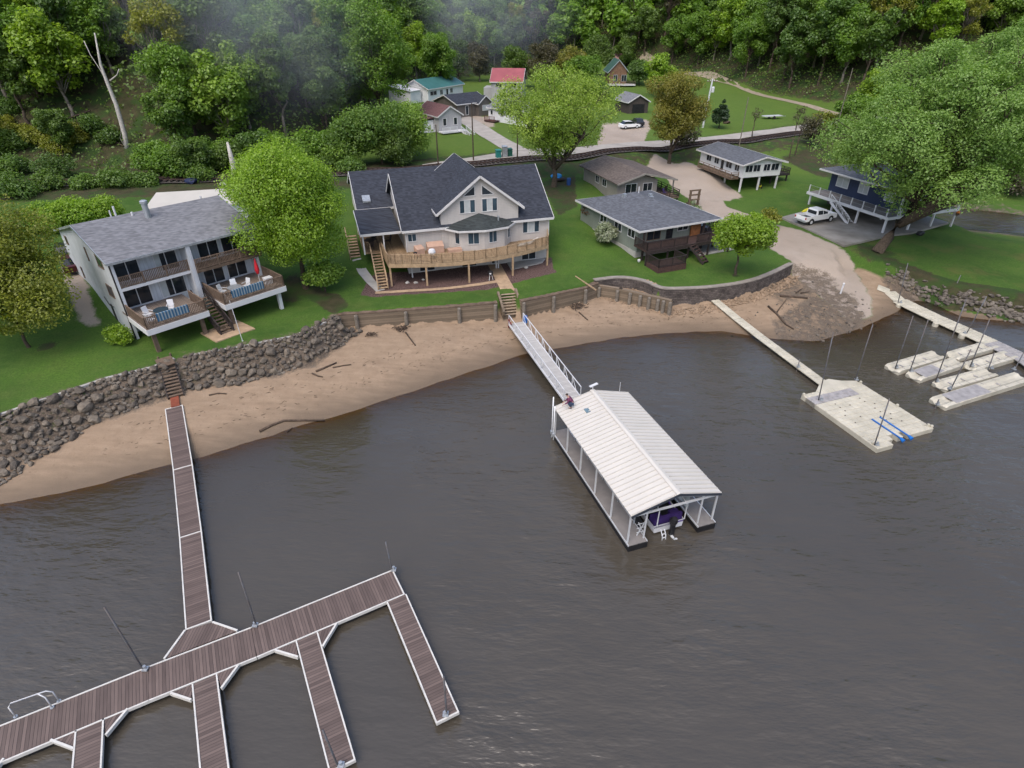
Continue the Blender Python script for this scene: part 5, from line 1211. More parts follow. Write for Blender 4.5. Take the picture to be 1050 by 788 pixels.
def hip_roof(parent, x0, x1, y0, y1, ze, pts, mat, th=.16):
    (xa, ya, za), (xb, yb, zb) = pts
    E = [(x0, y0, ze), (x1, y0, ze), (x1, y1, ze), (x0, y1, ze)]
    v = E + [(xa, ya, za), (xb, yb, zb)] + [(p[0], p[1], p[2] - th) for p in E]
    m = MB().add(v, [(0, 1, 4), (1, 2, 5, 4), (2, 3, 5), (3, 0, 4, 5), (9, 8, 7, 6)] + [(i, 6 + i, 6 + (i + 1) % 4, (i + 1) % 4) for i in range(4)])
    r = m.build('roof', mat, parent); t = MB()
    for i in range(4):
        a, b = E[i], E[(i + 1) % 4]; t.bar((a[0], a[1], ze - th / 2 - .01), (b[0], b[1], ze - th / 2 - .01), .07, th + .05)
    t.build('fascia', M['trim'], r); return r
rg = hip_roof(GHs, -.6, 11.5, -1.0, 13.7, 6.58, ((5.3, 5.2, 8.15), (5.3, 8.8, 8.15)), M['shingle_blue'])
MB().tube((5.6, 8.4, 8.0), (5.6, 8.4, 8.85), .07).build('vent_pipe', M['white'], rg)
m = MB()
for x, y in ((3.6, 8.6), (6.6, 7.2), (6.0, 6.2)): m.box(x - .22, x + .22, y - .22, y + .22, 7.5, 8.12)
m.build('roof_vent', M['steel'], rg)
for a, b in ((.6, 2.1), (3.4, 5.0), (6.7, 8.3)): window(GHs, (0, 0), *LEFT, a, b, 5.1, 6.15, 'trim', 'glass', 1, .09)
window(GHs, (0, 0), *FRONT, 5.6, 7.2, 5.5, 6.2, 'trim', 'glass', 1, .07); window(GHs, (0, 0), *FRONT, 4.0, 4.95, 4.8, 6.3, 'black', 'glass', 0, .06, 'deck_door', False); window(GHs, (0, 0), *FRONT, 1.2, 3.2, 4.9, 6.2, 'siding_g' if False else 'oldrail', 'glass', 1, .07)
MB().box(7.5, 8.9, -.3, -.1, 4.75, 6.35).build('porch_panel', plain('rust_panel', (.24, .1, .04), .8, .3), GHs)
for x, y in ((10.9, -.7), (9.0, -.7), (.2, -.9)): MB().box(x - .1, x + .1, y - .1, y + .1, 2.7, 6.4).build('porch_post', M['darkwood'], GHs)
dk = MB().box(-.5, 7.7, -2.6, -.02, 4.55, 4.75).box(7.7, 12.0, -2.6, 4.4, 4.55, 4.752).build('upper_deck', M['redwood'], GHs)
MB().box(-.56, 12.06, -2.7, -2.6, 4.35, 4.75).box(12.0, 12.1, -2.6, 4.4, 4.35, 4.75).build('rim_board', M['darkwood'], dk)
railing(dk, [(-.45, -.1, 4.75), (-.45, -2.55, 4.75), (5.2, -2.55, 4.75)], .95, 'darkwood', .16, 1.8, bw=.05)
railing(dk, [(6.6, -2.55, 4.75), (11.95, -2.55, 4.75), (11.95, 4.3, 4.75)], .95, 'darkwood', .16, 1.8, bw=.05)
for x in (-.4, 2.6, 5.6, 8.6, 11.8): MB().box(x - .08, x + .08, -2.55, -2.39, 2.6, 4.6).build('deck_post', M['darkwood'], dk)
ld = MB().box(-.4, 3.4, -4.9, -2.75, 3.4, 3.55).build('lower_deck', M['redwood'], GHs)
MB().box(-.45, 3.45, -4.95, -4.88, 2.8, 3.5).box(-.46, -.4, -4.9, -2.7, 2.8, 3.5).build('lattice_skirt', plain('red_brown_lattice', (.065, .036, .032), .8, .3, 6), ld)
railing(ld, [(-.35, -2.7, 3.55), (-.35, -4.85, 3.55), (3.35, -4.85, 3.55), (3.35, -2.8, 3.55)], .9, 'darkwood', .16, 1.8, bw=.05)
t_, s_ = MB(), MB(); stairs(t_, s_, (5.9, -2.6, 4.7), (6.6, -4.6, 2.95), 1.1, 7); sd = t_.build('deck_stairs', M['redwood'], GHs); s_.build('stringer', M['darkwood'], sd)
P = lambda x, y, z: (*gl(x, y), z)
o = table('patio_table', 'round white glass table on the right part of the dark deck', P(9.8, 1.2, 4.76), .7, 'alu')
for k, (x, y, a) in enumerate(((8.9, .6, 120), (10.7, .8, 240), (9.9, 2.3, 0))): chair('deck_chair', ('grey deck chair left of the round table on the dark deck', 'grey deck chair right of the round table on the dark deck', 'grey deck chair behind the round table on the dark deck')[k], P(x, y, 4.76), GA + a, 'steel', 'chairs on the dark deck')
for k, (px, py) in enumerate(((655, 269), (704, 264))):
    o = tag(MB().lathe((0, 0), [(.09, 0), (.16, .12), (.17, .3), (.12, .34)], 12).build('white_planter', M['white']), ('small white planter at the left corner of the dark deck', 'small white planter at the foot of the dark deck stairs')[k], 'planter'); o.location = G(px, py, 3.0)
MB().prism([gl(7.5, -2.4), gl(12.8, -2.4), gl(12.8, 3), gl(7.5, 3)], 2.9, 3.06).build('concrete_pad', M['concrete'])['kind'] = 'structure'
tag(MB().bar((*G2(590, 284, 3), 3.05), (*G2(611, 298, 3), 3.05), .1, .12).build('landscape_timber', M['cedar_rail']), 'pale landscape timber lying at the end of the right seawall lawn', 'timber')

# ------------------------------------------------------------------ brown roofed house behind it
M['siding_b'] = siding('taupe_siding', (.25, .235, .215), .2, 2, .08)
M['shingle_brown'] = shingle('brown_grey_shingles', (.12, .1, .092), .05, .3)
B0 = Vector((15.3, 88.6)); BAg = 18.9
def blc(x, y): a = R(BAg); return (B0.x + x * math.cos(a) - y * math.sin(a), B0.y + x * math.sin(a) + y * math.cos(a))
BHs = thing('brown_roofed_house', 'taupe cottage with a low brown gable roof behind the grey house', 'house', (B0.x, B0.y, 3.6), BAg)
wall_faces(MB(), 0, 6.6, 0, 11.5, 3.2, 6.75, 7.75, 'y').build('wall', M['siding_b'], BHs)
m = MB(); rb = m.slab([(-.5, -.9, 6.78), (3.9, -.9, 8.0), (3.9, 12.3, 8.0), (-.5, 12.3, 6.78)], .16).slab([(3.9, -.9, 8.0), (9.4, -.9, 6.75), (9.4, 12.3, 6.75), (3.9, 12.3, 8.0)], .16).build('roof', M['shingle_brown'], BHs)
t = MB()
for y in (-.93, 12.33): t.bar((-.5, y, 6.68), (3.9, y, 7.9), .06, .24).bar((3.9, y, 7.9), (9.4, y, 6.65), .06, .24)
t.build('fascia', M['siding_b'], rb); window(BHs, (0, 0), *FRONT, 1.3, 3.2, 4.7, 6.5, 'alu', 'glass', 1, .08, 'sliding_door', False); window(BHs, (0, 0), *FRONT, 4.2, 5.8, 5.2, 6.4, 'trim', 'glass', 1)
for a, b in ((3.4, 4.8), (5.9, 7.2)): window(BHs, (0, 0), *LEFT, a, b, 5.3, 6.4, 'trim', 'glass', 1)
for y in (-.5, 5, 11): MB().box(9.0, 9.15, y, y + .15, 3.2, 6.7).build('porch_post', M['siding_b'], BHs)
dk = MB().box(-.3, 9.2, -2.2, -.02, 4.4, 4.6).box(6.62, 9.2, -.02, 8, 4.4, 4.602).build('deck', M['oldwood'], BHs)
railing(dk, [(-.25, -2.15, 4.6), (9.15, -2.15, 4.6), (9.15, 7.9, 4.6)], .95, 'darkwood', 0, 1.6, rails=3)
for x in (0, 4.5, 9): MB().box(x - .08, x + .08, -2.1, -1.94, 3, 4.5).build('deck_post', M['darkwood'], dk)
P = lambda x, y, z: (*blc(x, y), z)
for k, (x, y, a) in enumerate(((7.4, -1.2, 30), (8.2, .6, 200))): chair('deck_chair', ('reddish deck chair at the front of the brown roofed porch', 'dark deck chair deeper in the brown roofed porch')[k], P(x, y, 4.61), BAg + a, ('redchair', 'darkwood')[k] if k else 'purple', 'chairs of the brown roofed porch')
# timber rack and lilac on the drive
o = thing('timber_rack', 'old timber frame rack standing at the edge of the gravel drive', 'rack', (26.9, 89.2, 3.1), 20)
for x in (-.75, .75): MB().box(x - .12, x + .12, -.12, .12, 3.0, 5.6).build('upright', M['oldwood'], o)
for z in (3.5, 4.2, 4.9, 5.55): MB().box(-.95, .95, -.1, .1, z - .09, z + .09).build('crossbar', M['oldwood'], o)
chair('garden_chair', 'dark wooden garden chair beside the timber rack', (25.6, 88.6, 3.1), 200, 'oldwood')

# ------------------------------------------------------------------ white house on posts
M['siding_w'] = siding('white_lap_siding', (.66, .68, .7), .2, 2, .05)
H0 = Vector((36.0, 97.0)); HA = 17.4
WHs = thing('stilt_house', 'white cottage on posts with a grey gable roof and dark windows', 'house', (H0.x, H0.y, 3.1), HA)
wall_faces(MB(), .6, 7.7, .4, 12.5, 5.35, 7.5, 8.35, 'y').build('wall', M['siding_w'], WHs)
gable_roof(WHs, .6, 7.7, .4, 12.5, 7.5, 8.35, 'y', M['shingle_blue'], .65, .6, .16)
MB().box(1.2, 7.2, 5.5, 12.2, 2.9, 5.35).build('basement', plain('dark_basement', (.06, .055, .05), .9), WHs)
for x in (.75, 4.1, 7.5):
    for y in (.6, 4.8): MB().box(x - .11, x + .11, y - .11, y + .11, 2.7, 5.35).build('post', M['white'], WHs)
for a, b in ((.95, 2.3), (2.4, 3.75), (4.3, 5.6), (5.75, 7.2)): window(WHs, (0, .4), *FRONT, a, b, 6.15, 7.25, 'white', 'glass', 1, .06)
for a, b in ((1.4, 2.6), (3.4, 5.0), (7.0, 8.3), (9.2, 10.6)): window(WHs, (.6, 0), *LEFT, a, b, 6.1, 7.1, 'white', 'glass', 1, .06)
window(WHs, (.6, 0), *LEFT, 5.5, 6.4, 5.4, 7.2, 'white', 'glass', 0, .06, 'side_door', False)
dk = MB().box(-.9, .58, 1.2, 10.8, 5.0, 5.2).build('side_deck', M['oldwood'], WHs); railing(dk, [(.5, 1.25, 5.2), (-.85, 1.25, 5.2), (-.85, 10.7, 5.2)], .9, 'oldrail', 0, 1.5, rails=3)
dk = MB().box(7.72, 11.6, 2.5, 8.5, 4.6, 4.8).build('back_deck', M['darkwood'], WHs); railing(dk, [(7.8, 2.55, 4.8), (11.5, 2.55, 4.8), (11.5, 8.4, 4.8)], .95, 'darkwood', .2, 1.5, rails=2)
for x in (8.2, 11.3):
    for y in (2.8, 8.2): MB().box(x - .1, x + .1, y - .1, y + .1, 2.8, 4.6).build('deck_post', M['darkwood'], dk)
a = R(HA); hl = lambda x, y: (H0.x + x * math.cos(a) - y * math.sin(a), H0.y + x * math.sin(a) + y * math.cos(a))
table('deck_table', 'white round table at the front corner of the stilt house side deck', (*hl(-.2, 2.0), 5.21), .4, 'white')
o = thing('riding_mower', 'yellow and dark riding mower parked under the white stilt house', 'mower', (*hl(5.2, 1.6), 3.12), 80)
z = 3.12; MB().prism([(-.3, -.3), (.75, -.28), (.75, .28), (-.3, .3)], z + .3, [z + .6, z + .75, z + .75, z + .6]).build('body', plain('yellow_paint', (.45, .42, .02), .5), o)
MB().box(-.35, .05, -.22, .22, z + .6, z + .72).bar((-.35, 0, z + .6), (-.45, 0, z + 1.05), .42, .08).build('seat', M['black'], o)
for x, r in ((-.4, .25), (.6, .18)):
    for y in (-.42, .3): MB().tube((x, y, z + r), (x, y + .12, z + r), r, r, 12).build('wheel', M['rubber'], o)
MB().tube((.2, 0, z + .6), (.05, 0, z + 1.0), .03).build('steering_column', M['black'], o)

# ------------------------------------------------------------------ navy house behind the big tree
M['siding_n'] = siding('navy_siding', (.035, .05, .1), .2, 2, .1)
N0 = Vector((51.3, 78.7)); NA = 20.3
NHs = thing('navy_house', 'navy blue raised house with white railed deck behind the big tree', 'house', (N0.x, N0.y, 2.6), NA)
wall_faces(MB(), .9, 10.4, 1.6, 13.4, 5.0, 8.0).build('wall', M['siding_n'], NHs)
rn = hip_roof(NHs, -.9, 11.2, -1.0, 14.2, 8.1, ((5.15, 4.8, 9.9), (5.15, 8.6, 9.9)), M['shingle_blue'])
MB().box(1.2, 10.2, 7.5, 13.2, 2.4, 5.0).build('basement', plain('navy_house_basement', (.09, .085, .08), .9), NHs)
dk = MB().box(-2.4, 10.6, -.3, 1.59, 4.75, 4.95).box(-2.4, .88, 1.59, 13.9, 4.75, 4.952).build('deck', M['deckcomp'], NHs)
e = MB().box(-2.45, 10.65, -.4, -.3, 4.62, 5.0).box(-2.5, -2.4, -.4, 13.95, 4.62, 5.0).build('deck_edge', M['white'], dk)
for i in range(8): MB().box(-2.42, -2.3, .0 + i * 1.95, .12 + i * 1.95, 4.95, 6.0).build('rail_post', M['white'], dk)
for i in range(7): MB().box(-.4 + i * 1.8, -.28 + i * 1.8, -.35, -.23, 4.95, 6.0).build('rail_post', M['white'], dk)
MB().bar((-2.36, -.3, 5.95), (-2.36, 13.8, 5.95), .03).bar((-2.36, -.3, 5.45), (-2.36, 13.8, 5.45), .02).bar((-2.4, -.3, 5.95), (10.6, -.3, 5.95), .03).bar((-2.4, -.3, 5.45), (10.6, -.3, 5.45), .02).build('cable_rail', M['steel'], dk)
for x in (-.6, 2.6, 6.5, 10.3): MB().box(x - .1, x + .1, -.3, -.1, 4.95, 8.0).build('porch_post', M['white'], NHs)
for x, y in ((-2.2, 0), (-2.2, 4.5), (-2.2, 9), (2, -.2), (6.2, -.2), (10.3, -.2), (-2.2, 13.3), (2.5, 4.5), (6.5, 4.5), (10, 4.5)): MB().box(x - .11, x + .11, y - .11, y + .11, 2.4, 4.75).build('deck_post', M['white'], NHs)
for a, b in ((2.2, 3.8), (6.5, 8.2), (10.0, 12.2)): window(NHs, (.9, 0), *LEFT, a, b, 5.9, 7.4, 'white', 'blind', 1, .12)
for a, b in ((1.6, 3.6), (4.6, 6.8), (7.8, 9.6)): window(NHs, (0, 1.6), *FRONT, a, b, 5.1, 7.3, 'white', 'glass', 1, .1, 'sliding_door', False)
t_, s_ = MB(), MB(); stairs(t_, s_, (-2.9, 8.5, 4.9), (-2.9, 4.6, 2.8), 1.0, 9); sd = t_.build('stairs', M['deckcomp'], NHs); s_.build('stringer', M['white'], sd); railing(sd, [(-3.45, 8.5, 4.95), (-3.45, 4.6, 2.85)], .95, 'white', .3, 1.3)
a = R(NA); nl = lambda x, y: (N0.x + x * math.cos(a) - y * math.sin(a), N0.y + x * math.sin(a) + y * math.cos(a))
sheet('concrete_apron', [G2(801, 222.5, 2.9), G2(866, 252, 2.85), G2(912, 242, 2.75), G2(935, 239.5, 2.75), nl(10.4, .2), nl(10.2, 7.4), nl(-2, 9.0), G2(822, 216.5, 2.95)], .25, plain('wet_concrete_apron', (.2, .18, .155), .6, .25, .35, .35, 0, .15, 18, c2=(.3, .285, .265)), 2.86)
o = thing('flower_basket', 'orange flower basket hanging under the right corner of the navy house deck', 'hanging basket', (*nl(10.4, -.45), 3.6)); z = 4.0
MB().lathe((0, 0), [(.15, z), (.25, z + .2), (.26, z + .28)], 12).build('basket', M['oldwood'], o); MB().blob((0, 0, z + .4), (.34, .34, .24), 4, .3, 2).build('flowers', plain('orange_flowers', (.5, .17, .03), .8, .4, 9), o); MB().tube((0, 0, z + .4), (0, 0, 4.76), .012).build('chain', M['steel'], o)
o = tag(MB().blob((0, 0, .35), (.75, .5, .4), 9, .2, 2).build('dark_tarp_bundle', M['black']), 'dark tarp bundle on the concrete under the navy house by the big trunk', 'bundle'); o.location = (*nl(1.4, -2.6), 2.86)
o = thing('kayak', 'bright yellow kayak standing on end beside the white pickup', 'kayak', (*G2(829, 218, 2.95), 2.95), 20); z = 2.9
MB().path([(-1.3, 0, z + .25), (-.7, 0, z + .3), (0, 0, z + .32), (.7, 0, z + .3), (1.3, 0, z + .25)], [.05, .3, .42, .3, .05], 12).build('hull', plain('yellow_plastic', (.6, .55, .03), .4, .1), o, True); MB().lathe((0, 0), [(.28, z + .7), (.26, z + .76), (.2, z + .72)], 14).build('cockpit_rim', M['black'], o)

# ------------------------------------------------------------------ white pickup
tk0 = Vector(G2(817.5, 230, 2.95)); tk1 = Vector(G2(861, 222.5, 2.95)); td = tk1 - tk0; TA = math.degrees(math.atan2(td.y, td.x))
tc = tk0 + td.normalized() * 3.3
TZ = max(zt(tc.x, tc.y), 2.86) + .01
tr = thing('pickup_truck', 'white crew cab pickup with an open dark bed parked on the concrete apron', 'pickup truck', (tc.x, tc.y, TZ), TA)
M['carpaint'] = plain('white_car_paint', (.78, .79, .8), .2, .02, 1, .5)
z = TZ; Wt = .98
def side_prism(m, prof, y0, y1):
    n = len(prof); v = [(x, y, zz + z) for y in (y0, y1) for x, zz in prof]
    return m.add(v, [tuple(range(n)), tuple(range(n, 2 * n))[::-1]] + [((i + 1) % n, i, n + i, n + (i + 1) % n) for i in range(n)])
body = MB(); side_prism(body, [(-2.95, .55), (2.85, .5), (2.95, .75), (2.9, 1.08), (2.7, 1.16), (1.35, 1.2), (-.95, 1.2), (-.95, .8), (-2.95, .8)], -Wt, Wt)
side_prism(body, [(-2.95, .8), (-.95, .8), (-.95, 1.22), (-2.95, 1.2)], -Wt, -Wt + .1); side_prism(body, [(-2.95, .8), (-.95, .8), (-.95, 1.22), (-2.95, 1.2)], Wt - .1, Wt)
body.box(-2.97, -2.86, -Wt, Wt, z + .75, z + 1.2); body = body.build('body', M['carpaint'], tr)
cab = MB(); b_ = [(-.98, 1.18), (1.45, 1.18), (.75, 1.82), (.5, 1.88), (-.75, 1.88), (-.9, 1.8)]
n = len(b_); v = [(x, s * (Wt - .04 - (.17 if zz > 1.5 else 0)), zz + z) for s in (-1, 1) for x, zz in b_]
cab.add(v, [tuple(range(n)), tuple(range(n, 2 * n))[::-1]] + [((i + 1) % n, i, n + i, n + (i + 1) % n) for i in range(n)]); cab = cab.build('cab', M['carpaint'], tr)
for s in (-1, 1):
    yb, yt = s * (Wt - .055 + .012), s * (Wt - .2 + .012)
    for x0, x1, t0, t1 in ((-.78, .12, -.72, .1), (.22, 1.18, .2, .72)):
        q = [(x0, yb * .99, z + 1.25), (x1, yb * .99, z + 1.25), (t1, yt, z + 1.76), (t0, yt, z + 1.76)]
        MB().add(q + [(a_, b2 * .97, c_) for a_, b2, c_ in q], [(0, 1, 2, 3), (7, 6, 5, 4), (0, 4, 5, 1), (1, 5, 6, 2), (2, 6, 7, 3), (3, 7, 4, 0)]).build('side_window', M['glass'], cab)
MB().add([(1.44, -.86, z + 1.23), (1.44, .86, z + 1.23), (.82, .72, z + 1.8), (.82, -.72, z + 1.8), (1.4, -.86, z + 1.21), (1.4, .86, z + 1.21), (.76, .72, z + 1.78), (.76, -.72, z + 1.78)], [(0, 1, 2, 3), (7, 6, 5, 4), (0, 4, 5, 1), (1, 5, 6, 2), (2, 6, 7, 3), (3, 7, 4, 0)]).build('windscreen', M['glass'], cab)
MB().box(-1.02, -.95, -.7, .7, z + 1.28, z + 1.72).build('rear_window', M['glass'], cab)
MB().box(-2.85, -1.0, -Wt + .11, Wt - .11, z + .81, z + .84).build('bed_liner', plain('bed_liner', (.05, .055, .06), .8), tr)
for x in (-1.85, 1.85):
    for s in (-1, 1):
        MB().tube((x, s * (Wt + .012), z + .4), (x, s * (Wt - .1), z + .4), .5, .5, 18).build('wheel_arch', M['black'], tr)
        w_ = MB().tube((x, s * (Wt + .03), z + .39), (x, s * (Wt - .2), z + .39), .39, .39, 20).build('wheel', M['rubber'], tr); MB().tube((x, s * (Wt + .045), z + .39), (x, s * (Wt - .1), z + .39), .24, .24, 14).build('rim', M['alu'], w_)
for s in (-1, 1):
    MB().box(2.86, 2.97, s * .62, s * .94, z + .8, z + 1.02).build('headlight', M['alu'], tr)
    MB().box(-2.99, -2.86, s * .8, s * .97, z + .85, z + 1.15).build('tail_light', plain('red_lens', (.3, .01, .01), .3), tr)
    MB().box(.95, 1.1, s * (Wt + .0), s * (Wt + .2), z + 1.22, z + 1.42).build('mirror', M['carpaint'], tr)
MB().box(2.93, 3.02, -.55, .55, z + .72, z + 1.02).build('grille', M['black'], tr); MB().box(2.9, 3.06, -.95, .95, z + .45, z + .66).build('front_bumper', M['steel'], tr); MB().box(-3.12, -2.93, -.95, .95, z + .5, z + .7).build('rear_bumper', M['steel'], tr)

def simple_car(name, label, loc, ang, paint, scale=1.):
    o = thing(name, label, 'car', loc, ang); z = loc[2]
    def sp(m, prof, y0, y1):
        n = len(prof); v = [(x, y, zz + z) for y in (y0, y1) for x, zz in prof]; return m.add(v, [tuple(range(n)), tuple(range(n, 2 * n))[::-1]] + [((i + 1) % n, i, n + i, n + (i + 1) % n) for i in range(n)])
    sp(MB(), [(-2.2, .35), (2.2, .35), (2.25, .7), (1.9, .85), (1.0, .95), (-1.9, .98), (-2.2, .9)], -.87, .87).build('body', paint, o)
    sp(MB(), [(-1.9, .96), (1.05, .94), (.3, 1.42), (-1.3, 1.46)], -.76, .76).build('cabin_glass', M['glass'], o)
    sp(MB(), [(.28, 1.43), (-1.32, 1.47), (-1.25, 1.5), (.2, 1.47)][::-1], -.74, .74).build('roof_panel', paint, o)
    for x in (-1.35, 1.4):
        for s in (-1, 1): w_ = MB().tube((x, s * .9, z + .33), (x, s * .7, z + .33), .33, .33, 16).build('wheel', M['rubber'], o); MB().tube((x, s * .91, z + .33), (x, s * .8, z + .33), .2, .2, 12).build('rim', M['alu'], w_)
    return o
p = G2(79, 283, 5.3); simple_car('parked_car', 'dark red car parked beside the left wall of the duplex', (*p, zt(*p) + .06), 128, plain('dark_red_paint', (.06, .012, .014), .3, .1, 1, .5))
p = G2(70, 262, 6.2); simple_car('parked_car', 'black car parked at the back corner of the duplex', (*p, zt(*p) + .06), 120, plain('black_paint', (.012, .012, .014), .3, .1, 1, .5))

# ------------------------------------------------------------------ village houses beyond the railway
def cottage(name, label, pl, pr_, z, depth, eh, rh, axis, wall, roof, wins=(), trim='trim', oh=.4, width=None):
    z0_ = z; z = min(GT(*pl)[2], GT(*pr_)[2] + .8) + .25
    a = Vector(G2(*pl, z)); b = Vector(G2(*pr_, z)); W = width or (b - a).length; ang = math.degrees(math.atan2(b.y - a.y, b.x - a.x))
    o = thing(name, label, 'house', (a.x, a.y, z), ang)
    wall_faces(MB(), 0, W, 0, depth, z - 1.5, z + eh, z + rh, axis).build('wall', wall, o)
    gable_roof(o, 0, W, 0, depth, z + eh, z + rh, axis, roof, oh, .35, .16, trim)
    for side, s0, s1, z0, z1 in wins:
        og, (d, n) = {'f': ((0, 0), FRONT), 'l': ((0, 0), LEFT), 'r': ((W, 0), RIGHT)}[side]
        window(o, og, d, n, s0, s1, z + z0, z + z1, trim, 'glass', 1 if s1 - s0 > 1 else 0, .1)
    ZSHIFT[o.name] = z - z0_; print(name, round(z, 1), [round(q) for q in a]); return o, W
M['roof_teal'] = plain('teal_metal_roof', (.05, .15, .15), .5, .15, .5); M['roof_red'] = plain('red_metal_roof', (.27, .075, .085), .5, .15, .5)
M['shingle_redbrown'] = shingle('red_brown_shingles', (.14, .075, .075), .06, .3)
M['siding_d'] = siding('dark_taupe_siding', (.13, .115, .105), .2, 2, .1); M['siding_grey'] = siding('light_grey_siding', (.36, .36, .37), .2, 2, .08)
o, W_ = cottage('village_house', 'long white cottage with a teal metal roof at the wood edge', (439.5, 104.5), (475, 98), 8.0, 8, 2.9, 4.7, 'x', M['siding_w'], M['roof_teal'], (('f', .8, 3.6, 1.2, 2.3), ('f', 5.0, 6.2, 1.1, 2.3), ('f', 7.6, 8.6, .3, 2.3), ('f', 9.4, 10.6, 1.1, 2.3)))
MB().box(-4.5, -.45, 2, 9, 7.2, 10.6).build('side_shed', M['siding_w'], o); MB().slab([(-4.8, 1.7, 10.7), (-.4, 1.7, 10.7), (-.4, 9.3, 11.6), (-4.8, 9.3, 11.6)], .12).build('shed_roof', M['white'], o)
o, W_ = cottage('village_house', 'dark cottage with a low grey roof and a white porch door', (469, 120.5), (500.5, 116.5), 7.0, 9, 2.7, 4.2, 'x', M['siding_d'], M['shingle_dark'], (('f', 2.4, 3.3, .2, 2.2), ('f', 6.3, 8.0, .9, 2.1)))
m = MB(); wall_faces(m, 5.4, 9.2, -1.2, 2, 6.3, 9.6, 11.0, 'y'); m.build('front_gable', M['siding_d'], o); gable_roof(o, 5.4, 9.2, -1.2, 4.5, 9.6, 11.0, 'y', M['shingle_dark'], .35, .3, .14, name='gable_roof'); window(o, (0, -1.2), *FRONT, 6.4, 8.2, 7.9, 9.1, 'trim', 'blind', 1, .1)
o, W_ = cottage('village_house', 'white clapboard cottage with a red brown roof and a white porch stair', (450.5, 135), (473.5, 132.5), 7.0, 9.5, 2.9, 4.5, 'y', M['siding_grey'], M['shingle_redbrown'], (('f', .9, 1.8, .9, 2.4), ('f', 3.4, 4.3, .9, 2.4), ('l', 2, 3.2, 1, 2.3)))
dk = MB().box(-.2, W_ + .2, -2.0, -.02, 6.8, 7.0).box(-4.5, -.2, 1.0, 6, 6.8, 7.0).build('porch_deck', M['white'], o); railing(dk, [(-.2, -1.9, 7.0), (W_ * .6, -1.9, 7.0)], .9, 'white', .2, 1.5); railing(dk, [(-4.4, 1.1, 7.0), (-.3, 1.1, 7.0)], .9, 'white', .2, 1.5)
MB().box(-4.2, -.1, 2.2, 8.5, 6.4, 8.9).build('side_wing', M['siding_w'], o); MB().slab([(-4.5, 1.9, 9.0), (-.1, 1.9, 9.4), (-.1, 8.8, 9.4), (-4.5, 8.8, 9.0)], .12).build('wing_roof', M['shingle_redbrown'], o)
t_, s_ = MB(), MB(); stairs(t_, s_, (W_ - .6, -1.9, 6.95), (W_ - .2, -4.6, 5.9), 1.2, 6); sd = t_.build('porch_stairs', M['concrete'], o); s_.build('stringer', M['white'], sd); railing(sd, [(W_ - 1.2, -1.9, 7.0), (W_ - .8, -4.6, 5.95)], .9, 'white', .25, 1.3); railing(sd, [(W_ - .0, -1.9, 7.0), (W_ + .4, -4.6, 5.95)], .9, 'white', .25, 1.3)
o, W_ = cottage('village_house', 'tall grey house with a bright red metal roof', (504, 103.5), (535, 104), 8.0, 9, 4.6, 7.2, 'x', M['siding_grey'], M['roof_red'], (('f', 1.2, 2.8, 3.2, 4.2), ('f', 5, 6.6, 3.2, 4.2), ('f', 2, 4, .8, 2)))
MB().box(-2.2, -.02, 1, 6, 7.2, 11.0).build('side_wing', M['siding_grey'], o)
o, W_ = cottage('village_house', 'low white house with a grey roof partly behind the loose green tree', (501, 122.5), (545, 128), 6.8, 7, 2.5, 3.7, 'x', M['siding_w'], M['shingle_grey'], (('f', .6, 1.3, 1, 2), ('f', 3.4, 4.4, .8, 2.1), ('f', 6, 7, .8, 2.1), ('f', 8.4, 9.6, .8, 2.1)))
dk = MB().box(.2, 3.2, -1.8, -.02, 6.6, 6.85).build('deck', M['redwood'], o); railing(dk, [(.3, -1.75, 6.85), (3.1, -1.75, 6.85)], .9, plain('red_rail', (.12, .04, .035), .7), .2, 1.4)
o, W_ = cottage('log_cabin', 'brown chalet with a green gable roof and a front balcony in the woods', (624.5, 86), (642, 86), 11.5, 10, 3.6, 6.3, 'y', plain('log_wall', (.16, .095, .06), .8, .3, 2), plain('green_roof', (.035, .085, .065), .7, .25), (('f', 1.2, 2.4, .6, 2.4), ('f', 3.6, 5.2, .6, 2.4)), 'steel', .7)
dk = MB().box(-.4, W_ + 2.4, -2.6, -.02, 11.2, 11.5).build('balcony', M['white'], o); railing(dk, [(-.3, -2.5, 11.5), (W_ + 2.3, -2.5, 11.5)], .9, 'oldrail', .25, 1.5)
o, W_ = cottage('village_house', 'small house with a pinkish roof high in the woods behind the chalet', (630, 70), (647, 69), 15, 7, 3, 4.5, 'x', M['siding_d'], plain('pink_grey_roof', (.33, .2, .19), .7, .2), (('f', 1, 2, 1, 2.2),))
o, W_ = cottage('tool_shed', 'dark open shed with a grey gable roof left of the red leafed tree', (644, 116), (664, 115), 7.2, 7, 2.4, 3.8, 'y', plain('dark_shed_wall', (.06, .05, .045), .9), M['shingle_grey'], ())
MB().box(W_ * .2, W_ * .8, -.06, .02, 6.6, 9.0).build('bay_shade_panel', M['black'], o)  # black panel on the closed wall paints the shade inside the bay
p = GT(645, 132)[:2]; simple_car('parked_car', 'white car parked on gravel in front of the dark open shed', (*p, zt(*p) + .05), 20, M['carpaint'])
p = GT(653, 129)[:2]; simple_car('parked_car', 'dark car parked right of the white car by the open shed', (*p, zt(*p) + .05), 100, plain('dark_grey_paint', (.03, .03, .035), .3))

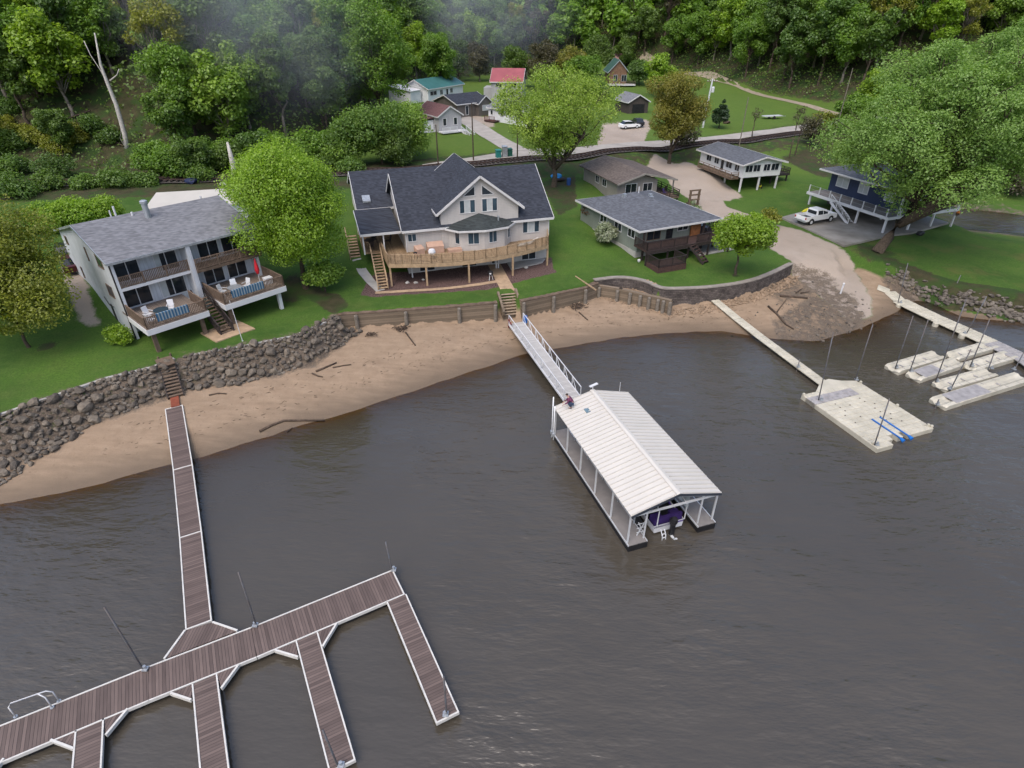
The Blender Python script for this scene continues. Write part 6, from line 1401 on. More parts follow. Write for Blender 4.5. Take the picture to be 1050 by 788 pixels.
# ------------------------------------------------------------------ poles and small things
def utility_pole(base, toppy, label, cross=True, transformer=False, z=6.2, r=.15, mat='bark_grey', lean=0):
    b = GT(*base); z = b[2]; z1 = ztop(b[1], toppy); o = thing('utility_pole', label, 'utility pole', b)
    MB().tube((0, 0, z - .5), (lean, 0, z1), r, r * .7, 10).build('shaft', M[mat], o)
    if cross:
        MB().bar((lean - 1.1, 0, z1 - .5), (lean + 1.1, 0, z1 - .5), .1, .12).build('crossarm', M['oldwood'], o)
        for x in (-.95, -.4, .4, .95): MB().lathe((lean + x, 0), [(.05, z1 - .45), (.07, z1 - .35), (.03, z1 - .25)], 8).build('insulator', M['alu'], o)
    if transformer: MB().lathe((lean + .4, -.1), [(.28, z1 - 2.6), (.3, z1 - 2.5), (.3, z1 - 1.6), (.2, z1 - 1.5)], 14).build('transformer', M['alu'], o)
    return o
utility_pole((720.5, 131), 81, 'utility pole with a grey transformer at the edge of the green field', True, True, lean=.5, r=.22, mat='alu')
utility_pole((485.5, 165), 106, 'thin dark utility pole standing behind the middle house roof', False, r=.13, mat='bark')
utility_pole((449.5, 171), 128, 'dark pole with a small lamp left of the village lane', False, r=.13, mat='bark')
utility_pole((530.5, 166), 118, 'dark pole left of the loose green tree by the railway', False, r=.13, mat='bark')
utility_pole((756, 160), 100, 'thin grey pole beside the stilt house roof', False, z=5, r=.1)
utility_pole((853, 150), 70, 'plain leaning grey pole near the farm track', False, z=5.5, r=.1)
for k, px in enumerate((511, 517.5, 522.5)):
    p = G2(px, 161 - k * .7, 6.1); z = zt(*p)
    o = thing('wheeled_bin', ('teal wheeled bin leftmost of the three by the lane', 'pale grey box bin in the middle of the three by the lane', 'dark green wheeled bin rightmost of the three by the lane')[k], 'bin', (*p, z), 20, 'bins by the lane')
    mt = (plain('teal_plastic', (.02, .16, .15), .5), M['steel'], plain('green_plastic', (.015, .08, .06), .5))[k]
    MB().prism([(-.4, -.4), (.4, -.4), (.4, .4), (-.4, .4)], z, z + (1.2 if k != 1 else 1.7)).build('tub', mt, o); h_ = 1.2 if k != 1 else 1.7
    MB().slab([(-.46, -.46, z + h_ + .06), (.46, -.46, z + h_ + .06), (.46, .48, z + h_ + .16), (-.46, .48, z + h_ + .16)], .06).build('lid', mt, o)
    for s in (-.32, .32): MB().tube((s - .05, .42, z + .14), (s + .05, .42, z + .14), .14, .14, 10).build('wheel', M['rubber'], o)
p = G2(571, 184, 4.9); z = zt(*p)
o = thing('tarp_covered_pile', 'bright blue tarp thrown over a pile beside the taupe house', 'tarp', (*p, z))
MB().blob((0, 0, z + .75), (1.1, .8, .55), 3, .3, 2).build('tarp', plain('blue_tarp', (.03, .26, .62), .5, .3, 2, .3, 0, .5, 4), o); MB().blob((.3, 0, z + .3), (1.4, 1.0, .5), 8, .3, 2).build('pile', M['darkwood'], o)
p = G2(583, 190, 4.6); z = zt(*p); tag(MB().lathe((p[0], p[1]), [(.3, z), (.33, z + .5), (.33, z + 1.0), (.25, z + 1.05)], 14).build('blue_barrel', plain('dark_blue_barrel', (.02, .06, .2), .5)), 'dark blue barrel standing right of the blue tarp', 'barrel')
p = G(863, 297, 1.5); z = zt(p[0], p[1]); o = thing('white_marker_post', 'short white marker post on the landing beach', 'post', (p[0], p[1], z)); MB().tube((0, 0, z - .2), (.05, 0, z + 1.15), .09, .09, 10).build('shaft', M['white'], o); MB().lathe((.05, 0), [(.11, z + 1.1), (.12, z + 1.22), (.05, z + 1.28)], 10).build('cap', M['white'], o)
# farm things in the field
p = GT(745, 127)[:2]; tag(MB().blob((p[0], p[1], zt(*p) + .3), (1.3, .8, .5), 5, .3, 2).build('brush_pile', M['drift']), 'small dark brush pile in the green field', 'brush pile')
p = GT(791, 122)[:2]; z = zt(*p); o = thing('boat_trailer', 'low pale flat trailer parked in the green field', 'trailer', (*p, z), 15)
MB().box(-2.4, 2.4, -.8, .8, z + .55, z + .7).build('bed', M['alu'], o)
for s in (-.95, .95): MB().tube((0, s - .1, z + .35), (0, s + .1, z + .35), .35, .35, 12).build('wheel', M['rubber'], o)
MB().bar((2.4, 0, z + .5), (3.8, 0, z + .45), .1).build('drawbar', M['steel'], o)
for k, (px, py, w) in enumerate(((196, 187, .9), (229, 190, .5))):
    p = G2(px, py, 7); z = zt(*p); o = tag(MB().blob((p[0], p[1], z + .35), (1.5 * w, .8 * w, .65 * w), 11 + k, .3, 2).build('scrap_heap', plain('dark_blue_cover', (.012, .02, .06), .7) if k == 0 else M['concrete']), ('dark blue covered heap beside the railway above the duplex', 'grey stone heap beside the railway right of the dark blue heap')[k], 'heap')
# driftwood
def drift_log(pts, rad, label, extra=()):
    p0 = G2(*pts[0], .8); o = thing('driftwood', label, 'driftwood', (p0[0], p0[1], zt(*p0)))
    P = []
    for px in pts: q = G2(*px, .6); z = max(zt(*q), 0); q = G2(*px, z); P.append((q[0] - p0[0], q[1] - p0[1], max(zt(*q), 0) + rad * .7))
    MB().path(P, [rad * (1 - .5 * i / len(P)) for i in range(len(P))], 8).build('log', M['drift'], o, True)
    for ex in extra:
        Q = []
        for px in ex: q = G2(*px, .8); Q.append((q[0] - p0[0], q[1] - p0[1], max(zt(*q), 0) + rad * .8))
        MB().path(Q, [rad * .6, rad * .2] if len(Q) == 2 else [rad * .6, rad * .4, rad * .2], 6).build('branch', M['drift'], o)
    return o
drift_log([(267, 445), (280, 439), (292, 435), (312, 433), (333, 432)], .11, 'long curved driftwood log near the water left of the plank walkway end', [((292, 435), (298, 431))])
drift_log([(324, 381), (336, 376), (345, 372)], .1, 'short dark driftwood stick below the stone bank end'); drift_log([(341, 377), (352, 375), (360, 374)], .07, 'thin driftwood stick right of the short one on the sand'); drift_log([(320, 383), (326, 386), (331, 387)], .08, 'small driftwood stub on the sand below the stone bank')
drift_log([(788, 314), (796, 322), (806, 334), (813, 341)], .12, 'long curved driftwood trunk on the landing beach near the cube walkway', [((796, 322), (806, 310))])
drift_log([(800, 304), (815, 305), (828, 306)], .14, 'dark log lying across the landing beach below the block wall', [((815, 305), (822, 300)), ((820, 305), (829, 303))])
drift_log([(208, 386), (218, 384), (226, 384)], .07, 'thin grey stick at the foot of the left stone bank')
def brush(px, label, n=26, L=1.0, seed=1):
    p = G2(*px, 1.0); z = zt(*p); rr = random.Random(seed); m = MB()
    for _ in range(n):
        c = Vector((rr.gauss(0, L * .35), rr.gauss(0, L * .25), rr.uniform(.05, .3))); d = Vector((rr.gauss(0, 1), rr.gauss(0, 1), rr.gauss(0, .35))).normalized() * rr.uniform(.3, .75) * L
        m.path([c - d * .5 + Vector((p[0], p[1], z)), c + Vector((p[0], p[1], z + .04)), c + d * .5 + Vector((p[0], p[1], z))], [.05, .04, .015], 5)
    return tag(m.build('brush_pile', M['drift']), label, 'brush pile')
brush((412, 341), 'tangled dark brush on the sand below the timber seawall', 34, 1.0, 1); b_ = brush((591, 316), 'tangled dark brush on the sand right of the gangway', 34, 1.3, 2); brush((381, 347), 'small brush clump at the end of the stone bank', 22, .8, 3)
drift_log([(416, 341), (424, 336)], .08, 'driftwood pole sticking out of the brush below the seawall'); drift_log([(594, 316), (604, 308)], .08, 'driftwood pole sticking out of the brush right of the gangway')

# wrack lines: twigs and bits of bark nobody could count
m = MB(); rr = random.Random(91)
for _ in range(420):
    t = rr.random(); k = rr.choice((.28, .3, .62, .66)) + rr.gauss(0, .05); x0 = -30 + 56 * t
    ys_ = np.linspace(20, 70, 90); i_ = None
    e_ = pl_dist(np.full(90, x0), ys_, SHORE); sd = e_[0] * e_[1]; j = int(np.argmin(np.abs(sd - (.6 + 7 * k * (1.0 if x0 < -2 else .8))))); y0 = ys_[j] + rr.gauss(0, .25); z0 = zt(x0, y0)
    if z0 < .1 or z0 > 1.7: continue
    a_ = R(30) + rr.gauss(0, .6); L_ = rr.uniform(.08, .35); q = Vector((math.cos(a_), math.sin(a_), 0)) * L_ / 2; c_ = Vector((x0, y0, z0 + .02)); w_ = rr.uniform(.01, .028); m.bar(c_ - q, c_ + q, w_, w_)
tag(m.build('beach_wrack', M['drift']), 'dark twigs and bark in thin lines along the sand', 'driftwood', kind='stuff')
# ------------------------------------------------------------------ trees
LG = 1.58                                              # spring leaves are thin and bright
LM = {
 'maple': leafmat('maple_leaf', (0.075, 0.13, 0.01), (0.2, 0.28, 0.022), (0.15, 0.24, 0.02)),
 'cotton': leafmat('cottonwood_leaf', (.11, .17, .03), (.24, .31, .055), (.2, .26, .04)),
 'spring': leafmat('spring_leaf', (0.075, 0.13, 0.02), (0.19, 0.27, 0.045), (0.12, 0.19, 0.03)),
 'olive': leafmat('olive_bud_leaf', (.092, .108, .015), (.195, .205, .028), (.15, .145, .02)),
 'willow': leafmat('silver_leaf', (0.085, 0.145, 0.035), (0.21, 0.29, 0.09), (0.14, 0.22, 0.06)),
 'russet': leafmat('russet_bud_leaf', (0.085, 0.11, 0.016), (0.19, 0.165, 0.035), (0.16, 0.13, 0.028)),
 'forest': leafmat('forest_leaf', (0.042, 0.085, 0.014), (0.11, 0.175, 0.03), (0.07, 0.105, 0.02)),
 'forest_b': leafmat('bright_forest_leaf', (.058, .112, .014), (.14, .225, .03), (.085, .15, .02)),
 'forest_d': leafmat('dark_forest_leaf', (.036, .074, .014), (.085, .145, .027), (.06, .1, .022)),
 'bare': leafmat('brown_bud', (.05, .042, .028), (.085, .08, .04), (.06, .05, .035)),
 'needle': leafmat('dark_needle', (.012, .028, .012), (.03, .055, .02), (.02, .04, .015)),
 'blossom': leafmat('white_blossom', (.06, .09, .03), (.4, .4, .34), (.2, .22, .15)),
 'redleaf': leafmat('red_bud_leaf', (.07, .03, .02), (.12, .07, .03), (.08, .04, .02)),
}
def leaf_mesh(name, mat, P, N, size, tint, rng):
    n = len(P); N = N / (np.linalg.norm(N, axis=1, keepdims=True) + 1e-9)
    r = rng.normal(size=(n, 3)); A = np.cross(N, r); A /= np.linalg.norm(A, axis=1, keepdims=True) + 1e-9; B = np.cross(N, A)
    s = (size * rng.uniform(.6, 1.35, n))[:, None]; A = A * s; B = B * s * rng.uniform(.5, .8, (n, 1))
    V = np.stack([P + A, P + B + N * s * .12, P - A, P - B + N * s * .12], 1).reshape(-1, 3).astype(np.float32)
    me = bpy.data.meshes.new(name); me.vertices.add(n * 4); me.vertices.foreach_set('co', V.ravel()); me.loops.add(n * 4); me.loops.foreach_set('vertex_index', np.arange(n * 4, dtype=np.int32))
    me.polygons.add(n); me.polygons.foreach_set('loop_start', np.arange(0, n * 4, 4, dtype=np.int32)); me.polygons.foreach_set('loop_total', np.full(n, 4, np.int32)); me.update()
    a = me.attributes.new('tint', 'FLOAT', 'POINT'); a.data.foreach_set('value', np.repeat(tint, 4).astype(np.float32)); me.materials.append(mat); return me
def make_tree(h, rad, base, n, leaf, mat, seed, lobes=14, lobe_r=.42, trunk_r=None, bark='bark', shape='round', lean=(0, 0), fill=.5, squash=1.0, forks=1, droop=0.):
    """returns (trunk mesh, crown mesh); origin at the root. base = crown's lower end as a share of h"""
    rng = np.random.default_rng(seed); rr = random.Random(seed); trunk_r = trunk_r or h * .018
    zc = h * (base + 1) / 2; hz = h * (1 - base) / 2
    L = []
    for i in range(lobes):
        for _ in range(60):
            v = Vector((rr.gauss(0, 1), rr.gauss(0, 1), rr.gauss(0, 1))).normalized() * (rr.random() ** .4) * (1 - lobe_r * .75)
            z = v.z; w = 1.0
            if shape == 'cone': w = max(.08, (1 - (z + 1) / 2)) * 1.25
            if shape == 'tall': w = .95 - .25 * z
            if shape == 'flat': w = 1.0 if z > -.3 else .75
            p = Vector((v.x * rad * w, v.y * rad * w, zc + z * hz))
            if all((p - q[0]).length > rad * lobe_r * .62 for q in L): break
        lr = rad * lobe_r * rr.uniform(.75, 1.2) * (1.0 if shape != 'cone' else max(.35, 1.1 - (z + 1) / 2))
        k = (p.z / h) ** 1.2; p.x += lean[0] * k; p.y += lean[1] * k
        L.append((p, lr, rr.random()))
    W = np.array([q[1] ** 2 for q in L]); W /= W.sum(); idx = rng.choice(len(L), n, p=W)
    C = np.array([tuple(q[0]) for q in L])[idx]; RR = np.array([q[1] for q in L])[idx]; T = np.array([q[2] for q in L])[idx]
    D = rng.normal(size=(n, 3)); D /= np.linalg.norm(D, axis=1, keepdims=True)
    # twig clusters: leaves gather round a few directions, leaving gaps
    tw = rng.normal(size=(len(L), 26, 3)); tw /= np.linalg.norm(tw, axis=2, keepdims=True); ch = rng.integers(0, 26, n)
    D = D * (1 - fill) * .9 + tw[idx, ch] * fill; D /= np.linalg.norm(D, axis=1, keepdims=True) + 1e-9
    rad_f = (.45 + .6 * rng.random(n) ** .6) * (1 + .25 * (np.sin(ch * 12.9 + idx) * .5))
    P = C + D * (RR * rad_f)[:, None] * np.array([1, 1, .8 * squash]); P[:, 2] -= droop * (rad_f ** 2) * RR * .5
    P[:, 2] = np.maximum(P[:, 2], h * base * .55)
    N = D * .5 + rng.normal(size=(n, 3)) * .5 + np.array([0, 0, .75])
    tint = np.clip(.18 + .4 * T + .3 * rng.random(n) + .22 * (np.sin(ch * 5.7 + idx * 3.1)), 0, 1)
    crown = leaf_mesh('crown', LM[mat], P, N, leaf, tint, rng)
    m = MB(); top = Vector((lean[0] * .75, lean[1] * .75, h * (base + .3 * (1 - base))))
    def bend(a, b, k): mid = a.lerp(b, .5) + Vector((rr.gauss(0, 1), rr.gauss(0, 1), rr.gauss(0, .5))) * (b - a).length * k; return [a, a.lerp(mid, .5) * .5 + (a.lerp(b, .25)) * .5, mid, b]
    root = Vector((0, 0, -.6)); ft = Vector((lean[0] * .2, lean[1] * .2, h * max(base * .75, .12)))
    m.path([root, Vector((0, 0, .1)), Vector((0, 0, .1)).lerp(ft, .5) + Vector((rr.gauss(0, .1), rr.gauss(0, .1), 0)), ft], [trunk_r * 1.6, trunk_r * 1.25, trunk_r, trunk_r * .9], 10)
    tops = [top + Vector((rr.gauss(0, 1), rr.gauss(0, 1), 0)) * rad * (.28 if forks > 1 else .05) for _ in range(forks)]
    for t_ in tops: m.path(bend(ft - Vector((0, 0, trunk_r)), t_, .06), [trunk_r * .85, trunk_r * .75, trunk_r * .6, trunk_r * .4], 8)
    for p, lr, _ in L:
        t_ = min(tops, key=lambda q: (q - p).length); a = ft.lerp(t_, rr.uniform(.25, 1.)); r0 = trunk_r * .38
        m.path(bend(a, p, .1), [r0, r0 * .8, r0 * .55, r0 * .2], 6)
        for _ in range(4):
            d = Vector((rr.gauss(0, 1), rr.gauss(0, 1), rr.gauss(.2, .8))).normalized(); m.path([a.lerp(p, rr.uniform(.6, 1)), p + d * lr * .85], [r0 * .3, r0 * .08], 4, False)
    me = bpy.data.meshes.new('trunk'); me.from_pydata([tuple(v) for v in m.v], [], m.f); me.materials.append(M[bark]); me.polygons.foreach_set('use_smooth', [True] * len(me.polygons)); me.update()
    return me, crown
def put_tree(name, label, cat, loc, meshes, rot=0., scale=1., group=None, sz=1.):
    o = thing(name, label, cat, loc, rot, group); o.scale = (scale, scale, scale * sz)
    for nm, me in zip(('trunk', 'crown'), meshes):
        c = bpy.data.objects.new(nm, me); COL.objects.link(c); c.parent = o
    return o
def own_tree(name, label, base, z, top, width, **kw):
    """one specimen: base pixel and its ground height, top pixel row, crown width in metres"""
    x, y, z = GT(*base); h = ztop(y - kw.pop('near', 0), top) - z; cat = kw.pop('cat', 'tree'); grp = kw.pop('group', None)
    n = kw.pop('n'); leaf = kw.pop('leaf'); mat = kw.pop('mat'); seed = kw.pop('seed'); cb = kw.pop('base_share', .3)
    return put_tree(name, label, cat, (x, y, z - .05), make_tree(h, width / 2, cb, n, leaf, mat, seed, **kw), group=grp)
own_tree('maple_tree', 'large round bright green maple between the duplex and the middle house', (314, 296), 3.2, 134, 11.6, n=115000, leaf=.1, mat='maple', seed=3, base_share=.1, lobes=46, lobe_r=.34, trunk_r=.3, fill=.3, near=2)
own_tree('young_tree', 'olive green thin leaved tree at the left edge of the duplex lawn', (30, 357), 3.3, 205, 11.6, n=54000, leaf=.105, mat='olive', seed=5, base_share=.06, lobes=30, lobe_r=.36, trunk_r=.13, fill=.62, near=1)
own_tree('small_tree', 'small green tree right of the round maple above the mulch patch', (334, 300), 3.1, 268, 4.2, n=3500, leaf=.16, mat='spring', seed=6, base_share=.3, lobes=12, lobe_r=.45, trunk_r=.09)
own_tree('cottonwood', 'large loose yellow green tree behind the right end of the middle house', (568, 192), 4.6, 54, 20.5, n=50000, leaf=.125, mat='cotton', seed=9, base_share=.22, lobes=44, lobe_r=.24, trunk_r=.38, fill=.6, forks=4, shape='flat', bark='bark')
own_tree('russet_tree', 'rounded green tree with russet top between the field and the brown roofed house', (686, 168), 4.8, 60, 12.5, n=34000, leaf=.135, mat='russet', seed=12, base_share=.14, lobes=34, lobe_r=.3, trunk_r=.3, fill=.55, forks=3, shape='round')
own_tree('lawn_tree', 'small fresh green tree on the lawn above the block wall', (754, 282), 2.75, 217, 7.2, n=14000, leaf=.135, mat='maple', seed=14, base_share=.32, lobes=20, lobe_r=.36, trunk_r=.13, fill=.5)
bigt = own_tree('big_maple', 'huge leaning silver green tree in front of the navy house', (899, 259), 2.4, 12, 27, n=175000, leaf=.12, mat='willow', seed=21, base_share=.2, lobes=90, lobe_r=.2, trunk_r=.55, fill=.66, forks=5, shape='round', lean=(9.8, 3.5), bark='bark', droop=.4)
own_tree('dark_spruce', 'small dark conical evergreen beside the utility pole in the field', (737, 132), 6.2, 98, 5.5, n=5000, leaf=.2, mat='needle', seed=23, base_share=.05, lobes=20, lobe_r=.4, shape='cone')
own_tree('bright_tree', 'bright yellow green tree rising behind the russet tree', (674, 100), 8, 48, 9.5, n=7000, leaf=.26, mat='maple', seed=24, base_share=.1, lobes=18, lobe_r=.38, shape='tall')
for k, (b, z, top, w, mt, lab) in enumerate((((362, 170), 6.5, 112, 9, 'forest', 'dense shrub tree left in the thicket behind the middle house'), ((392, 168), 6.5, 95, 11, 'forest', 'tallest dense tree of the thicket behind the middle house'), ((420, 163), 6.6, 100, 10, 'spring', 'paler tree at the right end of the thicket behind the middle house'), ((350, 172), 6.5, 138, 6, 'spring', 'low pale shrub tree at the left end of the thicket behind the middle house'), ((408, 170), 6.5, 130, 7, 'forest', 'low round shrub in front of the thicket behind the middle house'))):
    own_tree('thicket_tree', lab, b, z, top, w, n=13000, leaf=.16, mat=mt, seed=30 + k, base_share=.05, lobes=18, lobe_r=.42, cat='shrub tree', group='thicket behind the middle house')
for k, (b, z, top, w, lab) in enumerate((((62, 236), 6.6, 207, 5.5, 'bright green shrub at the left end of the hedge behind the duplex'), ((84, 232), 6.6, 204, 5.5, 'bright green shrub in the middle of the hedge behind the duplex'), ((107, 228), 6.6, 204, 5.0, 'bright green shrub at the chimney end of the hedge behind the duplex'), ((40, 238), 6.6, 214, 4.5, 'shrub half hidden by the olive tree behind the duplex'))):
    own_tree('hedge_shrub', lab, b, z, top, w, n=9000, leaf=.12, mat='maple' if k < 3 else 'forest_b', seed=40 + k, base_share=.02, lobes=14, lobe_r=.5, cat='shrub', group='hedge behind the duplex')
own_tree('round_shrub', 'small round bright shrub at the front left corner of the duplex', (125, 353), 3.05, 333, 2.3, n=2500, leaf=.1, mat='maple', seed=50, base_share=.0, lobes=9, lobe_r=.55, cat='shrub')
own_tree('flowering_shrub', 'white blossoming shrub beside the left wall of the grey house', (622, 250), 3.2, 229, 3.6, n=2500, leaf=.13, mat='blossom', seed=51, base_share=.1, lobes=10, lobe_r=.4, fill=.6, cat='shrub')
own_tree('red_shrub', 'thin reddish shrub on the lawn behind the blossoming shrub', (603, 229), 3.6, 206, 2.8, n=900, leaf=.11, mat='redleaf', seed=52, base_share=.1, lobes=10, lobe_r=.4, fill=.7, cat='shrub')
own_tree('garden_shrub', 'small olive shrub on the drive side behind the fresh green lawn tree', (787, 232), 2.9, 213, 3.4, n=1400, leaf=.13, mat='olive', seed=53, base_share=.05, lobes=9, lobe_r=.45, fill=.6, cat='shrub')
own_tree('drive_shrub', 'pale green shrub beside the timber rack on the drive', (712, 222), 3.1, 203, 2.2, n=500, leaf=.12, mat='blossom', seed=54, base_share=.1, lobes=8, lobe_r=.4, fill=.6, cat='shrub')
for k, (b, z, top, w, mt, lab) in enumerate((((872, 140), 5.5, 88, 9, 'forest_b', 'bright tree directly left of the big silver green crown'), ((893, 132), 5.8, 62, 12, 'maple', 'bright yellow green tree behind the left of the big silver green crown'), ((925, 128), 6, 66, 12, 'forest_b', 'green tree behind the middle of the big silver green crown'), ((962, 130), 5.5, 52, 14, 'forest_b', 'tall green tree behind the big silver green crown'), ((1010, 138), 5, 38, 16, 'spring', 'tall pale tree behind the right of the big silver green crown'), ((1050, 150), 4, 70, 14, 'forest_b', 'green tree at the right picture edge behind the creek'))):
    own_tree('creek_side_tree', lab, b, z, top, w, n=17000, leaf=.2, mat=mt, seed=60 + k, base_share=.1, lobes=24, lobe_r=.34, group='trees behind the big silver green tree')
for k, (b, z, top, w, mt, lab) in enumerate((((1005, 193), 1.5, 168, 7, 'bare', 'brown bush on the far creek bank, the left one'), ((1034, 201), 1.2, 165, 8, 'bare', 'brown bush on the far creek bank, the right one'), ((1020, 185), 2, 150, 9, 'forest_b', 'green bush behind the two brown bushes on the creek bank'), ((830, 150), 5.4, 118, 6, 'bare', 'bare brown brush beside the railway right of the field'), ((700, 150), 6, 128, 7, 'bare', 'bare brown brush between the russet tree and the stilt house'), ((845, 135), 5.8, 112, 6, 'olive', 'olive brush by the road right of the field'))):
    own_tree('bank_bush', lab, b, z, top, w, n=2600, leaf=.17, mat=mt, seed=70 + k, base_share=.02, lobes=14, lobe_r=.4, fill=.65, cat='bush', group='brown and green brush')
for k, (b, t_, lab) in enumerate((((809, 163), 102, 'bare thin sapling left of the pair beyond the stilt house'), ((815, 160), 106, 'bare thin sapling right of the pair beyond the stilt house'), ((771, 141), 108, 'bare thin sapling at the lower edge of the green field'))):
    own_tree('sapling', lab, b, 5.2, t_, 3.0, n=250, leaf=.12, mat='bare', seed=80 + k, base_share=.5, lobes=7, lobe_r=.35, fill=.7, trunk_r=.1, group='bare saplings')
# bleached dead trunks
def snag(name, label, px_path, y, rads, branches=()):
    P = []
    for px in px_path: d = ray(*px); t = y / d[1]; P.append(Vector((d[0] * t, y, HC + d[2] * t)))
    g = zt(P[0].x, P[0].y); o = thing(name, label, 'dead tree', (P[0].x, P[0].y, g)); b = P[0].copy()
    loc = lambda p: (p.x - b.x, p.y - b.y, p.z)
    MB().path([(0, 0, g - .5)] + [loc(p) for p in P], [rads[0] * 1.1] + list(rads), 8).build('trunk', M['deadwood'], o, True)
    for br in branches:
        Q = []
        for px in br: d = ray(*px); t = y / d[1]; Q.append(Vector((d[0] * t, y, HC + d[2] * t)))
        MB().path([loc(q) for q in Q], [rads[-2] * .8] + [rads[-1] * .7] * (len(Q) - 1), 6).build('limb', M['deadwood'], o, True)
    return o
snag('dead_tree', 'tall bleached forked dead tree leaning on the wooded slope', [(133, 172), (128, 138), (119, 107), (110, 85), (103, 66), (97, 34)], 101, [.42, .37, .31, .25, .18, .08], [[(110, 85), (103, 72), (93, 57), (86, 42)], [(113, 83), (120, 77), (122, 71)], [(125, 130), (123, 142), (128, 152)]])
snag('dead_tree', 'short bleached dead trunk left of the round maple', [(241, 182), (238, 165), (233, 146)], 92, [.45, .38, .16])
snag('dead_tree', 'thin grey dead trunk left of the forked dead tree', [(86, 80), (80, 60), (73, 40)], 118, [.3, .25, .1])
for k, (p, q) in enumerate((((36, 137), (62, 141)), ((50, 150), (104, 146)), ((100, 150), (128, 154)))):
    a = G2(*p, 9); b = G2(*q, 9); o = thing('fallen_log', ('pale fallen log on the brown slope left of the dead tree', 'dark fallen log below the pale one on the brown slope', 'fallen log touching the foot of the dead tree')[k], 'log', (*a, zt(*a)))
    MB().path([(0, 0, zt(*a) + .3), (b[0] - a[0], b[1] - a[1], zt(*b) + .4)], [.16, .1], 8).build('trunk', M['bark_grey' if k == 0 else 'drift'], o); MB().path([((b[0] - a[0]) * .6, (b[1] - a[1]) * .6, zt(*b) + .3), ((b[0] - a[0]) * .7, (b[1] - a[1]) * .7 + 1, zt(*b) + 1.4)], [.09, .03], 6).build('limb', M['drift'], o)

# the wooded hillside: eleven kinds, each tree its own object
kinds = [('forest', 13.5, 4.2, .2, 'round', 'mid green rounded tree in the wood on the hillside', .34), ('forest', 15, 4.0, .25, 'tall', 'mid green tall tree in the wood on the hillside', .32), ('forest_b', 14, 4.6, .15, 'round', 'fresh bright green tree in the wood on the hillside', .36), ('forest_b', 12, 4.2, .15, 'flat', 'fresh bright green spreading tree in the wood on the hillside', .36),
         ('forest_d', 15, 3.8, .2, 'tall', 'dark green tall tree in the wood on the hillside', .34), ('olive', 13, 4.0, .25, 'round', 'olive budding tree in the wood on the hillside', .26), ('bare', 15, 3.6, .3, 'tall', 'nearly bare grey brown tree in the wood on the hillside', .22), ('spring', 13, 4.4, .15, 'round', 'pale green rounded tree in the wood on the hillside', .34),
         ('forest_d', 11, 4.2, .1, 'round', 'dark green low tree in the wood on the hillside', .38), ('maple', 14, 4.5, .12, 'tall', 'yellow green tree in the wood on the hillside', .34)]
protos = [make_tree(h, r, b, 11000 if mt not in ('bare', 'olive') else 6000, .21 if mt not in ('bare', 'olive') else .15, mt, 100 + k, lobes=30, lobe_r=lr * .85, shape=shp, fill=.4, trunk_r=.22, bark='bark_grey' if k % 2 else 'bark') for k, (mt, h, r, b, shp, lab, lr) in enumerate(kinds)]
wt = [17, 13, 15, 11, 8, 9, 5, 12, 7, 8]
pts = []; tr_ = random.Random(77); xs = np.array([tr_.uniform(-150, 190) for _ in range(16000)]); ys = np.array([tr_.uniform(96, 330) for _ in range(16000)])
zz, _, _, _, hh, _ = zt_arr(xs, ys, True)
def foot_clear(px, py):      # the brown open slope with the dead tree
    return 1.0 if (px < 135 and py > 128) else 0.
for x, y, z, h in zip(xs, ys, zz, hh):
    if h < (.6 if x < -30 else 2.5) or len(pts) > 880: continue
    px, py, fw = pxl(x, y, z)
    if fw < 5 or px < -45 or px > 1095 or z > 33 + .012 * y: continue
    sp = 3.6 + .0085 * y + (3.4 if foot_clear(px, py) else 0)
    if px > 905 and py > 60: continue
    if 78 < px < 178 and y < 113: continue
    if all((x - q[0]) ** 2 + (y - q[1]) ** 2 > sp * sp for q in pts): pts.append((x, y, z, px, py))
print('hill trees', len(pts))
lastg = 'trees of the wooded hillside'
pts.sort(key=lambda q: math.hypot(q[0], q[1]))
far = []
for i, (x, y, z, px, py) in enumerate(pts):
    k = tr_.choices(range(len(kinds)), wt)[0]
    if px < 135 and py > 128: k = tr_.choice((0, 5, 6, 8, 3))
    s = tr_.uniform(.85, 1.3) * (1.28 if y > 170 else 1.12) * (.55 if (px < 135 and py > 128) else 1.)
    if i >= 296: far.append((k, x, y, z, s, tr_.uniform(0, 6.28))); continue
    put_tree('hillside_tree', kinds[k][5], 'tree', (x, y, z - .2), protos[k], tr_.uniform(0, 360), s, lastg, tr_.uniform(.9, 1.15))
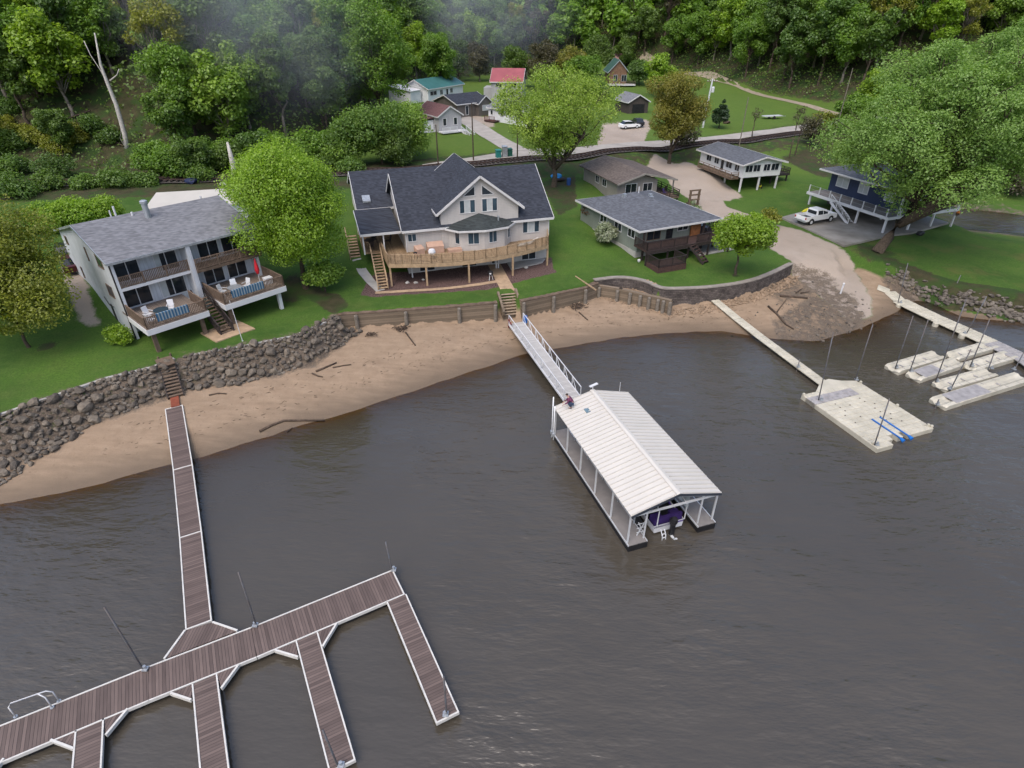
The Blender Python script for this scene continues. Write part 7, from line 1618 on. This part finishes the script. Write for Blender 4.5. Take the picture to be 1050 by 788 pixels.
# the rest of the wood, one mass of crowns and stems
protos_far = [make_tree(h, r, b, 1900 if mt not in ('bare', 'olive') else 1100, .5 if mt not in ('bare', 'olive') else .34, mt, 200 + k, lobes=13, lobe_r=lr * 1.15, shape=shp, fill=.5, trunk_r=.2) for k, (mt, h, r, b, shp, lab, lr) in enumerate(kinds)]
print('far trees', len(far))
def merged(part, name, mat):
    VV, LI, LS, TT = [], [], [], []; off = 0
    for k, x, y, z, s, a in far:
        me = protos_far[k][part]; n = len(me.vertices); co = np.empty(n * 3, np.float32); me.vertices.foreach_get('co', co); co = co.reshape(-1, 3) * s
        c, d = math.cos(a), math.sin(a); co = np.stack([co[:, 0] * c - co[:, 1] * d + x, co[:, 0] * d + co[:, 1] * c + y, co[:, 2] + z - .2], 1)
        li = np.empty(len(me.loops), np.int32); me.loops.foreach_get('vertex_index', li); ls = np.empty(len(me.polygons), np.int32); me.polygons.foreach_get('loop_total', ls)
        VV.append(co); LI.append(li + off); LS.append(ls); off += n
        if part == 1:
            t_ = np.empty(n, np.float32); me.attributes['tint'].data.foreach_get('value', t_); sh = {'forest_d': -.45, 'forest': -.12, 'bare': -.5, 'olive': -.1}.get(kinds[k][0], .12); TT.append(np.clip(t_ * .7 + .15 + sh + (x * 7.3 % 1) * .2, 0, 1))
    V = np.concatenate(VV); L_ = np.concatenate(LI); T_ = np.concatenate(LS); me = bpy.data.meshes.new(name)
    me.vertices.add(len(V)); me.vertices.foreach_set('co', V.astype(np.float32).ravel()); me.loops.add(len(L_)); me.loops.foreach_set('vertex_index', L_.astype(np.int32)); me.polygons.add(len(T_)); me.polygons.foreach_set('loop_start', np.concatenate([[0], np.cumsum(T_)[:-1]]).astype(np.int32)); me.polygons.foreach_set('loop_total', T_); me.update()
    if part == 1: q = me.attributes.new('tint', 'FLOAT', 'POINT'); q.data.foreach_set('value', np.concatenate(TT))
    me.materials.append(mat); o = bpy.data.objects.new(name, me); COL.objects.link(o); return o
fw_ = tag(merged(1, 'far_wood', LM['forest_b']), 'far green wood covering the upper hillside', 'wood', kind='stuff'); merged(0, 'trunks', M['bark_grey']).parent = fw_
for k, (b, z, top, w, mt, lab) in enumerate((((598, 95), 10, 52, 12, 'forest_b', 'green tree left of the brown chalet in the woods'), ((581, 92), 10, 40, 12, 'russet', 'brownish green tree between the red roofed house and the chalet'), ((655, 88), 11, 58, 8, 'forest_d', 'dark tree right of the brown chalet'), ((556, 92), 10, 38, 12, 'bare', 'bare brownish tree behind the red roofed house'), ((612, 78), 14, 34, 12, 'forest', 'green tree directly behind the brown chalet'), ((615, 104), 9, 84, 6, 'forest_d', 'small dark tree in front of the chalet at the left'), ((530, 90), 10, 44, 11, 'forest', 'green tree behind the right end of the red roof'), ((640, 72), 15, 36, 10, 'forest', 'green tree beside the pinkish roof'), ((470, 84), 10, 36, 10, 'forest_d', 'dark tree behind the teal roof'), ((492, 84), 10, 40, 10, 'bare', 'thin grey tree between the teal and red roofs'))):
    own_tree('village_tree', lab, b, z, top, w, n=9000, leaf=.24, mat=mt, seed=130 + k, base_share=.1, lobes=22, lobe_r=.34, group='trees around the village houses')
for k, (b, w, top, lab) in enumerate((((18, 202), 6, 180, 'low bush beside the railway at the left picture edge'), ((52, 194), 5, 178, 'low bush beside the railway above the left end of the hedge'), ((88, 193), 4, 180, 'low bush beside the railway above the middle of the hedge'), ((120, 191), 6, 174, 'low bush beside the railway below the forked dead tree'), ((205, 186), 5, 170, 'low bush beside the railway above the dark blue heap'), ((300, 180), 7, 158, 'low bush beside the railway hidden partly by the round maple'), ((358, 177), 5, 164, 'low bush beside the railway at the middle house wing'), ((150, 190), 4, 178, 'low bush beside the railway above the duplex chimney'), ((262, 186), 6, 168, 'low bush beside the railway behind the round maple'), ((330, 178), 6, 160, 'low bush beside the railway left of the middle house'))):
    own_tree('railway_bush', lab, b, 7, top, w, n=3500, leaf=.15, mat='forest', seed=150 + k, base_share=.0, lobes=12, lobe_r=.45, cat='bush', group='bushes beside the railway')
rs_ = random.Random(404)
for k in range(18):
    px, py = rs_.uniform(-5, 118), rs_.uniform(118, 184); own_tree('slope_shrub', 'low dark shrub scattered over the open slope around the dead tree', (px, py), 8, py - rs_.uniform(12, 24), rs_.uniform(4, 6.5), n=3200, leaf=.15, mat=rs_.choice(('forest', 'forest_d', 'forest_d', 'olive')), seed=540 + k, base_share=.0, lobes=13, lobe_r=.42, fill=.5, cat='shrub', group='shrubs on the open slope')
for k in range(11):
    px = 163 + k * 17 + rs_.uniform(-4, 4); own_tree('foot_tree', 'low dense green tree at the foot of the wooded slope above the railway', (px, 182 - k * .9 + rs_.uniform(-4, 3)), 7, 140 + rs_.uniform(-14, 14), rs_.uniform(6, 8.5), n=7000, leaf=.17, mat=rs_.choice(('forest', 'forest_d', 'forest', 'forest_b')), seed=500 + k, base_share=.02, lobes=20, lobe_r=.36, group='low trees at the foot of the slope')
# a few outstanding ones
for k, (px, y, w, top, mt, lab) in enumerate(((196, 104, 12, 24, 'forest_b', 'big bright green tree right of the bleached dead tree'), (222, 106, 11, 70, 'forest', 'dense green tree between the dead tree and the round maple'), (392, 131, 15, -25, 'forest_b', 'tall bright green tree above the thicket behind the middle house'), (330, 118, 10, 20, 'forest', 'dark tall tree left of the tall bright one above the thicket'), (452, 178, 11, 20, 'forest_b', 'fresh green tree standing left of the teal roofed cottage'))):
    d = ray(px, 120); x = d[0] * y / d[1]; z = zt(x, y); h = ztop(y, top) - z
    put_tree('edge_of_wood_tree', lab, 'tree', (x, y, z - .1), make_tree(h, w / 2, .08, 22000, .2, mt, 90 + k, lobes=30, lobe_r=.34, trunk_r=.3, shape='tall' if k in (2, 3) else 'round'))
# undergrowth and understorey of the wood's floor: nobody could count it
rngu = np.random.default_rng(5); n = 230000; ux = rngu.uniform(-150, 170, n); uy = rngu.uniform(88, 300, n); uz, _, _, _, uh, _ = zt_arr(ux, uy, True)
dens = vnoise(ux, uy, 6, 21) * .7 + vnoise(ux, uy, 2.2, 22) * .5; ft_ = np.array([pxl(a, b, c)[:2] for a, b, c in zip(ux, uy, uz)])
slope = (ft_[:, 0] < 140) & (ft_[:, 1] > 122)
kp = (uh > -3.) & (uh < 62) & (dens > np.where(slope, .5, .36)) & ((ux < -28) | (uh > .5)); ux, uy, uz, dens, uh, slope = ux[kp], uy[kp], uz[kp], dens[kp], uh[kp], slope[kp]
hgt = np.where(slope, 1.8, np.clip(uh / 4, .3, 1) * 5.5) * np.clip((dens - .35) * 2.2, .1, 1)
P = np.stack([ux, uy, uz + rngu.random(len(ux)) ** .7 * hgt + .05], 1); N = rngu.normal(size=P.shape) * .6 + np.array([0, -.4, .8])
big_tint = vnoise(ux, uy, 9, 31)
o = bpy.data.objects.new('undergrowth', leaf_mesh('undergrowth', LM['forest'], P, N, np.where(slope, .2, .28), np.clip(big_tint * .7 + rngu.random(len(ux)) * .3 + .05, 0, 1), rngu)); COL.objects.link(o); tag(o, 'low green undergrowth between the trees of the slope', 'undergrowth', kind='stuff')
# ------------------------------------------------------------------ the man working on the boathouse roof
def skin_body(name, mat, chains, parent, sub=2, root=0):
    """one continuous skinned surface from joint chains [(point, radius), ...]; shared points join"""
    V, RD, E, ix = [], [], [], {}
    def add(p, r):
        k = tuple(round(c, 4) for c in p)
        if k not in ix: ix[k] = len(V); V.append(p); RD.append(r)
        return ix[k]
    for ch in chains:
        ids = [add(p, r) for p, r in ch]; E += list(zip(ids[:-1], ids[1:]))
    me = bpy.data.meshes.new(name); me.from_pydata(V, E, []); me.materials.append(mat); o = bpy.data.objects.new(name, me); COL.objects.link(o); o.parent = parent
    md = o.modifiers.new('skin', 'SKIN'); md.use_smooth_shade = True
    for i, sv in enumerate(me.skin_vertices[0].data): sv.radius = (RD[i], RD[i]) if not hasattr(RD[i], '__len__') else RD[i]; sv.use_root = (i == root)
    sd = o.modifiers.new('sub', 'SUBSURF'); sd.levels = sub; sd.render_levels = sub
    return o
px_, py_ = .75, 1.0                                           # place on the roof, boathouse axes
wp_ = bo + ax * px_ + aw * py_; rz_ = ZE + (ZR_ - ZE) * (py_ / 3) + .03
man = thing('person', 'person in a purple plaid shirt and jeans crouching on the boathouse roof', 'person', (wp_.x, wp_.y, rz_), BA - 115)
skin = plain('skin', (.42, .26, .19), .6, .1, 8)
S = lambda s: s
pel, wai, che, nec, hd0, hd1 = (0, 0, .40), (.1, 0, .55), (.27, 0, .76), (.37, 0, .90), (.44, 0, .99), (.50, 0, 1.09)
ch = [[(pel, .13), (wai, .125), (che, .14), (nec, .055), (hd0, .075), (hd1, .082)]]
for s in (-1, 1):
    sh, el, wr, pm = (.29, .19 * s, .80), (.40, .27 * s, .53), (.60, .20 * s, .34), (.68, .185 * s, .27)
    ch.append([(che, .14), (sh, .065), (el, .042), (wr, .028), (pm, .034)])
    for k, (dy, L) in enumerate(((-.034, .075), (-.012, .088), (.012, .084), (.033, .066))):
        a = (pm[0] + .05, pm[1] + dy, pm[2] - .045); b = (pm[0] + .05 + L * .45, pm[1] + dy * 1.1, pm[2] - .045 - L * .5); c = (pm[0] + .045 + L * .35, pm[1] + dy * 1.1, pm[2] - .05 - L * .95)
        ch.append([(pm, .034), (a, .0105), (b, .0095), (c, .008)])
    ch.append([(pm, .034), (pm[:1][0] + .02, pm[1] - .05 * s, pm[2] - .02) and ((pm[0] + .02, pm[1] - .045 * s, pm[2] - .03), .011), ((pm[0] + .055, pm[1] - .055 * s, pm[2] - .07), .009)])
    hip, kn, an, to = (.0, .11 * s, .38), (.36, .2 * s, .47), (.08, .18 * s, .09), (.27, .2 * s, .045)
    ch.append([(pel, .13), (hip, .105), (kn, .07), (an, .046), (to, .035)])
body = skin_body('body', skin, ch, man)
shirt = plain('purple_plaid_shirt', (.11, .045, .1), .9, .3, 9, .1, c2=(.2, .06, .11))
cs = [[((.03, 0, .45), .15), (wai, .15), (che, .17), ((.34, 0, .86), .08)]]
for s in (-1, 1): cs.append([(che, .17), ((.29, .19 * s, .80), .088), ((.40, .27 * s, .53), .062), ((.57, .21 * s, .37), .045)])
skin_body('shirt', shirt, cs, man)
cj = [[(pel, .15), ((.06, 0, .5), .145)]]
for s in (-1, 1): cj.append([(pel, .15), ((.0, .11 * s, .38), .125), ((.36, .2 * s, .47), .088), ((.09, .18 * s, .12), .066)])
skin_body('jeans', plain('blue_jeans', (.03, .045, .08), .9, .3, 8), cj, man)
for s in (-1, 1): skin_body('shoe', M['black'], [[((.04, .18 * s, .06), .05), ((.16, .19 * s, .045), .045), ((.31, .2 * s, .035), .035)]], man, 1)
hair = plain('dark_hair', (.03, .022, .018), .8, .3, 12)
MB().blob((.465, 0, rz_ + 1.1), (.1, .098, .075), 3, .02, 3).build('hair', hair, man, True)
fc = MB()
for s in (-1, 1): fc.blob((.568, .032 * s, rz_ + 1.055), (.012, .014, .009), 1, .01, 1)
fc.build('eyes', M['black'], man); MB().blob((.585, 0, rz_ + 1.03), (.02, .013, .022), 1, .01, 2).build('nose', skin, man); MB().blob((.56, 0, rz_ + .99), (.01, .026, .007), 1, .01, 1).build('mouth', plain('lips', (.3, .12, .1), .6), man)
for s in (-1, 1): MB().blob((.49, .085 * s, rz_ + 1.045), (.022, .012, .03), 1, .01, 2).build('ear', skin, man)
# ------------------------------------------------------------------ thin smoke drifting in front of the wood
def smoke(label, c, r, dens):
    m = MB(); bm = bmesh.new(); bmesh.ops.create_icosphere(bm, subdivisions=3, radius=1); bm.verts.index_update()
    m.add([(c[0] + v.co.x * r[0], c[1] + v.co.y * r[1], c[2] + v.co.z * r[2]) for v in bm.verts], [tuple(v.index for v in f.verts) for f in bm.faces]); bm.free()
    o = m.build('smoke', None); tag(o, label, 'smoke', kind='stuff')
    t = NT('smoke'); g = t.coord(); s = t.n('ShaderNodeVectorMath', operation='SUBTRACT'); t.l(g, s.inputs[0]); s.inputs[1].default_value = c
    d = t.n('ShaderNodeVectorMath', operation='DIVIDE'); t.l(s.outputs[0], d.inputs[0]); d.inputs[1].default_value = r
    ln = t.n('ShaderNodeVectorMath', operation='LENGTH'); t.l(d.outputs[0], ln.inputs[0])
    f = t.math('MULTIPLY', t.rng(ln.outputs['Value'], 1.0, .1, 0, 1, True), t.rng(t.noise(.06, 3, g), .35, .65, .3, 1.))
    v = t.n('ShaderNodeVolumePrincipled'); v.inputs['Color'].default_value = (.8, .88, .95, 1); t.l(t.math('MULTIPLY', f, dens), v.inputs['Density']); t.l(v.outputs[0], t.out.inputs['Volume']); o.data.materials.append(t.m); return o
smoke('thin bluish smoke hanging in front of the wood left of the tall bright tree', (-42, 108, 27), (24, 10, 20), .045)
smoke('thin bluish smoke drifting over the wood behind the teal and red roofs', (-12, 226, 30), (40, 16, 28), .032)
